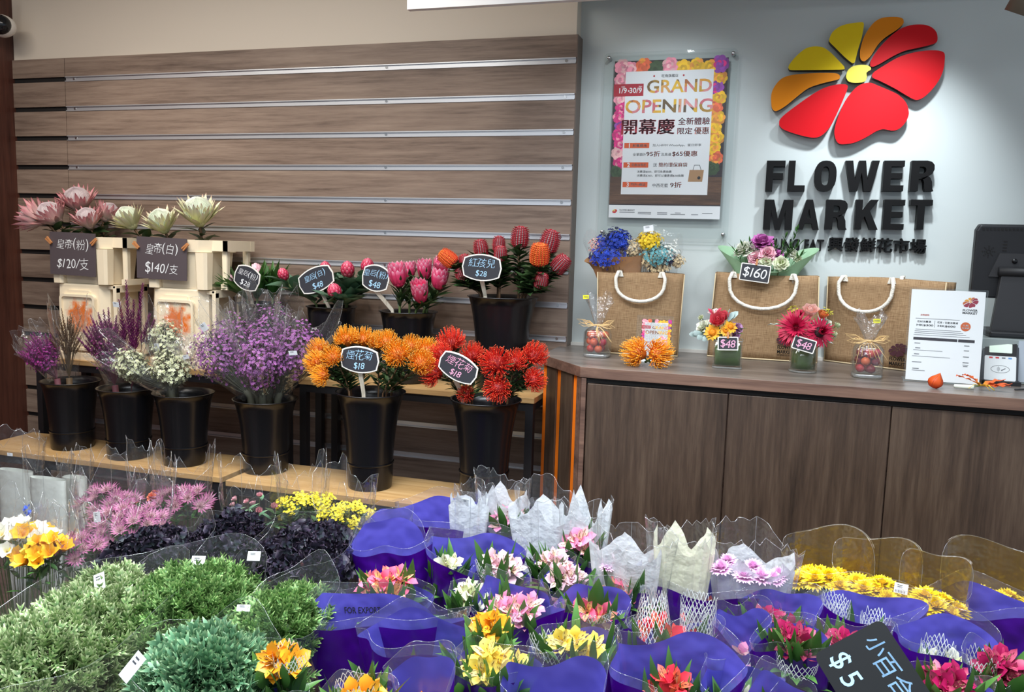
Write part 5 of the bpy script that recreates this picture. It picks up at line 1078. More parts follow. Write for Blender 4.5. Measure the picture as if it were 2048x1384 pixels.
Lb('violet sleeve with leaf tips at the bottom beside the price card', 1566, 1410, 150, 'mag', 3, 0, ZF, .05, .01, .55, 33, -.03, 16)
Lb('golden bouquet nearest the green foliage', 560, 1366, 130, 'org', 9, .1, ZF, .0, .02, .5, 34, .04, 8, nets=((.3, .2, .03, .03, -.01, 1.1),))
Lb('golden bouquet in net at the bottom edge', 716, 1404, 170, 'org', 10, .05, ZF, .03, .0, .5, 35, .012, 18, nets=((-.1, .2, .036, .04, -.02, 1.1),))
Lb('violet sleeve with orange lilies low inside at the bottom edge', 836, 1384, 130, 'org', 4, .1, ZF, .085, .0, .55, 36, -.035, 10, nets=((.3, -.1, .03, .03, -.05, 1.1),))
Lb('smooth violet sleeve in front of the lemon lilies', 1100, 1400, 230, 'yel', 2, .0, ZF, .09, .02, .5, 37, -.09, 4)

# ------------------------------------------------------------------ white tissue wraps, cream tissue, pink daisies
TISS = mk('white_tissue', C(238, 243, 248), .85, trans=.35, bump=.5, bscale=40); TISSC = mk('cream_tissue', C(246, 246, 224), .85, trans=.3, bump=.4, bscale=40)
PINKM = [mk('daisy_pink', [(0, C(226, 160, 210)), (1, C(242, 196, 232))], .55, .12, .1), mk('daisy_pink_eye', C(226, 150, 200), .7)]
def tissue(mb, c, a, b, h, seed, pts=5, rag=.05, mi=0):
    rn = random.Random(seed); n = 60; rows = 9; ph = [rn.uniform(0, 6) for _ in range(3)]; pk = [rn.uniform(.4, 1.0) for _ in range(pts)]
    for j in range(rows+1):
        s = j/rows
        for k in range(n):
            th = 2*pi*k/n; q = (k/n*pts) % 1; i = int(k/n*pts) % pts; saw = (1-abs(2*q-1))**1.2*pk[i]*rag
            w_ = 1+.10*sin(3*th+ph[0])*s+.07*sin(8*th+ph[1])*s+.04*sin(17*th+ph[2]); rr = .30+.70*s**.7
            mb.v.append((c[0]+a*rr*w_*cos(th), c[1]+b*rr*w_*sin(th), c[2]+h*(s-1)+saw*s**3+.004*sin(11*th+s*9))); mb.t.append(s); mb.r.append(.5)
    o = len(mb.v)-n*(rows+1)
    for j in range(rows):
        for k in range(n): mb.f.append((o+j*n+k, o+j*n+(k+1) % n, o+(j+1)*n+(k+1) % n, o+(j+1)*n+k)); mb.mi.append(mi)
def tissue_bouquet(label, px, py, wpx, kind, seed, z=ZF+.045, rag=.05, film_h=.05, flowers=(), filmw=1.2):
    c = at(px, py, z=z); k = mpp(c); a = wpx*k/2; foot = V((c.x, c.y, 0)); t = thing('tissue_bouquet', label, 'bouquet', T(foot), 'bouquets in tissue paper'); rn = random.Random(seed)
    m = MB(); tissue(m, (0, 0, z), a, a*.55, z*.55, seed, 5, rag); part(t, 'tissue_paper', m, TISSC if kind == 'cream' else TISS)
    m = MB(); tube(m, [(0, 0, 0), (0, 0, z*.7)], [.014, .03], 8); part(t, 'stems', m, STEM)
    m = MB(); cone_sleeve(m, (0, 0, .02), (0, 0, z+film_h), .03, a*filmw, 44, .02, seed+9, 8, 0, .62, .5, 1); part(t, 'clear_sleeve', m, [CELLO, RIMGLINT])
    for i in range(len(flowers)):
        fx, fy, fz, s_, mat_ = flowers[i]; place('bloom', head(('mum', mat_, i % 2), lambda: daisy(20, .030, .009, 4, i), PINKM), t, T(fx*a, fy*a, z+fz) @ aim((fx*.3, -.35, 1), i*1.3) @ Sc(s_))
    return t
TB = tissue_bouquet
TB('white tissue bouquet at the back beside the tall red-flower bucket', 936, 1012, 80, 'white', 51, rag=.05)
TB('white tissue bouquet with two peaks behind the pale pink lilies', 1006, 1008, 100, 'white', 52, rag=.065, film_h=.07)
TB('long white tissue bouquet below the orange stripes, crumpled at the top', 1098, 1040, 150, 'white', 53, rag=.06, film_h=.07)
TB('white tissue bouquet drawn up to the highest point, against the cabinet', 1168, 1052, 100, 'white', 57, rag=.11, film_h=.05)
TB('low white tissue bouquet in clear film beside the cream one', 1262, 1116, 150, 'white', 54, rag=.055, film_h=.06, flowers=((-.55, -.3, -.02, .7, 'p'),))
TB('cream tissue bouquet with a twisted tip in front of a cabinet door', 1364, 1104, 116, 'cream', 55, z=ZF+.075, rag=.075, film_h=.055)
TB('white tissue bouquet of pink daisies in clear film', 1506, 1136, 160, 'white', 56, rag=.055, film_h=.07, flowers=((-.75, -.35, .0, .95, 'p'), (-.62, -.1, .012, .8, 'p'), (-.2, -.5, -.005, .95, 'p'), (.2, -.45, -.004, .95, 'p'), (.5, -.35, -.008, .85, 'p'), (.62, -.1, -.004, .8, 'p'), (0, -.2, .008, .9, 'p')))

# ------------------------------------------------------------------ yellow daisies in clear film
YM = [mk('daisy_yellow', [(0, C(232, 188, 6)), (1, C(250, 220, 20))], .5, .10, .12), mk('daisy_eye', C(226, 206, 30), .7, noise=.2)]
YFILM = film('yellow_print_film', (.86, .70, .22, 1), .10, .02, .16, .5, 22, .25, C(226, 176, 20)); KRAFTY = mk('film_yellow_print', C(190, 158, 34), .5, trans=.45)
def daisy_bouquet(label, px, py, wpx, seed, n=9, z=ZF, yaw=-.15, bk=.075, tags=()):
    c = at(px, py, z=z); k = mpp(c); a = wpx*k/2; b = a*.55; foot = V((c.x, c.y, 0)); t = thing('daisy_bouquet', label, 'bouquet', T(foot), 'yellow daisy bouquets'); rn = random.Random(seed); st = MB(); lf = MB()
    for i in range(n):
        q = i*2.399; rr = sqrt((i+.3)/n); p = V((a*.9*rr*cos(q), b*.95*rr*sin(q), z+.012*rn.uniform(-1, 1)-.02*rr)); p = Rz(yaw) @ p; d = V((rr*cos(q)*.5, rr*sin(q)*.5-.3, 1)); place('bloom', head(('daisy', i % 3), lambda: daisy(26, .034, .009, 4, i, mid=.14), YM), t, T(p) @ aim(d, i) @ Sc(rn.uniform(.88, 1.1)))
        tube(st, [(0, 0, 0), (0, 0, z*.4), p], [.003, .003, .0018], 4, cap=False)
        for _ in range(4): lance_leaf(lf, p-V((0, 0, rn.uniform(.02, .07))), (rn.uniform(-1, 1), rn.uniform(-1, 1), .2), .05, .02, 0, rn.random())
    tube(st, [(0, 0, 0), (0, 0, z*.5)], .014, 8); part(t, 'stems', st, STEM); part(t, 'leaves', lf, LEAF)
    M = MB(); rows = 9; nn = 40; ph = seed
    for mname, k0, k1, mat_, add in (('clear_sleeve', 0, nn, CELLO, 0), ('yellow_back_film', int(nn*.08), int(nn*.42), YFILM, .004)):
        m = MB(); ks = list(range(k0, k1+1)) if mname != 'clear_sleeve' else list(range(nn))
        for j in range(rows+1):
            s = j/rows
            for kk in ks:
                th = 2*pi*kk/nn; rr = .1+.95*s**.8; m.v.append((Rz(yaw) @ V(((a*1.12+add)*rr*cos(th)*(1+.05*sin(3*th+ph)*s), (b*1.2+add)*rr*sin(th)*(1+.08*sin(2*th+ph)*s), (z+.035)*s+s**4*(bk*max(0, sin(th))**.45+.012*sin(3*th+ph)))))[:]); m.t.append(s); m.r.append(.5)
        L_ = len(ks)
        for j in range(rows):
            for i in range(L_ if mname == 'clear_sleeve' else L_-1): m.f.append((j*L_+i, j*L_+(i+1) % L_, (j+1)*L_+(i+1) % L_, (j+1)*L_+i)); m.mi.append(0)
        ring = m.v[rows*L_:(rows+1)*L_]; tube(m, ring+([ring[0]] if mname == 'clear_sleeve' else []), .0004, 3, 1, cap=False); part(t, mname, m, [mat_, RIMGLINT])
    for (tx, ty, w_, h_, ro) in tags: tagpart(t, at(tx, ty, y=c.y-b*.6)-foot, w_, h_, ro, -.3, 0, True)
    return t
daisy_bouquet('yellow daisy bouquet beside the pink daisies', 1656, 1154, 150, 61, 15, tags=())
daisy_bouquet('yellow daisy bouquet in the middle of the yellow row', 1752, 1174, 140, 62, 14, tags=((1802, 1177, .03, .024, -.1),))
daisy_bouquet('yellow daisy bouquet lowest of the row, between two violet sleeves', 1866, 1204, 110, 63, 10)
daisy_bouquet('yellow daisy bouquet mostly hidden by film at the display edge', 1985, 1196, 170, 64, 9, z=ZF-.03, bk=.09)

# ------------------------------------------------------------------ green foliage, kale, astrantia, freesia, goldenrod
FOL = {'green': mk('feather_leaf', [(0, C(66, 104, 54)), (.5, C(104, 146, 80)), (1, C(172, 198, 128))], .5, .3, .15), 'pale': mk('feather_leaf_pale', [(0, C(84, 118, 74)), (.5, C(136, 164, 104)), (1, C(214, 220, 178))], .55, .25, .15), 'teal': mk('feather_leaf_teal', [(0, C(58, 100, 70)), (.6, C(104, 150, 112)), (1, C(172, 202, 156))], .5, .28, .15)}
KALE = [mk('kale_leaf', [(0, C(78, 92, 88)), (.5, C(50, 52, 66)), (1, C(52, 38, 56))], .5, .35), mk('kale_outer_leaf', [(0, C(92, 112, 100)), (.6, C(88, 104, 100)), (1, C(66, 58, 72))], .5, .3)]
def foliage_bunch(label, px, py, wpx, hpx, kind, seed, n=420, L=.045, z=ZF, cat='foliage bunch', grp='green foliage bunches', tags=(), film_=True, deep=1.0):
    c = at(px, py, z=z); k = mpp(c); a = wpx*k/2; b = hpx*k/2/.42*deep; foot = V((c.x, c.y, 0)); t = thing('foliage_bunch' if kind != 'kale' else 'kale_bunch', label, cat, T(foot), grp); rn = random.Random(seed); m = MB()
    pts = []
    for i in range(n):
        q = i*2.39996; rr = sqrt((i+.5)/n); x, y = a*rr*cos(q), b*rr*sin(q); zz = z+.045*(1-rr*rr*1.6)+rn.uniform(-.018, .016)+.010*sin(x*40+seed)*cos(y*36)
        pts.append((V((x, y, zz)), V((x/a*.8+rn.uniform(-.5, .5), y/b*.6+rn.uniform(-.5, .5)-.25, .9))))
    for i in range(n//2):
        q = rn.uniform(pi, 2*pi); x, y = a*cos(q)*rn.uniform(.92, 1.0), b*sin(q)*rn.uniform(.92, 1.0); pts.append((V((x, y, z-rn.uniform(.02, .15))), V((cos(q)*.7, sin(q)*.8, .55+rn.uniform(-.2, .3)))))
    for ip, (p, d) in enumerate(pts):
        d = d.normalized(); km = 1 if ip >= n else 0
        if kind == 'kale':
            for q in range(3):
                Mx = T(p-d*.034+V((rn.uniform(-.012, .012), rn.uniform(-.012, .012), rn.uniform(-.03, .004)))) @ aim(d+V((rn.uniform(-.5, .5), rn.uniform(-.6, .4), 0)), rn.uniform(0, 6)) @ Ry(-pi/2)
                petal(m, .040, .030, .1, rn.uniform(-.9, .0), Mx, 7, .35, 'rd', km, rn.random(), .17, .5)
                for sg in (-1, 1): petal(m, .020, .020, .2, -.5, Mx @ T(.020, sg*.010, .002) @ Rz(sg*.9), 4, .3, 'rd', km, rn.random(), .2)
        else:
            for q in range(2):
                Mx = T(p-d*.028) @ aim(d+V((rn.uniform(-.5, .5), rn.uniform(-.5, .5), 0)), rn.uniform(0, 6)) @ Ry(-pi/2+rn.uniform(-.15, .35)); lobed_leaf(m, Mx, L*rn.uniform(.75, 1.2), L*rn.uniform(.7, .95), 3, rn.random(), 0, rn.uniform(-.7, .2))
    part(t, 'leaves', m, KALE if kind == 'kale' else FOL[kind])
    m = MB(); tube(m, [(0, 0, 0), (0, 0, z*.55), (0, 0, z-.03)], [.02, .022, .03], 10)
    for p, d in pts[::6]: tube(m, [(0, 0, z*.45), p*.5+V((0, 0, z*.42)), p-d.normalized()*.02], [.002, .0016, .001], 3, cap=False)
    part(t, 'stems', m, STEM)
    if film_:
        m = MB(); rn2 = random.Random(seed); nn = 40
        for j in range(9):
            s = j/8
            for kk in range(nn):
                th = 2*pi*kk/nn; rr = .10+.97*s**.8; w_ = 1+s*(.05*sin(3*th+seed)+.035*sin(7*th+2*seed)); m.v.append((a*1.03*rr*w_*cos(th), b*1.03*rr*w_*sin(th), (z+.01)*s+s**4*(.05*max(0, sin(th))+.018*sin(2*th+seed)+.012*sin(5*th)))); m.t.append(s); m.r.append(.5)
        for j in range(8):
            for kk in range(nn): m.f.append((j*nn+kk, j*nn+(kk+1) % nn, (j+1)*nn+(kk+1) % nn, (j+1)*nn+kk)); m.mi.append(0)
        ring = m.v[8*nn:9*nn]; tube(m, ring+[ring[0]], .00035, 3, 1, cap=False); part(t, 'clear_sleeve', m, [CELLO, RIMGLINT])
    for (tx, ty, w_, h_, ro, bars) in tags: tagpart(t, at(tx, ty, z=z+.05)-foot, w_, h_, ro, -.5, 0, bars)
    return t
foliage_bunch('pale feathery foliage bunch in clear film, nearest the side wall', 130, 1262, 300, 260, 'pale', 71, 900, .040, tags=((199, 1163, .026, .036, .5, False),))
foliage_bunch('green feathery foliage bunch below the dark kale', 372, 1192, 270, 150, 'green', 72, 850, .036, tags=((487, 1216, .030, .013, .12, False),))
foliage_bunch('green foliage bunch squeezed against the export sleeve', 560, 1236, 160, 130, 'green', 73, 560, .036)
foliage_bunch('blue-green broad-lobed foliage bunch at the bottom edge', 410, 1344, 250, 110, 'teal', 74, 420, .052, z=ZF+.01, tags=((265, 1334, .024, .05, -.5, False),))
foliage_bunch('green feathery foliage bunch behind the pale one', 215, 1180, 170, 80, 'pale', 75, 420, .036, z=ZF-.005, film_=False)
foliage_bunch('dark purple kale bunch beside the astrantias, with a barcode label', 300, 1104, 190, 110, 'kale', 81, 300, z=ZF-.005, cat='kale bunch', grp='dark kale bunches', tags=((396, 1124, .036, .028, .12, True),))
foliage_bunch('dark purple kale bunch at the back of the kale', 462, 1064, 150, 70, 'kale', 82, 240, z=ZF-.01, cat='kale bunch', grp='dark kale bunches')
foliage_bunch('dark purple kale bunch beside the violet sleeves', 606, 1094, 180, 130, 'kale', 83, 330, z=ZF-.005, cat='kale bunch', grp='dark kale bunches', tags=((508, 1112, .034, .022, .12, False),))
foliage_bunch('dark kale bunch low between two taller kale bunches', 470, 1120, 130, 70, 'kale', 84, 200, z=ZF-.03, cat='kale bunch', grp='dark kale bunches', film_=False)
AST = [mk('astrantia_bract', [(0, C(210, 198, 186)), (.4, C(178, 112, 146)), (1, C(104, 20, 78))], .5, .22, .12), mk('astrantia_eye', C(186, 140, 150), .7)]
FRE = {'white': [mk('freesia_white', [(0, C(244, 220, 120)), (.4, C(246, 244, 226)), (1, C(250, 248, 240))], .5, .08, .2)], 'yellow': [mk('freesia_yellow', [(0, C(232, 160, 20)), (1, C(250, 200, 50))], .5, .12, .2)]}
GOLD = [mk('goldenrod', C(226, 206, 40), .6, .2), LEAF]
def head_bunch(name, label, px, py, wpx, hpx, hm, n, seed, z=ZF, grp=None, sc_=1.0, film_h=.06, cat='flower bunch', leafmat=LEAF, lift=.03, tags=(), filmmat=None, pn='bloom', tilt=-.45, nl=3):
    c = at(px, py, z=z); k = mpp(c); a = wpx*k/2; b = hpx*k/2/.45; foot = V((c.x, c.y, 0)); t = thing(name, label, cat, T(foot), grp); rn = random.Random(seed); st = MB(); lf = MB()
    for i in range(n):
        q = i*2.39996+seed; rr = sqrt((i+.4)/n); p = V((a*rr*cos(q), b*rr*sin(q), z+lift*(1-rr*rr)+rn.uniform(-.015, .015))); d = V((rr*cos(q)*.6+rn.uniform(-.25, .25), rr*sin(q)*.5+tilt, .8)); place(pn, hm[i % len(hm)], t, T(p) @ aim(d, rn.uniform(0, 6)) @ Sc(sc_*rn.uniform(.85, 1.1)))
        tube(st, [(0, 0, 0), V((p.x*.3, p.y*.3, z*.5)), p], [.0022, .002, .0012], 4, cap=False)
        for _ in range(nl): lance_leaf(lf, p-V((rn.uniform(-.01, .01)*(1+nl/8), rn.uniform(-.01, .01)*(1+nl/8), rn.uniform(.012, .08))), (rn.uniform(-1, 1), rn.uniform(-1, 1), .5), .045, .013, 0, rn.random())
    tube(st, [(0, 0, 0), (0, 0, z*.5)], .012, 8); part(t, 'stems', st, STEM); part(t, 'leaves', lf, leafmat)
    m = MB(); cone_sleeve(m, (0, 0, .02), (0, 0, z+film_h), .03, a*1.18, 44, .05, seed+2, 8, 0, b/a*1.05, 1.0, 1); part(t, 'clear_sleeve', m, [filmmat or CELLO, RIMGLINT])
    for (tx, ty, w_, h_, ro) in tags: tagpart(t, at(tx, ty, y=c.y-b*.7)-foot, w_, h_, ro, -.1)
    return t
AM = [head(('astrantia', i), lambda: astrantia(i, .029), AST) for i in range(3)]
AG = 'astrantia bunches'
head_bunch('astrantia_bunch', 'mauve astrantia bunch beside the yellow freesias', 142, 1104, 90, 56, AM, 13, 91, ZF-.01, AG, 1.0, .06)
head_bunch('astrantia_bunch', 'fullest mauve astrantia bunch, behind the kale with the barcode', 252, 1052, 150, 76, AM, 26, 92, ZF, AG, 1.05, .07, tags=((194, 1034, .022, .028, .2),))
head_bunch('astrantia_bunch', 'mauve astrantia bunch in tall clear film under the low bench edge', 216, 1006, 120, 40, AM, 16, 93, ZF+.01, AG, 1.0, .08)
head_bunch('astrantia_bunch', 'mauve astrantia bunch furthest from the side wall', 368, 1006, 130, 44, AM, 16, 94, ZF-.02, AG, 1.1, .09)
FW = [head(('freesia', 'white', i), lambda: freesia(i), FRE['white']) for i in range(2)]; FYL = [head(('freesia', 'yellow', i), lambda: freesia(i), FRE['yellow']) for i in range(2)]
head_bunch('freesia_bunch', 'white freesia bunch with yellow blooms at the picture edge', 34, 1086, 120, 66, FW+FW+FYL, 24, 95, ZF, 'freesia bunches', 1.05, .05)
head_bunch('freesia_bunch', 'golden yellow freesia bunch beside the white one', 92, 1116, 60, 44, FYL, 14, 96, ZF, 'freesia bunches', .95, .05)
def goldsprig(seed):
    rn = random.Random(seed); m = MB(); florets(m, [(V((rn.gauss(0, .010), rn.gauss(0, .010), rn.uniform(-.005, .022))), V((rn.uniform(-.5, .5), rn.uniform(-.5, .5), 1))) for _ in range(40)], .0055, rn); return m
GM = [head(('gold', i), lambda: goldsprig(i), GOLD) for i in range(2)]
head_bunch('goldenrod_bunch', 'yellow goldenrod bunch in clear film at the foot of the lilac bucket', 608, 1014, 110, 36, GM, 9, 97, ZF, 'goldenrod bunches', 1.0, .07, leafmat=LEAFD, nl=16)
head_bunch('goldenrod_bunch', 'yellow goldenrod bunch in clear film beside the violet sleeves', 694, 1034, 100, 52, GM, 10, 98, ZF-.01, 'goldenrod bunches', 1.0, .07, leafmat=LEAFD, nl=14)
head_bunch('small_green_bunch', 'green leafy bunch in clear film behind the kale', 500, 1020, 110, 32, [head(('rosebud',), lambda: rose_head(3, .012), [mk('dusty_pink', [(0, C(210, 150, 150)), (1, C(226, 170, 180))], .5, .1)])], 8, 99, ZF-.02, 'goldenrod bunches' and None, 1.0, .08, leafmat=FOL['teal'])
head_bunch('orange_bunch', 'clear-wrapped bunch with one orange bloom among astrantias', 300, 1004, 70, 30, [head(('coral',), lambda: carnation(2, .014), [mk('coral_orange', [(0, C(226, 100, 60)), (1, C(240, 130, 90))], .5, .1)])], 3, 100, ZF-.02, None, 1.1, .11)
# ------------------------------------------------------------------ flat white paper bags in clear film at the side wall
WPB = mk('pale_paper_bag', C(222, 226, 218), .75, bump=.4, bscale=12); BLUEF = [mk('blue_petal', C(44, 88, 214), .5, .2)]
for i, (px, py, w_, h_, d_, label, ty) in enumerate(((34, 1000, .125, .20, .022, 'pale paper-wrapped bunch in tall clear film at the picture edge', 909), (98, 1010, .125, .17, .020, 'flat white paper bag bunch in clear film beside the mauve astrantias', 0), (150, 985, .075, .10, .030, 'small rolled paper bag bunch in stiff clear film under the bench', 0))):
    yy = (-1.10, -1.16, -1.05)[i]; c = at(px, py, y=yy); foot = V((c.x, c.y, 0)); t = thing('paper_bag_bunch', label, 'paper bag', T(foot), 'paper bags in clear film'); m = MB(); zc = c.z
    S = [(0.0, .25), (.35, .6), (.7, 1.0), (1.0, 1.0)]
    loft(m, [(smooth_poly([(-w_/2*q, -d_/2), (0, -d_/2-.006), (w_/2*q, -d_/2), (w_/2*q, d_/2), (0, d_/2+.008), (-w_/2*q, d_/2)], 4), (zc+h_/2)*s+(.004 if s == 1 else 0)) for s, q in S], cap1=False); part(t, 'paper_wrap', m, WPB)
    m = MB(); cone_sleeve(m, (0, 0, .02), (.01, 0, zc+h_/2+(.11, .06, .07)[i]), .03, w_*.78, 40, .03, 7+i, 8, 0, .6, .6, 1); part(t, 'clear_sleeve', m, [CELLO, RIMGLINT])
    if ty: tagpart(t, at(20, ty, y=yy-.06)-foot, .022, .010, 0, 0)
    if i == 1:
        m = MB(); florets(m, [(V(at(54+uni(-7, 7), 1026+uni(-16, 14), y=yy-.05))-foot, V((uni(-1, 1), -1, .5))) for _ in range(26)], .006, random.Random(3)); part(t, 'blue_blossom', m, BLUEF, label='small bright blue blossom')
# ------------------------------------------------------------------ big black price card standing in the display
p = at(1752, 1350, z=.655); t = thing('price_card', 'large tilted black card with blue-white writing $5, standing among the magenta lilies', 'price sign', T(p)); k = mpp(p)
MC = Rz(-.10) @ Rx(-.40) @ FRONT @ Rz(rad(-52)); m = MB(); prism(m, rrect(186*k, 156*k, .014), -.0015, .0015, 0, MC @ T(8*k, -8*k, 0)); part(t, 'card', m, mk('black_card', C(24, 26, 28), .4), smooth=False)
m = MB()
for s_, x_, y_, h_ in (('小', -46, 32, 36), ('百', -4, 28, 40), ('合', 40, 30, 42), ('$', -53, -46, 46), ('5', -15, -46, 40)): write(m, s_, x_*k, y_*k, h=h_*k, z=.002, M=MC, bold=.004, rot=.08, shear=.1)
part(t, 'chalk_writing', m, CHALKC, smooth=False)
m = MB(); base = MC @ V((0, -90*k, -.003)); tube(m, [MC @ V((0, -40*k, -.004)), base, V((base.x, base.y+.02, -p.z))], .004, 6); part(t, 'stick', m, mk('clear_stick', C(200, 205, 205), .3))

# ================================================================== THINGS ON THE COUNTER (worktop at z = 1.0)
ZC = 1.0005
def weave():
    m_, nt, b, out = nodes('jute_weave'); L = nt.links; tc = N_(nt, 'ShaderNodeTexCoord'); fs = []
    for ax, rz in ((0, 0), (1, 0)):
        mp = N_(nt, 'ShaderNodeMapping'); mp.inputs['Scale'].default_value = ((760, 30, 34), (34, 30, 760))[ax]; L.new(tc.outputs['Object'], mp.inputs[0]); no = N_(nt, 'ShaderNodeTexNoise', i_Scale=1.0, i_Detail=2.0); L.new(mp.outputs[0], no.inputs['Vector']); fs.append(no)
    ad = N_(nt, 'ShaderNodeMix', data_type='FLOAT'); ad.inputs[0].default_value = .5; L.new(fs[0].outputs['Fac'], ad.inputs[2]); L.new(fs[1].outputs['Fac'], ad.inputs[3])
    cr = ramp(nt, [(.36, C(124, 94, 64)), (.5, C(154, 124, 90)), (.64, C(174, 144, 108))], ad.outputs[0]); L.new(cr.outputs[0], b.inputs['Base Color']); b.inputs['Roughness'].default_value = .9
    bp = N_(nt, 'ShaderNodeBump', i_Strength=.5, i_Distance=.002); L.new(ad.outputs[0], bp.inputs['Height']); L.new(bp.outputs[0], b.inputs['Normal']); return m_
JUTE = weave(); ROPE = mk('white_rope', C(236, 230, 216), .8, bump=.4, bscale=220); PLUM = mk('plum_print', C(70, 30, 40), .8); HEM = mk('jute_hem', C(206, 186, 150), .9)
BAGS = {}
def jute_bag(key, label, fl, fr, h, d, hx, drop, logo=None, flare=1.0):
    P, Q = at(fl[0], fl[1], z=ZC), at(fr[0], fr[1], z=ZC); w = (Q-P).length; yaw = math.atan2(Q.y-P.y, Q.x-P.x); M0 = T((P.x+Q.x)/2, (P.y+Q.y)/2, ZC) @ Rz(yaw); t = thing('jute_bag', label, 'tote bag', M0, 'jute tote bags'); rn = random.Random(len(label)); BAGS[key] = (M0, w, h, d)
    rows = 10; nx, nd = 12, 5; m = MB(); ph = rn.uniform(0, 6)
    for j in range(rows+1):
        s = j/rows; ww = w*(1+(flare-1)*s); dd = d*(1-.10*s); bul = .010*sin(pi*min(1, s*1.1))*sin(pi*s)
        loop = [(-ww/2+ww*i/nx, -bul*sin(pi*i/nx)-.004*sin(9*i/nx+ph)*s) for i in range(nx)]+[(ww/2-.005*sin(pi*i/nd)*s, dd*i/nd) for i in range(nd)]+[(ww/2-ww*i/nx, dd+bul*sin(pi*i/nx)) for i in range(nx)]+[(-ww/2+.018*sin(pi*i/nd)*s, dd-dd*i/nd) for i in range(nd)]
        for x, y in loop: m.v.append((x, y, h*s+.003*sin(5*x/w+ph)*s)); m.t.append(s); m.r.append(.5)
    n = 2*(nx+nd)
    for j in range(rows):
        for k in range(n): m.f.append((j*n+k, j*n+(k+1) % n, (j+1)*n+(k+1) % n, (j+1)*n+k)); m.mi.append(0)
    m.f.append(tuple(range(n-1, -1, -1))); m.mi.append(0); o = part(t, 'body', m, JUTE); so = o.modifiers.new('cloth', 'SOLIDIFY'); so.thickness = .003; so.offset = -1
    m = MB()
    for sx in (-1, 1): tube(m, [(sx*w/2*.995, -.002, .002), (sx*w*flare/2*.995, -.002, h-.002)], .0022, 5)
    tube(m, [(-w/2, -.003, .003), (w/2, -.003, .003)], .003, 5); part(t, 'piping', m, HEM)
    x1, x2 = (hx[0]-.5)*w, (hx[1]-.5)*w; m = MB(); path = [(x1, .010, h-.03), (x1, .004, h+.004), (x1-.004, -.010, h+.001), (x1-.012, -.020, h-.02)]
    for i in range(13):
        a = pi*i/12; path.append(((x1+x2)/2-((x2-x1)/2+.012)*cos(a), -.020-.006*sin(a), h-.03-(drop-.03)*sin(a)**.8))
    path += [(x2+.012, -.020, h-.02), (x2+.004, -.010, h+.001), (x2, .004, h+.004), (x2, .010, h-.03)]; tube(m, path, .0068, 8); part(t, 'front_handle', m, ROPE)
    for xx in (x1, x2):
        m = MB(); prism(m, [(-.015, -.012), (.015, -.012), (.009, .010), (-.009, .010)], 0, .002, 0, T(xx, -.003, h-.004) @ FRONT); part(t, 'handle_tab', m, ROPE, smooth=False)
    m = MB(); dd = d*.9; path = [(x1, dd+.006, h-.03), (x1, dd+.004, h+.010), (x1, dd-.010, h+.006)]+[((x1+x2)/2-(x2-x1)/2*cos(pi*i/8), dd-.018, h-.02-.08*sin(pi*i/8)) for i in range(9)]+[(x2, dd-.010, h+.006), (x2, dd+.004, h+.010), (x2, dd+.006, h-.03)]; tube(m, path, .0068, 8); part(t, 'back_handle', m, ROPE)
    if logo:
        lx, lz, lw = logo; LM = T((lx-.5)*w, -.0115, lz) @ FRONT; m = MB(); emblem(m, 0, .052, lw, .0, LM, {'yellow': 0, 'orange': 0, 'red': 0, 'centre': 0}); write(m, 'FLOWER', 0, .018, w=lw*.9, h=.0125, M=LM, bold=.03, mi=1); write(m, 'MARKET', 0, .001, w=lw*.9, h=.0125, M=LM, bold=.03, mi=1); write(m, '興發鮮花市場', 0, -.011, w=lw*.9, h=.006, M=LM, mi=1); part(t, 'printed_mark', m, [PLUM, LETTER], smooth=False)
    return t
jute_bag('a', 'jute tote bag holding the dried bouquets, next to the slatted wall', (1194, 706), (1355, 714), .308, .085, (.24, .76), .105, None, 1.07)
jute_bag('b', 'jute tote bag holding the green-wrapped bouquet, below the lettering', (1414, 713), (1634, 727), .316, .090, (.20, .74), .125, (.71, .035, .062), .93)
jute_bag('c', 'empty jute tote bag behind the price list stand', (1648, 722), (1872, 750), .316, .100, (.14, .57), .120, (.68, .022, .062), 1.04)

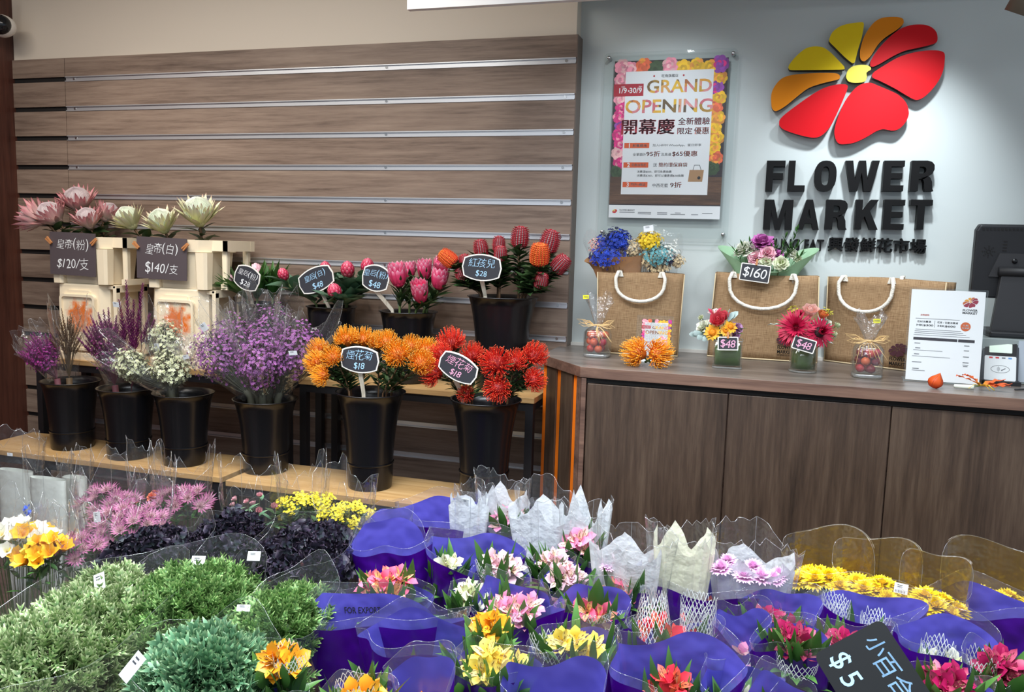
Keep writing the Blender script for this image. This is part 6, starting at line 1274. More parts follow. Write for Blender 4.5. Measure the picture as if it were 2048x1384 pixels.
def posy(t, parts_, foot, big=1.35):
    """parts_: (name, headmesh, px, py, y, direction, scale)"""
    st = MB()
    for nm, hm, px, py, y, d, s in parts_:
        p = at(px, py, y=y)-foot; d = V(d).normalized(); place(nm, hm, t, T(p-d*.008) @ aim(d, uni(0, 6)) @ Sc(s*big)); tube(st, [(0, 0, .01), (p.x*.3, p.y*.3, p.z*.5), p-d*.008], [.002, .0018, .0014], 4, cap=False)
    return st
def cm(name, a, b, **k): return [mk(name, [(0, a), (1, b)], .55, .14, .15, **k), mk(name+'_eye', a, .7)]
HD = {'carn_lilac': (lambda: carnation(1, .030), cm('carn_lilac', C(170, 60, 140), C(214, 124, 196))), 'carn_pink': (lambda: carnation(2, .026), cm('carn_pink', C(226, 130, 160), C(244, 196, 206))), 'carn_white': (lambda: carnation(3, .024), cm('carn_white', C(220, 226, 190), C(244, 244, 232))), 'carn_cream': (lambda: carnation(4, .020), cm('carn_cream', C(200, 216, 150), C(240, 242, 216))),
      'rose_red': (lambda: rose_head(1, .024), cm('rose_red', C(206, 40, 70), C(232, 96, 108))), 'rose_blush': (lambda: rose_head(2, .024), cm('rose_blush', C(244, 170, 150), C(250, 206, 196))), 'daisy_gold': (lambda: daisy(14, .020, .010, 1, 2, mid=.45), cm('daisy_gold', C(230, 140, 10), C(248, 190, 30))), 'gerbera': (lambda: daisy(40, .040, .0055, 3, 5, 14, mid=.22), cm('gerbera_red', C(150, 8, 50), C(206, 20, 74))), 'gerbera_dark': (lambda: daisy(40, .038, .0055, 2, 6, 14, mid=.34), [mk('gerbera_red', 0), mk('gerbera_dark_eye', C(46, 14, 20), .8)]),
      'lily_white': (lambda: alstro(4, .040), cm('lily_rosy_white', C(206, 60, 90), C(246, 232, 232))+[mk('lily_streak', 0), mk('lily_stamen', 0)]), 'sprig': (lambda: goldsprig(4), [mk('sprig_yellow', C(190, 180, 60), .6, .2), LEAF]), 'orange_bud': (lambda: rose_head(5, .018), cm('orange_bud', C(226, 90, 40), C(240, 150, 90))), 'mauve': (lambda: carnation(6, .02), cm('mauve', C(180, 110, 170), C(222, 180, 216)))}
def hd(k): return head(('posy', k), HD[k][0], HD[k][1])
SILVER = mk('silver_leaf', [(0, C(150, 176, 172)), (1, C(196, 214, 210))], .7, .1)
# --- dried bouquets in the first bag
KRAFT = mk('kraft_paper', C(190, 140, 96), .8, trans=.15, bump=.3, bscale=14); BLUED = [mk('dried_blue', [(0, C(18, 34, 130)), (1, C(36, 78, 206))], .7, .3), mk('dried_navy', C(30, 34, 84), .7, .2), mk('dried_pink', C(236, 170, 160), .7, .1), mk('dried_cream', C(214, 190, 148), .8, .2), mk('dried_green', C(150, 150, 120), .8)]
TEALD = [mk('dried_teal', [(0, C(60, 130, 140)), (1, C(120, 190, 196))], .7, .2), mk('dried_yellow', C(240, 204, 40), .7, .15), mk('dried_white', C(230, 230, 220), .7, .1), mk('dried_cream', 0), mk('dried_navy', 0)]
def wrapcone(m, c, zm, zt, RX, RY, lip, seed, wing=None, n=48, rows=12):
    """paper wrap standing in a bag: slim below the bag's mouth (zm), opening above it up to zt"""
    for j in range(rows+1):
        s = j/rows; z = zt*s
        if z < zm: q = z/zm; rx = RX[0]+(RX[1]-RX[0])*q; ry = RY[0]+(RY[1]-RY[0])*q; u_ = 0
        else: u_ = (z-zm)/(zt-zm); rx = RX[1]+(RX[2]-RX[1])*u_; ry = RY[1]+(RY[2]-RY[1])*u_**1.3
        for k in range(n):
            th = 2*pi*k/n; wv = 1+.04*sin(5*th+seed)*u_+.03*sin(3*th+2*seed)*u_; wg = wing(th)*u_**1.5 if wing else 0
            m.v.append((c.x*s+(rx*wv+wg)*cos(th), c.y*min(1, z/zm)+ry*wv*sin(th), z+lip(th)*u_**2)); m.t.append(s); m.r.append(.5)
    o = len(m.v)-n*(rows+1)
    for j in range(rows):
        for k in range(n): m.f.append((o+j*n+k, o+j*n+(k+1) % n, o+(j+1)*n+(k+1) % n, o+(j+1)*n+k)); m.mi.append(0)
def dried(label, foot, c, rx, zm, recipe, mats, kraft, seed):
    r = rx*.8
    rn = random.Random(seed); foot = V(foot); c = V(c); t = thing('dried_bouquet', label, 'bouquet', T(foot)); ax = (c-foot).normalized(); o = MB()
    for (ox, oz, rr, hh, n, mi, fr) in recipe:
        cc = c+V((ox*1.6, rn.uniform(-.01, .01), oz*1.35+.020)); pts = blob(cc, V((0, -.35, 1)), rr*1.5, hh*1.45, int(n*1.7), rn, -.8); florets(o, [(p-foot, d) for p, d in pts], fr*1.2, rn, 5, mi)
    part(t, 'dried_flowers', o, mats); s_ = MB(); spray_stems(s_, V((0, 0, 0)), [(p-foot, d) for p, d in blob(c+V((0, 0, .01)), ax, r*.8, r*.5, 60, rn, -.1)], rn, .001, 0); part(t, 'stems', s_, STEMB)
    m = MB(); wrapcone(m, c-foot, zm, (c-foot).z+(.012 if kraft else .045), (.030, rx*.80, rx), (.014, .030, .066), (lambda th: (.018*cos(th)+.012*sin(th)+.006*sin(3*th)-.006)) if kraft else (lambda th: .075*max(0, sin(th))+.014*sin(4*th)), seed)
    part(t, 'kraft_wrap' if kraft else 'clear_sleeve', m, KRAFT if kraft else CELLO)
    if kraft:
        m = MB(); wrapcone(m, c-foot, zm, (c-foot).z+.055, (.032, rx*.84, rx*1.12), (.016, .032, .075), lambda th: .03*sin(2*th)+.02*sin(5*th), seed+4); part(t, 'clear_sleeve', m, CELLO)
    return t
Ma, wa, ha, da = BAGS['a']
fa = Ma @ V((-.02, da*.5, .008)); ca = at(1228, 515, y=fa.y-.004)
t = dried('kraft-wrapped dried bouquet of blue flowers leaning out of the tote bag', fa, ca, .112, ha-.008, ((-.010, -.012, .052, .034, 300, 0, .0066), (.012, .030, .030, .030, 140, 0, .0064), (-.045, .015, .022, .026, 60, 2, .0042), (-.028, .026, .022, .02, 50, 0, .006), (.045, .012, .028, .03, 80, 3, .005), (.0, .035, .028, .034, 70, 1, .0075), (.028, -.012, .03, .016, 70, 4, .0055), (-.015, -.030, .03, .012, 60, 3, .005)), BLUED, True, 41)
fb = Ma @ V((.055, da*.55, .008)); cb = at(1316, 518, y=fb.y-.004)
t = dried('clear-wrapped dried bouquet of yellow and teal flowers in the tote bag', fb, cb, .092, ha-.008, ((-.022, .034, .034, .026, 190, 1, .006), (.0, -.004, .044, .03, 170, 0, .0055), (.022, -.002, .03, .03, 90, 2, .0055), (-.02, -.014, .04, .024, 150, 3, .0055), (.03, -.016, .014, .016, 40, 4, .006), (.0, -.034, .036, .012, 90, 3, .0055), (.045, -.02, .02, .018, 60, 3, .005)), TEALD, False, 42)
tagpart(t, at(1297, 457, y=fb.y-.03)-fb, .036, .022, .14, -.1)
# --- green-wrapped bouquet in the second bag
Mb_, wb, hb, db = BAGS['b']; fg = Mb_ @ V((.0, db*.5, .008)); yb = fg.y-.012
t = thing('fresh_bouquet', 'green-wrapped bouquet of lilac and white carnations in the tote bag', 'bouquet', T(fg)); GREENP = mk('green_paper', C(176, 216, 176), .7, trans=.2)
st = posy(t, [('bloom', hd('carn_lilac'), 1524, 489, yb, (-.05, -.5, .8), .92), ('bloom', hd('carn_pink'), 1534, 509, yb-.03, (.1, -.8, .5), .80), ('bloom', hd('carn_pink'), 1512, 517, yb-.02, (-.2, -.8, .4), .75), ('bloom', hd('carn_white'), 1488, 501, yb, (-.4, -.5, .7), .9), ('bloom', hd('carn_white'), 1506, 501, yb-.005, (-.1, -.6, .6), .8), ('bloom', hd('carn_lilac'), 1552, 511, yb-.01, (.2, -.6, .6), .6), ('bloom', hd('carn_cream'), 1532, 523, yb-.045, (.1, -.9, .3), .75), ('bloom', hd('carn_cream'), 1562, 527, yb-.045, (.2, -.9, .3), .85), ('bloom', hd('carn_white'), 1584, 507, yb, (.3, -.6, .6), .6), ('bloom', hd('carn_cream'), 1596, 517, yb-.01, (.3, -.7, .5), .5)], fg, 1.75); part(t, 'stems', st, STEM)
lf = MB(); rn = random.Random(8)
for (x0, y0, x1, y1, n_) in ((1570, 530, 1596, 462, 16), (1560, 530, 1572, 474, 12), (1575, 520, 1604, 490, 12), (1480, 530, 1464, 498, 10), (1490, 528, 1484, 490, 9), (1500, 525, 1500, 486, 7), (1550, 525, 1552, 494, 8), (1585, 535, 1610, 510, 10), (1545, 528, 1545, 500, 8), (1570, 530, 1580, 500, 12)):
    a_, b_ = at(x0, y0-10, y=yb-.012)-fg, at(x1, y1-6, y=yb-.022)-fg; tube(lf, [a_*.3, a_, b_], .0009, 3, cap=False)
    for i in range(n_):
        s = i/n_; p = a_.lerp(b_, s); an = i*2.4; lance_leaf(lf, p, (b_-a_).normalized()+V((cos(an), sin(an)*.6, .1))*.9, rn.uniform(.018, .030), .0085, 0, rn.random(), .3)
part(t, 'greenery', lf, LEAF); m = MB(); wrapcone(m, at(1534, 522, y=fg.y)-fg, hb-.010, at(1534, 522, y=fg.y).z-fg.z, (.03, .105, .125), (.014, .034, .075), lambda th: .030*max(0, sin(th))+.050*max(0, abs(cos(th))-.6)/.4-.040*max(0, -sin(th)), 3, lambda th: .055*max(0, abs(cos(th))-.75)/.25)
part(t, 'green_wrap', m, GREENP)
def mini_board(label, px, py, y, w, h, rot, s, chm, peg=True, rest=None):
    p = at(px, py, y=y); k = mpp(p); w, h = w*k, h*k; t = thing('mini_chalkboard', label, 'price sign', T(p), 'mini chalkboards'); M = Rx(-.08) @ FRONT @ Rz(rad(-rot)); m = MB(); prism(m, rrect(w, h, .004, 3), -.002, .002, 0, M); part(t, 'frame', m, WFRAME, smooth=False)
    m = MB(); prism(m, rrect(w-.007, h-.007, .002, 3), .001, .0028, 0, M); cb_ = part(t, 'chalkboard', m, CHALKB, smooth=False); m = MB(); chalk(m, s, 0, 0, h*.62, .0032, 0, M, sp=.95); part(cb_, 'chalk_writing', m, chm, smooth=False)
    if peg: m = MB(); box(m, (0, h*.62, .004), (.007, .022, .004), 0, M); box(m, (0, h*.62, -.004), (.007, .022, .004), 0, M); part(t, 'peg', m, PEGW, smooth=False)
    return t
mini_board('white-framed mini chalkboard reading $160 clipped on a tote bag', 1510, 546, Mb_.translation.y-.036, 58, 35, 6, '$160', CHALKW)
# --- square vase posy
def vase(label, px, py, wpx, h, square, flw, cat_='flower arrangement'):
    c = at(px, py, z=ZC); k = mpp(c); w = wpx*k; c = V((c.x, c.y+w*.5, ZC)); t = thing('vase_arrangement', label, cat_, T(c)); r = w/2; q = 9.0 if square else 2.0; m = MB(); pr = [(0.0001, 0.0), (r*.96, 0), (r, .004), (r, h), (r-.002, h+.001), (r-.0035, h), (r-.0035, .010), (0.0001, .008)]; lathe(m, pr, 48, 0, Rz(.05), sq=q); part(t, 'glass_vase', m, GLASS)
    m = MB(); lathe(m, [(0.0001, .012), (r-.006, .012), (r-.006, h*.80), (0.0001, h*.80)], 40, 0, Rz(.05), sq=q); part(t, 'leaf_lining', m, mk('folded_leaf', C(84, 112, 44), .5, noise=.4, nscale=26), label='green folded leaf inside the glass')
    m = MB(); lathe(m, [(r*.9, -.0002), (r, .001), (r+.0006, .004), (r+.0004, .007)], 48, 0, Rz(.05), sq=q); part(t, 'glass_base', m, ACRYE); m = MB(); lathe(m, [(r-.0036, h), (r+.0004, h+.001), (r, h-.002)], 48, 0, Rz(.05), sq=q); part(t, 'glass_rim', m, ACRYE)
    st = posy(t, [(nm, hd(k_), x, y_, c.y+dy, d, s) for nm, k_, x, y_, dy, d, s in flw], c); part(t, 'stems', st, STEM); return t, c
t, c = vase('square glass vase of mixed rose, lily and golden daisies beside the jute bags', 1452, 738, 58, .096, True, [('bloom', 'carn_white', 1408, 654, -.01, (-.7, -.5, .5), .95), ('bloom', 'lily_white', 1430, 632, .01, (-.1, -.4, .9), .75), ('bloom', 'rose_red', 1436, 645, -.03, (-.1, -.7, .6), 1.0), ('bloom', 'daisy_gold', 1424, 664, -.05, (-.2, -.9, .3), 1.0), ('bloom', 'daisy_gold', 1462, 652, -.04, (.3, -.8, .5), .8), ('bloom', 'daisy_gold', 1452, 660, -.05, (.1, -.9, .4), .7), ('bloom', 'rose_red', 1446, 636, -.01, (.1, -.5, .9), .8), ('bloom', 'mauve', 1474, 656, .0, (.6, -.5, .5), .9), ('bloom', 'carn_cream', 1400, 634, .0, (-.8, -.3, .5), .45), ('bloom', 'mauve', 1472, 672, -.01, (.7, -.6, .2), .7)])
lf = MB(); rn = random.Random(12)
for px, py, dx, dz in ((1395, 666, -1, .1), (1402, 674, -1, -.1), (1412, 676, -.7, -.3), (1462, 632, .4, .9), (1456, 626, .0, 1), (1468, 630, .5, .7), (1388, 668, -1, .0)):
    p = at(px, py, y=c.y-.03)-c; petal(lf, .040, .020, 0, -.4, T(p-V((dx, 0, dz)).normalized()*.02) @ aim((dx, -.3, dz)) @ Ry(-pi/2), 5, .2, 'rd', 0, rn.random(), .08)
part(t, 'silver_leaves', lf, SILVER); lf = MB()
for px, py, dx, dz in ((1470, 668, .6, .2), (1440, 672, -.1, .2), (1430, 674, -.4, .1), (1476, 660, .8, .4), (1446, 668, .2, .5), (1415, 668, -.6, .3)): lance_leaf(lf, at(px, py, y=c.y-.03)-c, (dx, -.4, dz), .035, .016, 0, rn.random(), -.4)
part(t, 'leaves', lf, LEAF)
mini_board('mini chalkboard reading $48 in pink, clipped on the square vase', 1456, 687, c.y-.066, 40, 27, -3, '$48', CHALKP)
t, c = vase('round glass vase of big crimson gerberas beside the empty tote bag', 1606, 747, 54, .090, False, [('bloom', 'gerbera', 1592, 654, -.045, (-.15, -.95, .3), 1.15), ('bloom', 'gerbera_dark', 1640, 664, -.045, (.35, -.9, .25), 1.0), ('bloom', 'gerbera', 1574, 668, -.02, (-.6, -.7, .1), .75), ('bloom', 'rose_blush', 1620, 628, -.015, (.05, -.5, .85), 1.0), ('bloom', 'orange_bud', 1644, 632, -.01, (.3, -.4, .85), .9), ('bloom', 'gerbera', 1598, 626, .01, (-.1, -.2, 1), .6), ('bloom', 'carn_white', 1656, 646, .0, (.7, -.5, .5), .55), ('bloom', 'carn_white', 1626, 648, -.03, (.1, -.8, .6), .5), ('bloom', 'sprig', 1586, 622, .0, (-.2, -.2, 1), .8), ('bloom', 'sprig', 1654, 624, .0, (.3, -.2, 1), .6), ('bloom', 'carn_cream', 1676, 650, .01, (.9, -.2, .4), .5), ('bloom', 'carn_cream', 1668, 668, .0, (.9, -.3, .2), .6)])
mini_board('tilted mini chalkboard reading $48 in pink, on the gerbera vase', 1608, 689, c.y-.068, 44, 27, 14, '$48', CHALKP, False)
lf = MB(); petal(lf, .05, .022, 0, -.3, T(at(1566, 650, y=c.y-.01)-c) @ Rz(pi) @ Ry(-.1), 5, .2, 'rd', 0, .5, .08)
for px, py, dx, dz in ((1600, 680, -.2, .4), (1625, 682, .2, .3), (1585, 680, -.5, .3), (1648, 684, .5, .1)): lance_leaf(lf, at(px, py, y=c.y-.03)-c, (dx, -.4, dz), .035, .016, 0, .4, -.4)
part(t, 'leaves', lf, SILVER)
# --- jars of red fruit wrapped in cellophane
FRUIT = [mk('red_fruit_skin', [(0, C(196, 40, 36)), (1, C(214, 70, 56))], .4, .25, hue=.02), mk('deep_red_fruit', C(132, 24, 44), .4), LEAF]; RAFF = mk('raffia', [(0, C(206, 168, 110)), (1, C(226, 194, 140))], .7, .15); YTAG = mk('yellow_tag', C(240, 236, 40), .6)
def fruit_jar(label, px, py, wpx, h, seed, tagp, topy):
    rn = random.Random(seed); c = at(px, py, z=ZC); k = mpp(c); w = wpx*k; c = V((c.x, c.y+w*.5, ZC)); t = thing('fruit_jar_gift', label, 'gift jar', T(c), 'wrapped fruit jars'); r = w/2; m = MB()
    lathe(m, [(0.0001, 0), (r*.92, 0), (r*.97, .006), (r, h*.5), (r*.96, h*.9), (r*.8, h), (r*.77, h), (r*.92, h*.88), (r*.955, h*.5), (r*.92, .014), (0.0001, .012)], 40, 0, sq=4.0); part(t, 'glass_jar', m, GLASS)
    m = MB(); lathe(m, [(r*.88, .0), (r*.975, .004), (r*.98, .010), (r*.93, .013)], 40, 0, sq=4.0); part(t, 'glass_base', m, ACRYE)
    fr = r*.31
    for z_ in range(int((h-.014)/(fr*1.7))):
        for i in range(5):
            a = 2*pi*i/5+z_*.6; rr = r*.58 if i else r*.05; m = MB(); fx = rr*cos(a) if i else 0; ball(m, (0, 0, 0), (fr, fr, fr*.95), 1 if rn.random() < .22 else 0, n=14, m=9, r=rn.random()); tube(m, [(0, 0, fr*.9), (.002, 0, fr*1.1)], .0012, 4, 2); part(t, 'red_fruit', m, FRUIT, T(rr*cos(a), rr*sin(a), .014+fr+z_*fr*1.72+rn.uniform(0, .002)) @ Rx(rn.uniform(-1, 1)))
    ztop = at(px, topy, y=c.y).z-ZC; zn = h+.012; m = MB(); n = 40; prof = [(r*1.04, .001), (r*1.08, h*.5), (r*1.06, h*.85), (r*.6, h+.002), (r*.26, zn), (r*.34, zn+.010), (r*.72, zn+(ztop-zn)*.6), (r*1.02, ztop)]
    for j, (rr, z_) in enumerate(prof):
        for k2 in range(n):
            th = 2*pi*k2/n; f = 1+(.10*sin(9*th+seed) if 2 < j else .03*sin(7*th+seed))+(.10*sin(5*th) if j > 4 else 0); m.v.append((rr*f*cos(th), rr*f*sin(th), z_+(.016*sin(4*th+seed)+.008*sin(11*th) if j == len(prof)-1 else 0))); m.t.append(0); m.r.append(.5)
    for j in range(len(prof)-1):
        for k2 in range(n): m.f.append((j*n+k2, j*n+(k2+1) % n, (j+1)*n+(k2+1) % n, (j+1)*n+k2)); m.mi.append(1 if j > 3 else 0)
    part(t, 'clear_wrap', m, [CELLO, CELLO2]); m = MB()
    lathe(m, [(r*.27, zn-.003), (r*.33, zn), (r*.27, zn+.004)], 14, 0)
    for i in range(5):
        for sg in (-1, 1): a = rn.uniform(-.25, .35); L_ = rn.uniform(.045, .078); tube(m, [(sg*r*.25, -r*.25, zn), (sg*L_*.6, -r*.3, zn+.012+.02*a), (sg*L_, -r*.32, zn+.006+.05*a), (sg*L_*.7, -r*.38, zn-.004+.03*a), (sg*.006, -r*.32, zn)], .0012, 4, 0, r=rn.random(), cap=False)
    for i in range(6): sx = rn.uniform(-1, 1); tube(m, [(0, -r*.3, zn), (sx*.034, -r*.9, zn-.014), (sx*.06+.014, -r*1.14, zn-.045-rn.uniform(0, .025))], .0011, 4, 0, r=rn.random())
    part(t, 'raffia_bow', m, RAFF); m = MB(); q = at(tagp[0], tagp[1], y=c.y-.015)-c; prism(m, [(-.011, -.007), (.011, -.007), (.011, .007), (-.011, .007)], 0, .0006, 0, T(q) @ FRONT @ Rz(.08)); write(m, '$88.0', q.x, q.z, w=.015, z=0, mi=1, M=T(0, q.y-.0009, 0) @ FRONT, bold=.01) if False else None
    for yy in (-.001, .002): flat(m, [(-.008, yy), (.008, yy), (.008, yy+.0012), (-.008, yy+.0012)], .0009, 1, T(q) @ FRONT)
    part(t, 'yellow_label', m, [YTAG, TAGI], smooth=False, label='yellow price label'); m = MB(); tube(m, [q+V((0, .002, -.006)), (q.x*.5, 0, (q.z+zn)/2), (0, 0, zn)], .0006, 3); part(t, 'label_thread', m, CELLO2); return t
fruit_jar('cellophane-wrapped jar of red fruit nearest the slatted wall', 1189, 716, 53, .104, 3, (1172, 594), 592)
fruit_jar('cellophane-wrapped jar of red fruit between the gerbera vase and the price list', 1736, 758, 58, .108, 5, (1754, 642), 630)
# --- small acrylic stand with a flower-bordered card
p = at(1306, 725, z=ZC); k = mpp(p); t = thing('card_stand', 'small clear stand with a grand opening card before the first tote bag', 'sign stand', T(p) @ Rz(.06)); LN = Rx(-.10); m = MB()
prism(m, rrect(.128, .165, .004), .0012, .003, 0, LN @ T(0, 0, .083) @ FRONT, side=1); prism(m, rrect(.128, .165, .004), -.003, -.0012, 0, LN @ T(0, 0, .083) @ FRONT, side=1); box2(m, (-.05, -.02, 0), (.05, .018, .003), 1); part(t, 'acrylic_stand', m, [ACRY, ACRYE], smooth=False)
CW, CHh = .104, .150; MCd = LN @ T(.006, 0, .076) @ FRONT; u, v, SHEET = poster_art(t, CW, CHh, MCd); q = MB(); Z = .00135
flat(q, [(u(0), v(.145)), (u(.30), v(.145)), (u(.30), v(.215)), (u(0), v(.215))], Z, 1, MCd); write(q, '旺角店限定', u(.15), v(.18), w=CW*.24, h=CHh*.04, z=Z+.0003, mi=3, M=MCd, bold=.01); write(q, '簡約環保麻袋', u(.36), v(.53), w=CW*.42, h=CHh*.03, z=Z, mi=1, M=MCd); write(q, '免費換購', u(.44), v(.62), w=CW*.2, h=CHh*.022, z=Z, mi=0, M=MCd, bold=.01)
flat(q, [(u(.42), v(.66)), (u(.86), v(.68)), (u(.84), v(.82)), (u(.40), v(.82))], Z, 4, MCd)
for i in range(7): rose(q, u(.72)+.012*cos(i*2.4)*sqrt(i/7), v(.53)+.016*sin(i*2.4)*sqrt(i/7), .011, 0, Z+.0001*i, MCd)
part(SHEET, 'wording', q, [INK, INKR, INKO, PAPERW, mk('print_jute', 0), INKG]+[PAPERW]+RM, smooth=False); q = MB(); write(q, 'GRAND', u(.64), v(.185), w=CW*.56, h=CHh*.072, z=Z, M=MCd, bold=.02); write(q, 'OPENING', u(.51), v(.30), w=CW*.76, h=CHh*.082, z=Z, M=MCd, bold=.02); part(SHEET, 'headline', q, floral(), smooth=False)
# --- two orange pincushion heads lying on the worktop
for i, (px, py, d, label) in enumerate(((1278, 710, (-.85, -.25, .25), 'orange pincushion head lying on the counter, facing the slatted wall'), (1312, 711, (.80, -.45, .25), 'orange pincushion head lying on the counter, facing the square vase'))):
    p = at(px, py, y=at(1294, 734, z=ZC).y+.012); d = V(d).normalized(); t = thing('pincushion_flower', label, 'flower', T(p.x, p.y, ZC), 'pincushion heads on the counter'); place('bloom', head(('bloom', 'po', i), lambda: pincushion(i), PIN_O), t, T(0, 0, .043) @ T(-d*.022) @ aim(d) @ Sc(1.28)); m = MB(); tube(m, [V((0, 0, .034))-d*.02, V((-d.x*.045, .012, .012))], .004, 6); part(t, 'stem', m, STEM)
# --- price list in an acrylic stand
P, Q = at(1806, 761, z=ZC), at(1962, 773, z=ZC); yaw = math.atan2(Q.y-P.y, Q.x-P.x); w_ = (Q-P).length; H_ = .300; t = thing('price_list_stand', 'upright white delivery price list in a clear stand before the screen', 'sign stand', T((P.x+Q.x)/2, (P.y+Q.y)/2, ZC) @ Rz(yaw)); LN = Rx(-.12); MS = LN @ T(0, 0, H_/2) @ FRONT; m = MB()
prism(m, rrect(w_, H_, .002, 2), .0015, .003, 0, MS, side=1); prism(m, rrect(w_, H_, .002, 2), -.003, -.0015, 0, MS, side=1); box2(m, (-w_/2, 0, 0), (w_/2, .08, .003), 1); part(t, 'acrylic_stand', m, [ACRY, ACRYE], smooth=False)
WS, HS = w_-.012, H_-.010; u = lambda a: (a-.5)*WS; v = lambda b: (.5-b)*HS; q = MB(); prism(q, rrect(WS, HS, .001, 2), -.0008, .0008, 0, MS); part(t, 'paper_sheet', q, PAPERW, smooth=False); q = MB(); Z = .0012
emblem(q, u(.81), v(.115), WS*.20, Z, MS, {'yellow': 0, 'orange': 1, 'red': 2, 'centre': 0}); part(t, 'small_emblem', q, [mk('emblem_gold_print', C(226, 156, 40), .6), mk('emblem_rust_print', C(196, 96, 40), .6), mk('emblem_wine_print', C(150, 34, 60), .6)], smooth=False)
q = MB()
for s, x, y, w2, h2, mi, bo in (('FLOWER', .81, .205, .20, .024, 0, .03), ('MARKET', .81, .235, .20, .024, 0, .03), ('送貨服務', .205, .278, .12, .020, 3, .01), ('花材消費滿', .20, .352, .19, .022, 0, .012), ('HK$300', .215, .392, .23, .024, 0, .025), ('花束 / 花籃消費滿', .52, .352, .28, .022, 0, .012), ('HK$600', .51, .392, .24, .024, 0, .025)): write(q, s, u(x), v(y), w=WS*w2, h=HS*h2, z=Z, mi=mi, M=MS, bold=bo)
flat(q, disc(u(.765), v(.385), WS*.068, 22), Z, 1, MS); write(q, '九龍', u(.765), v(.372), w=WS*.075, h=HS*.020, z=Z+.0004, mi=2, M=MS, bold=.01); write(q, '免運費', u(.765), v(.400), w=WS*.10, h=HS*.018, z=Z+.0004, mi=2, M=MS, bold=.01)
flat(q, [(u(.345), v(.335)), (u(.35), v(.335)), (u(.35), v(.41)), (u(.345), v(.41))], Z, 0, MS); flat(q, [(u(.07), v(.525)), (u(.67), v(.525)), (u(.67), v(.556)), (u(.07), v(.556))], Z, 4, MS); flat(q, [(u(.68), v(.525)), (u(.90), v(.525)), (u(.90), v(.556)), (u(.68), v(.556))], Z, 4, MS)
for x, y, w2, th in ((.38, .318, .60, .005), (.40, .438, .62, .005), (.41, .458, .66, .005), (.43, .478, .70, .005), (.45, .500, .76, .005), (.13, .592, .08, .009), (.80, .592, .07, .009), (.14, .645, .07, .009), (.28, .668, .40, .005), (.80, .645, .07, .009), (.13, .712, .07, .009), (.33, .735, .52, .005), (.80, .712, .08, .009), (.14, .800, .13, .009), (.80, .775, .08, .009), (.80, .80, .08, .005), (.80, .815, .06, .009), (.13, .872, .09, .009), (.17, .892, .18, .006)): flat(q, [(u(x-w2/2), v(y-th/2)), (u(x+w2/2), v(y-th/2)), (u(x+w2/2), v(y+th/2)), (u(x-w2/2), v(y+th/2))], Z, 5, MS)
part(t, 'wording', q, [INK, mk('print_rust', C(206, 96, 40), .6), PAPERW, INKO, mk('print_bar', C(46, 40, 48), .6), INKG], smooth=False)
# --- card terminal, screen on its riser, cables
p = at(2004, 772, z=ZC); k = mpp(p); t = thing('card_terminal', 'card payment terminal with a lit pale screen, leaning beside the price list', 'card reader', T(p.x, p.y+.03, ZC) @ Rz(-.05)); w_, h_ = 66*k, 90*k; LN = Rx(-.30); MT = LN @ T(0, 0, h_*.53) @ FRONT; m = MB()
prism(m, rrect(w_, h_, .010), -.026, 0, 0, MT); o = part(t, 'housing', m, mk('terminal_grey', C(48, 52, 58), .35), smooth=False, bevel=.003); m = MB(); prism(m, rrect(w_*.86, h_*.56, .004), 0, .0012, 0, MT @ T(0, -h_*.16, 0)); part(t, 'white_face', m, mk('terminal_white', C(226, 230, 230), .4), smooth=False)
m = MB(); prism(m, rrect(w_*.86, h_*.33, .004), 0, .0012, 0, MT @ T(0, h_*.30, 0)); part(t, 'screen_bezel', m, BLACKP, smooth=False); m = MB(); prism(m, rrect(w_*.62, h_*.21, .002), .001, .0018, 0, MT @ T(0, h_*.30, 0)); sm = mk('lit_screen', C(206, 222, 206), .4); b_ = sm.node_tree.nodes['Principled BSDF']; b_.inputs['Emission Color'].default_value = C(206, 226, 210); b_.inputs['Emission Strength'].default_value = .35; part(t, 'screen', m, sm, smooth=False)
m = MB()
for i in range(3):
    for j in range(13):
        a = rad(-50+100*j/12); rr = (.004+.0028*i)
        if j < 12: a2 = rad(-50+100*(j+1)/12); flat(m, [(rr*cos(a)-.012, rr*sin(a)), ((rr+.0012)*cos(a)-.012, (rr+.0012)*sin(a)), ((rr+.0012)*cos(a2)-.012, (rr+.0012)*sin(a2)), (rr*cos(a2)-.012, rr*sin(a2))], .0016, 0, MT @ T(0, -h_*.18, 0))
ring = [(.026*cos(2*pi*i/28), .012*sin(2*pi*i/28), .0016) for i in range(29)]; tube(m, ring, .0006, 4, 0, MT @ T(0, -h_*.18, 0)); flat(m, [(.004, -.006), (.016, .002), (.014, .004), (.002, -.003)], .0016, 0, MT @ T(0, -h_*.18, 0))
for i, mi in enumerate((1, 1, 0, 2)): flat(m, [(-.030+.018*i, 0), (-.020+.018*i, 0), (-.020+.018*i, .005), (-.030+.018*i, .005)], .0016, mi, MT @ T(-.002, h_*.06, 0))
part(t, 'printed_symbols', m, [INKG, mk('print_red_mark', C(206, 60, 60), .5), mk('print_blue_mark', C(90, 150, 210), .5)], smooth=False); m = MB(); box2(m, (-w_*.45, -.012, 0), (w_*.55, .07, .012)); prism(m, [(-.004, .008), (.066, .008), (.070, h_*.55)], -w_*.12, w_*.12, 0, Rz(pi/2) @ Rx(pi/2)) ; part(t, 'stand_foot', m, BLACKT, smooth=False)
RY = -.235; zr = at(2000, 677, y=RY).z; x0 = at(1962, 700, y=RY).x; m = MB(); box2(m, (x0, RY, ZC), (1.25, .02, zr)); o = place('riser_box', mesh('riser_box', m, mk('grey_riser', C(150, 160, 158), .35, coat=.3), False)); bev(o, .003); tag(o, 'pale grey riser box under the dark till screen', 'box')
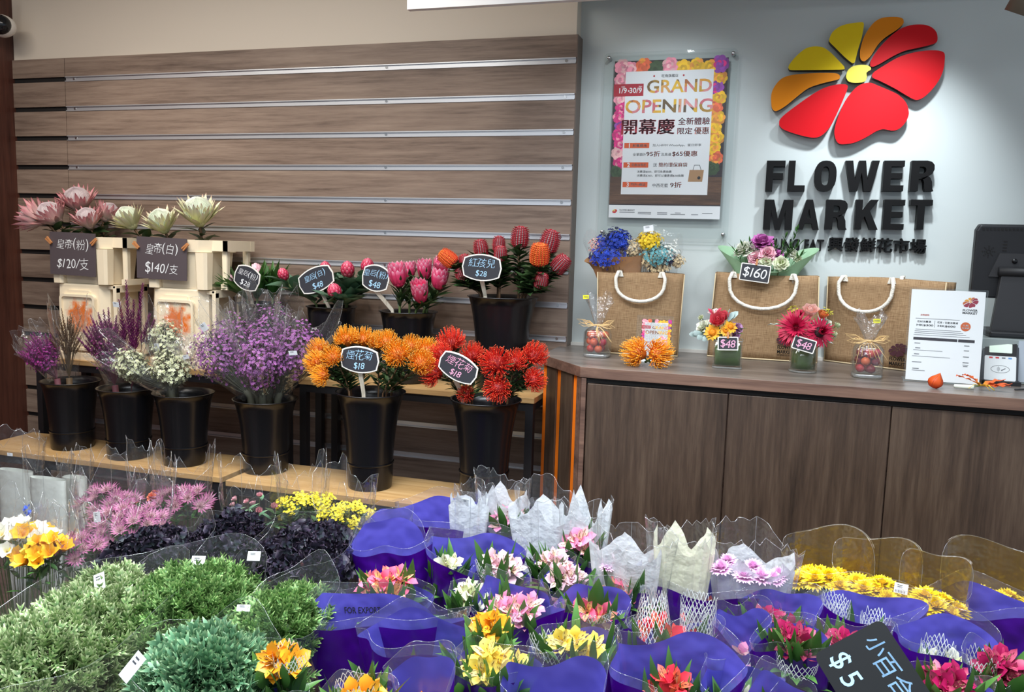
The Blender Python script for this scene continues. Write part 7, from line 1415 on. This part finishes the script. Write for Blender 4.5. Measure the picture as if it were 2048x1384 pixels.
m = MB(); prism(m, [(.27, .008), (.40, .008), (.40, zr-ZC-.004), (.275, zr-ZC-.004)], 0, .002, 0, FRONT); part(o, 'pale_panel', m, mk('pale_riser_panel', C(186, 196, 206), .4), T(x0-.17, RY, ZC), smooth=False)
MY = -.10; pm = at(2010, 560, y=MY); cxm = at(2072, 560, y=MY).x; t = thing('till_screen', 'dark till screen seen from behind, standing on the pale riser', 'monitor', T(cxm, MY, zr)); z0 = lambda py: at(2000, py, y=MY-.03).z-zr; X = lambda px, py: at(px, py, y=MY-.03).x-cxm
m = MB(); xl, xr = X(1942, 560), -X(1942, 560); zt_, zb_ = z0(448), z0(596); LNm = T(0, 0, zb_) @ Rx(.10); hh = zt_-zb_; prism(m, [(xl+.012, 0), (xr-.012, 0), (xr, .012), (xr, hh-.02), (xr-.010, hh), (xl+.010, hh), (xl, hh-.02), (xl+.004, .012)], -.018, .022, 0, LNm @ FRONT); o = part(t, 'screen_back', m, BLACKT, smooth=False, bevel=.006)
m = MB(); prism(m, [(xl+.05, hh*.30), (xr-.05, hh*.30), (xr-.05, hh*.62), (xl+.075, hh*.62)], .022, .028, 0, LNm @ FRONT); part(t, 'back_plate', m, mk('till_grey', C(52, 52, 54), .45), smooth=False)
m = MB()
for i in range(24): box(m, (xl+.02+i*.011, -.0225, hh-.014), (.006, .002, .007), 0, LNm)
for i in range(8):
    for j in range(1, 4): a = 2*pi*i/8; box(m, (xl+.042+.006*j*cos(a), -.0225, hh*.64+.006*j*sin(a)), (.003, .002, .003), 0, LNm)
for i in range(9): box(m, (xl+.088, -.0225, hh*.45+.010*i), (.012, .002, .003), 0, LNm)
part(t, 'vents', m, DARK, smooth=False); m = MB(); lathe(m, [(0.0001, 0), (.008, 0), (.008, .004), (.0001, .004)], 14, 0, LNm @ T(xl+.12, -.028, hh*.52) @ Rx(pi/2)); part(t, 'fixing_screw', m, BLACKP)
m = MB(); xs = X(1986, 600); prism(m, [(xs-.004, .012), (-xs+.004, .012), (-xs-.02, hh*.34+zb_), (xs+.012, hh*.34+zb_)], .030, .055, 0, FRONT); o = part(t, 'stand', m, mk('till_grey', 0), smooth=False, bevel=.003); m = MB(); tube(m, [(xs+.004, -.05, zb_+hh*.36), (-xs-.004, -.05, zb_+hh*.36)], .016, 14); part(t, 'hinge', m, BLACKT); m = MB(); box2(m, (X(1968, 660), -.11, 0), (-X(1968, 660), .10, .020)); part(t, 'base', m, BLACKT, smooth=False, bevel=.006)
p0 = at(2030, 778, z=ZC+.004); m = MB(); tube(m, [p0-p0, V((.03, .02, 0)), V((.06, -.01, 0)), V((.12, .03, 0))], .0025, 6); o = place('power_cable', mesh('power_cable', m, BLACKT), None, T(p0.x, p0.y, ZC+.0025)); tag(o, 'thin black cable lying on the worktop beside the terminal', 'cable')
# --- lantern fruits and the fiery lily at the worktop edge
LANT = mk('lantern_orange', [(0, C(216, 70, 20)), (1, C(240, 110, 40))], .5, .1, .25); VEIN = mk('lantern_vein', C(170, 50, 14), .6)
for px, py, r_, label in ((1870, 777, .021, 'orange paper-lantern fruit lying in front of the price list'), (1934, 765, .015, 'smaller orange lantern fruit half hidden behind the fiery lily')):
    c = at(px, py, z=ZC); t = thing('lantern_fruit', label, 'fruit', T(c), 'lantern fruits'); m = MB(); n = 30; prof = [(0.001, -1.0), (.55, -.85), (.92, -.35), (.98, .05), (.78, .5), (.42, .9), (.14, 1.25), (.02, 1.45)]; ML = T(0, 0, r_*1.0) @ Rx(.1) @ Ry(.35)
    vs = [(rr*r_*(1+.07*abs(cos(3*2*pi*k_/n)))*cos(2*pi*k_/n), rr*r_*(1+.07*abs(cos(3*2*pi*k_/n)))*sin(2*pi*k_/n), z_*r_) for rr, z_ in prof for k_ in range(n)]; m.add(vs, [(j*n+k_, j*n+(k_+1) % n, (j+1)*n+(k_+1) % n, (j+1)*n+k_) for j in range(len(prof)-1) for k_ in range(n)], 0, ML, [j/7 for j in range(8) for _ in range(n)]); part(t, 'husk', m, LANT)
    m = MB()
    for i in range(6): a = 2*pi*i/6; tube(m, [(rr*r_*1.075*cos(a), rr*r_*1.075*sin(a), z_*r_) for rr, z_ in prof[1:7]], .0006, 3, 0, ML)
    part(t, 'ribs', m, VEIN)
c = at(1968, 781, z=ZC); t = thing('fiery_lily', 'wavy orange lily bloom with a water tube, lying at the worktop edge', 'flower', T(c)); FL = mk('fiery_petal', [(0, C(240, 190, 50)), (.35, C(236, 120, 60)), (1, C(238, 110, 70))], .5, .12, .2); m = MB(); O = V((-.012, 0, .014))
for a, L_, el in ((165, .072, .55), (140, .060, .9), (30, .070, .55), (8, .085, .15), (-14, .080, .05), (75, .055, .9)): petal(m, L_, .017, el, -1.0*el+.2, T(O) @ Rz(rad(a*.35-10)) @ Rx(rad(20)) @ (Ry(pi) if False else I4) if abs(a) < 60 else T(O) @ Rz(rad(180-(180-a)*.3)), 8, .3, 'lf', 0, (a % 7)/7, .22)
part(t, 'petals', m, FL); m = MB()
for a in (20, -30, 60, 200, -60): tube(m, [O, O+V((.02*cos(rad(a)), -.02, .006)), O+V((.038*cos(rad(a)), -.030*abs(sin(rad(a)))-.012, -.008))], .0009, 4, 0)
part(t, 'stamens', m, mk('yellow_filament', C(236, 200, 60), .5)); m = MB(); lathe(m, [(0.0001, 0), (.006, .002), (.0075, .05), (.008, .055), (.006, .055)], 12, 0, T(-.085, -.006, .0085) @ Ry(pi/2)); part(t, 'water_tube', m, mk('milky_tube', C(220, 226, 214), .3)); m = MB(); tube(m, [(-.034, -.006, .0085), O], .002, 5); part(t, 'stem', m, STEM)
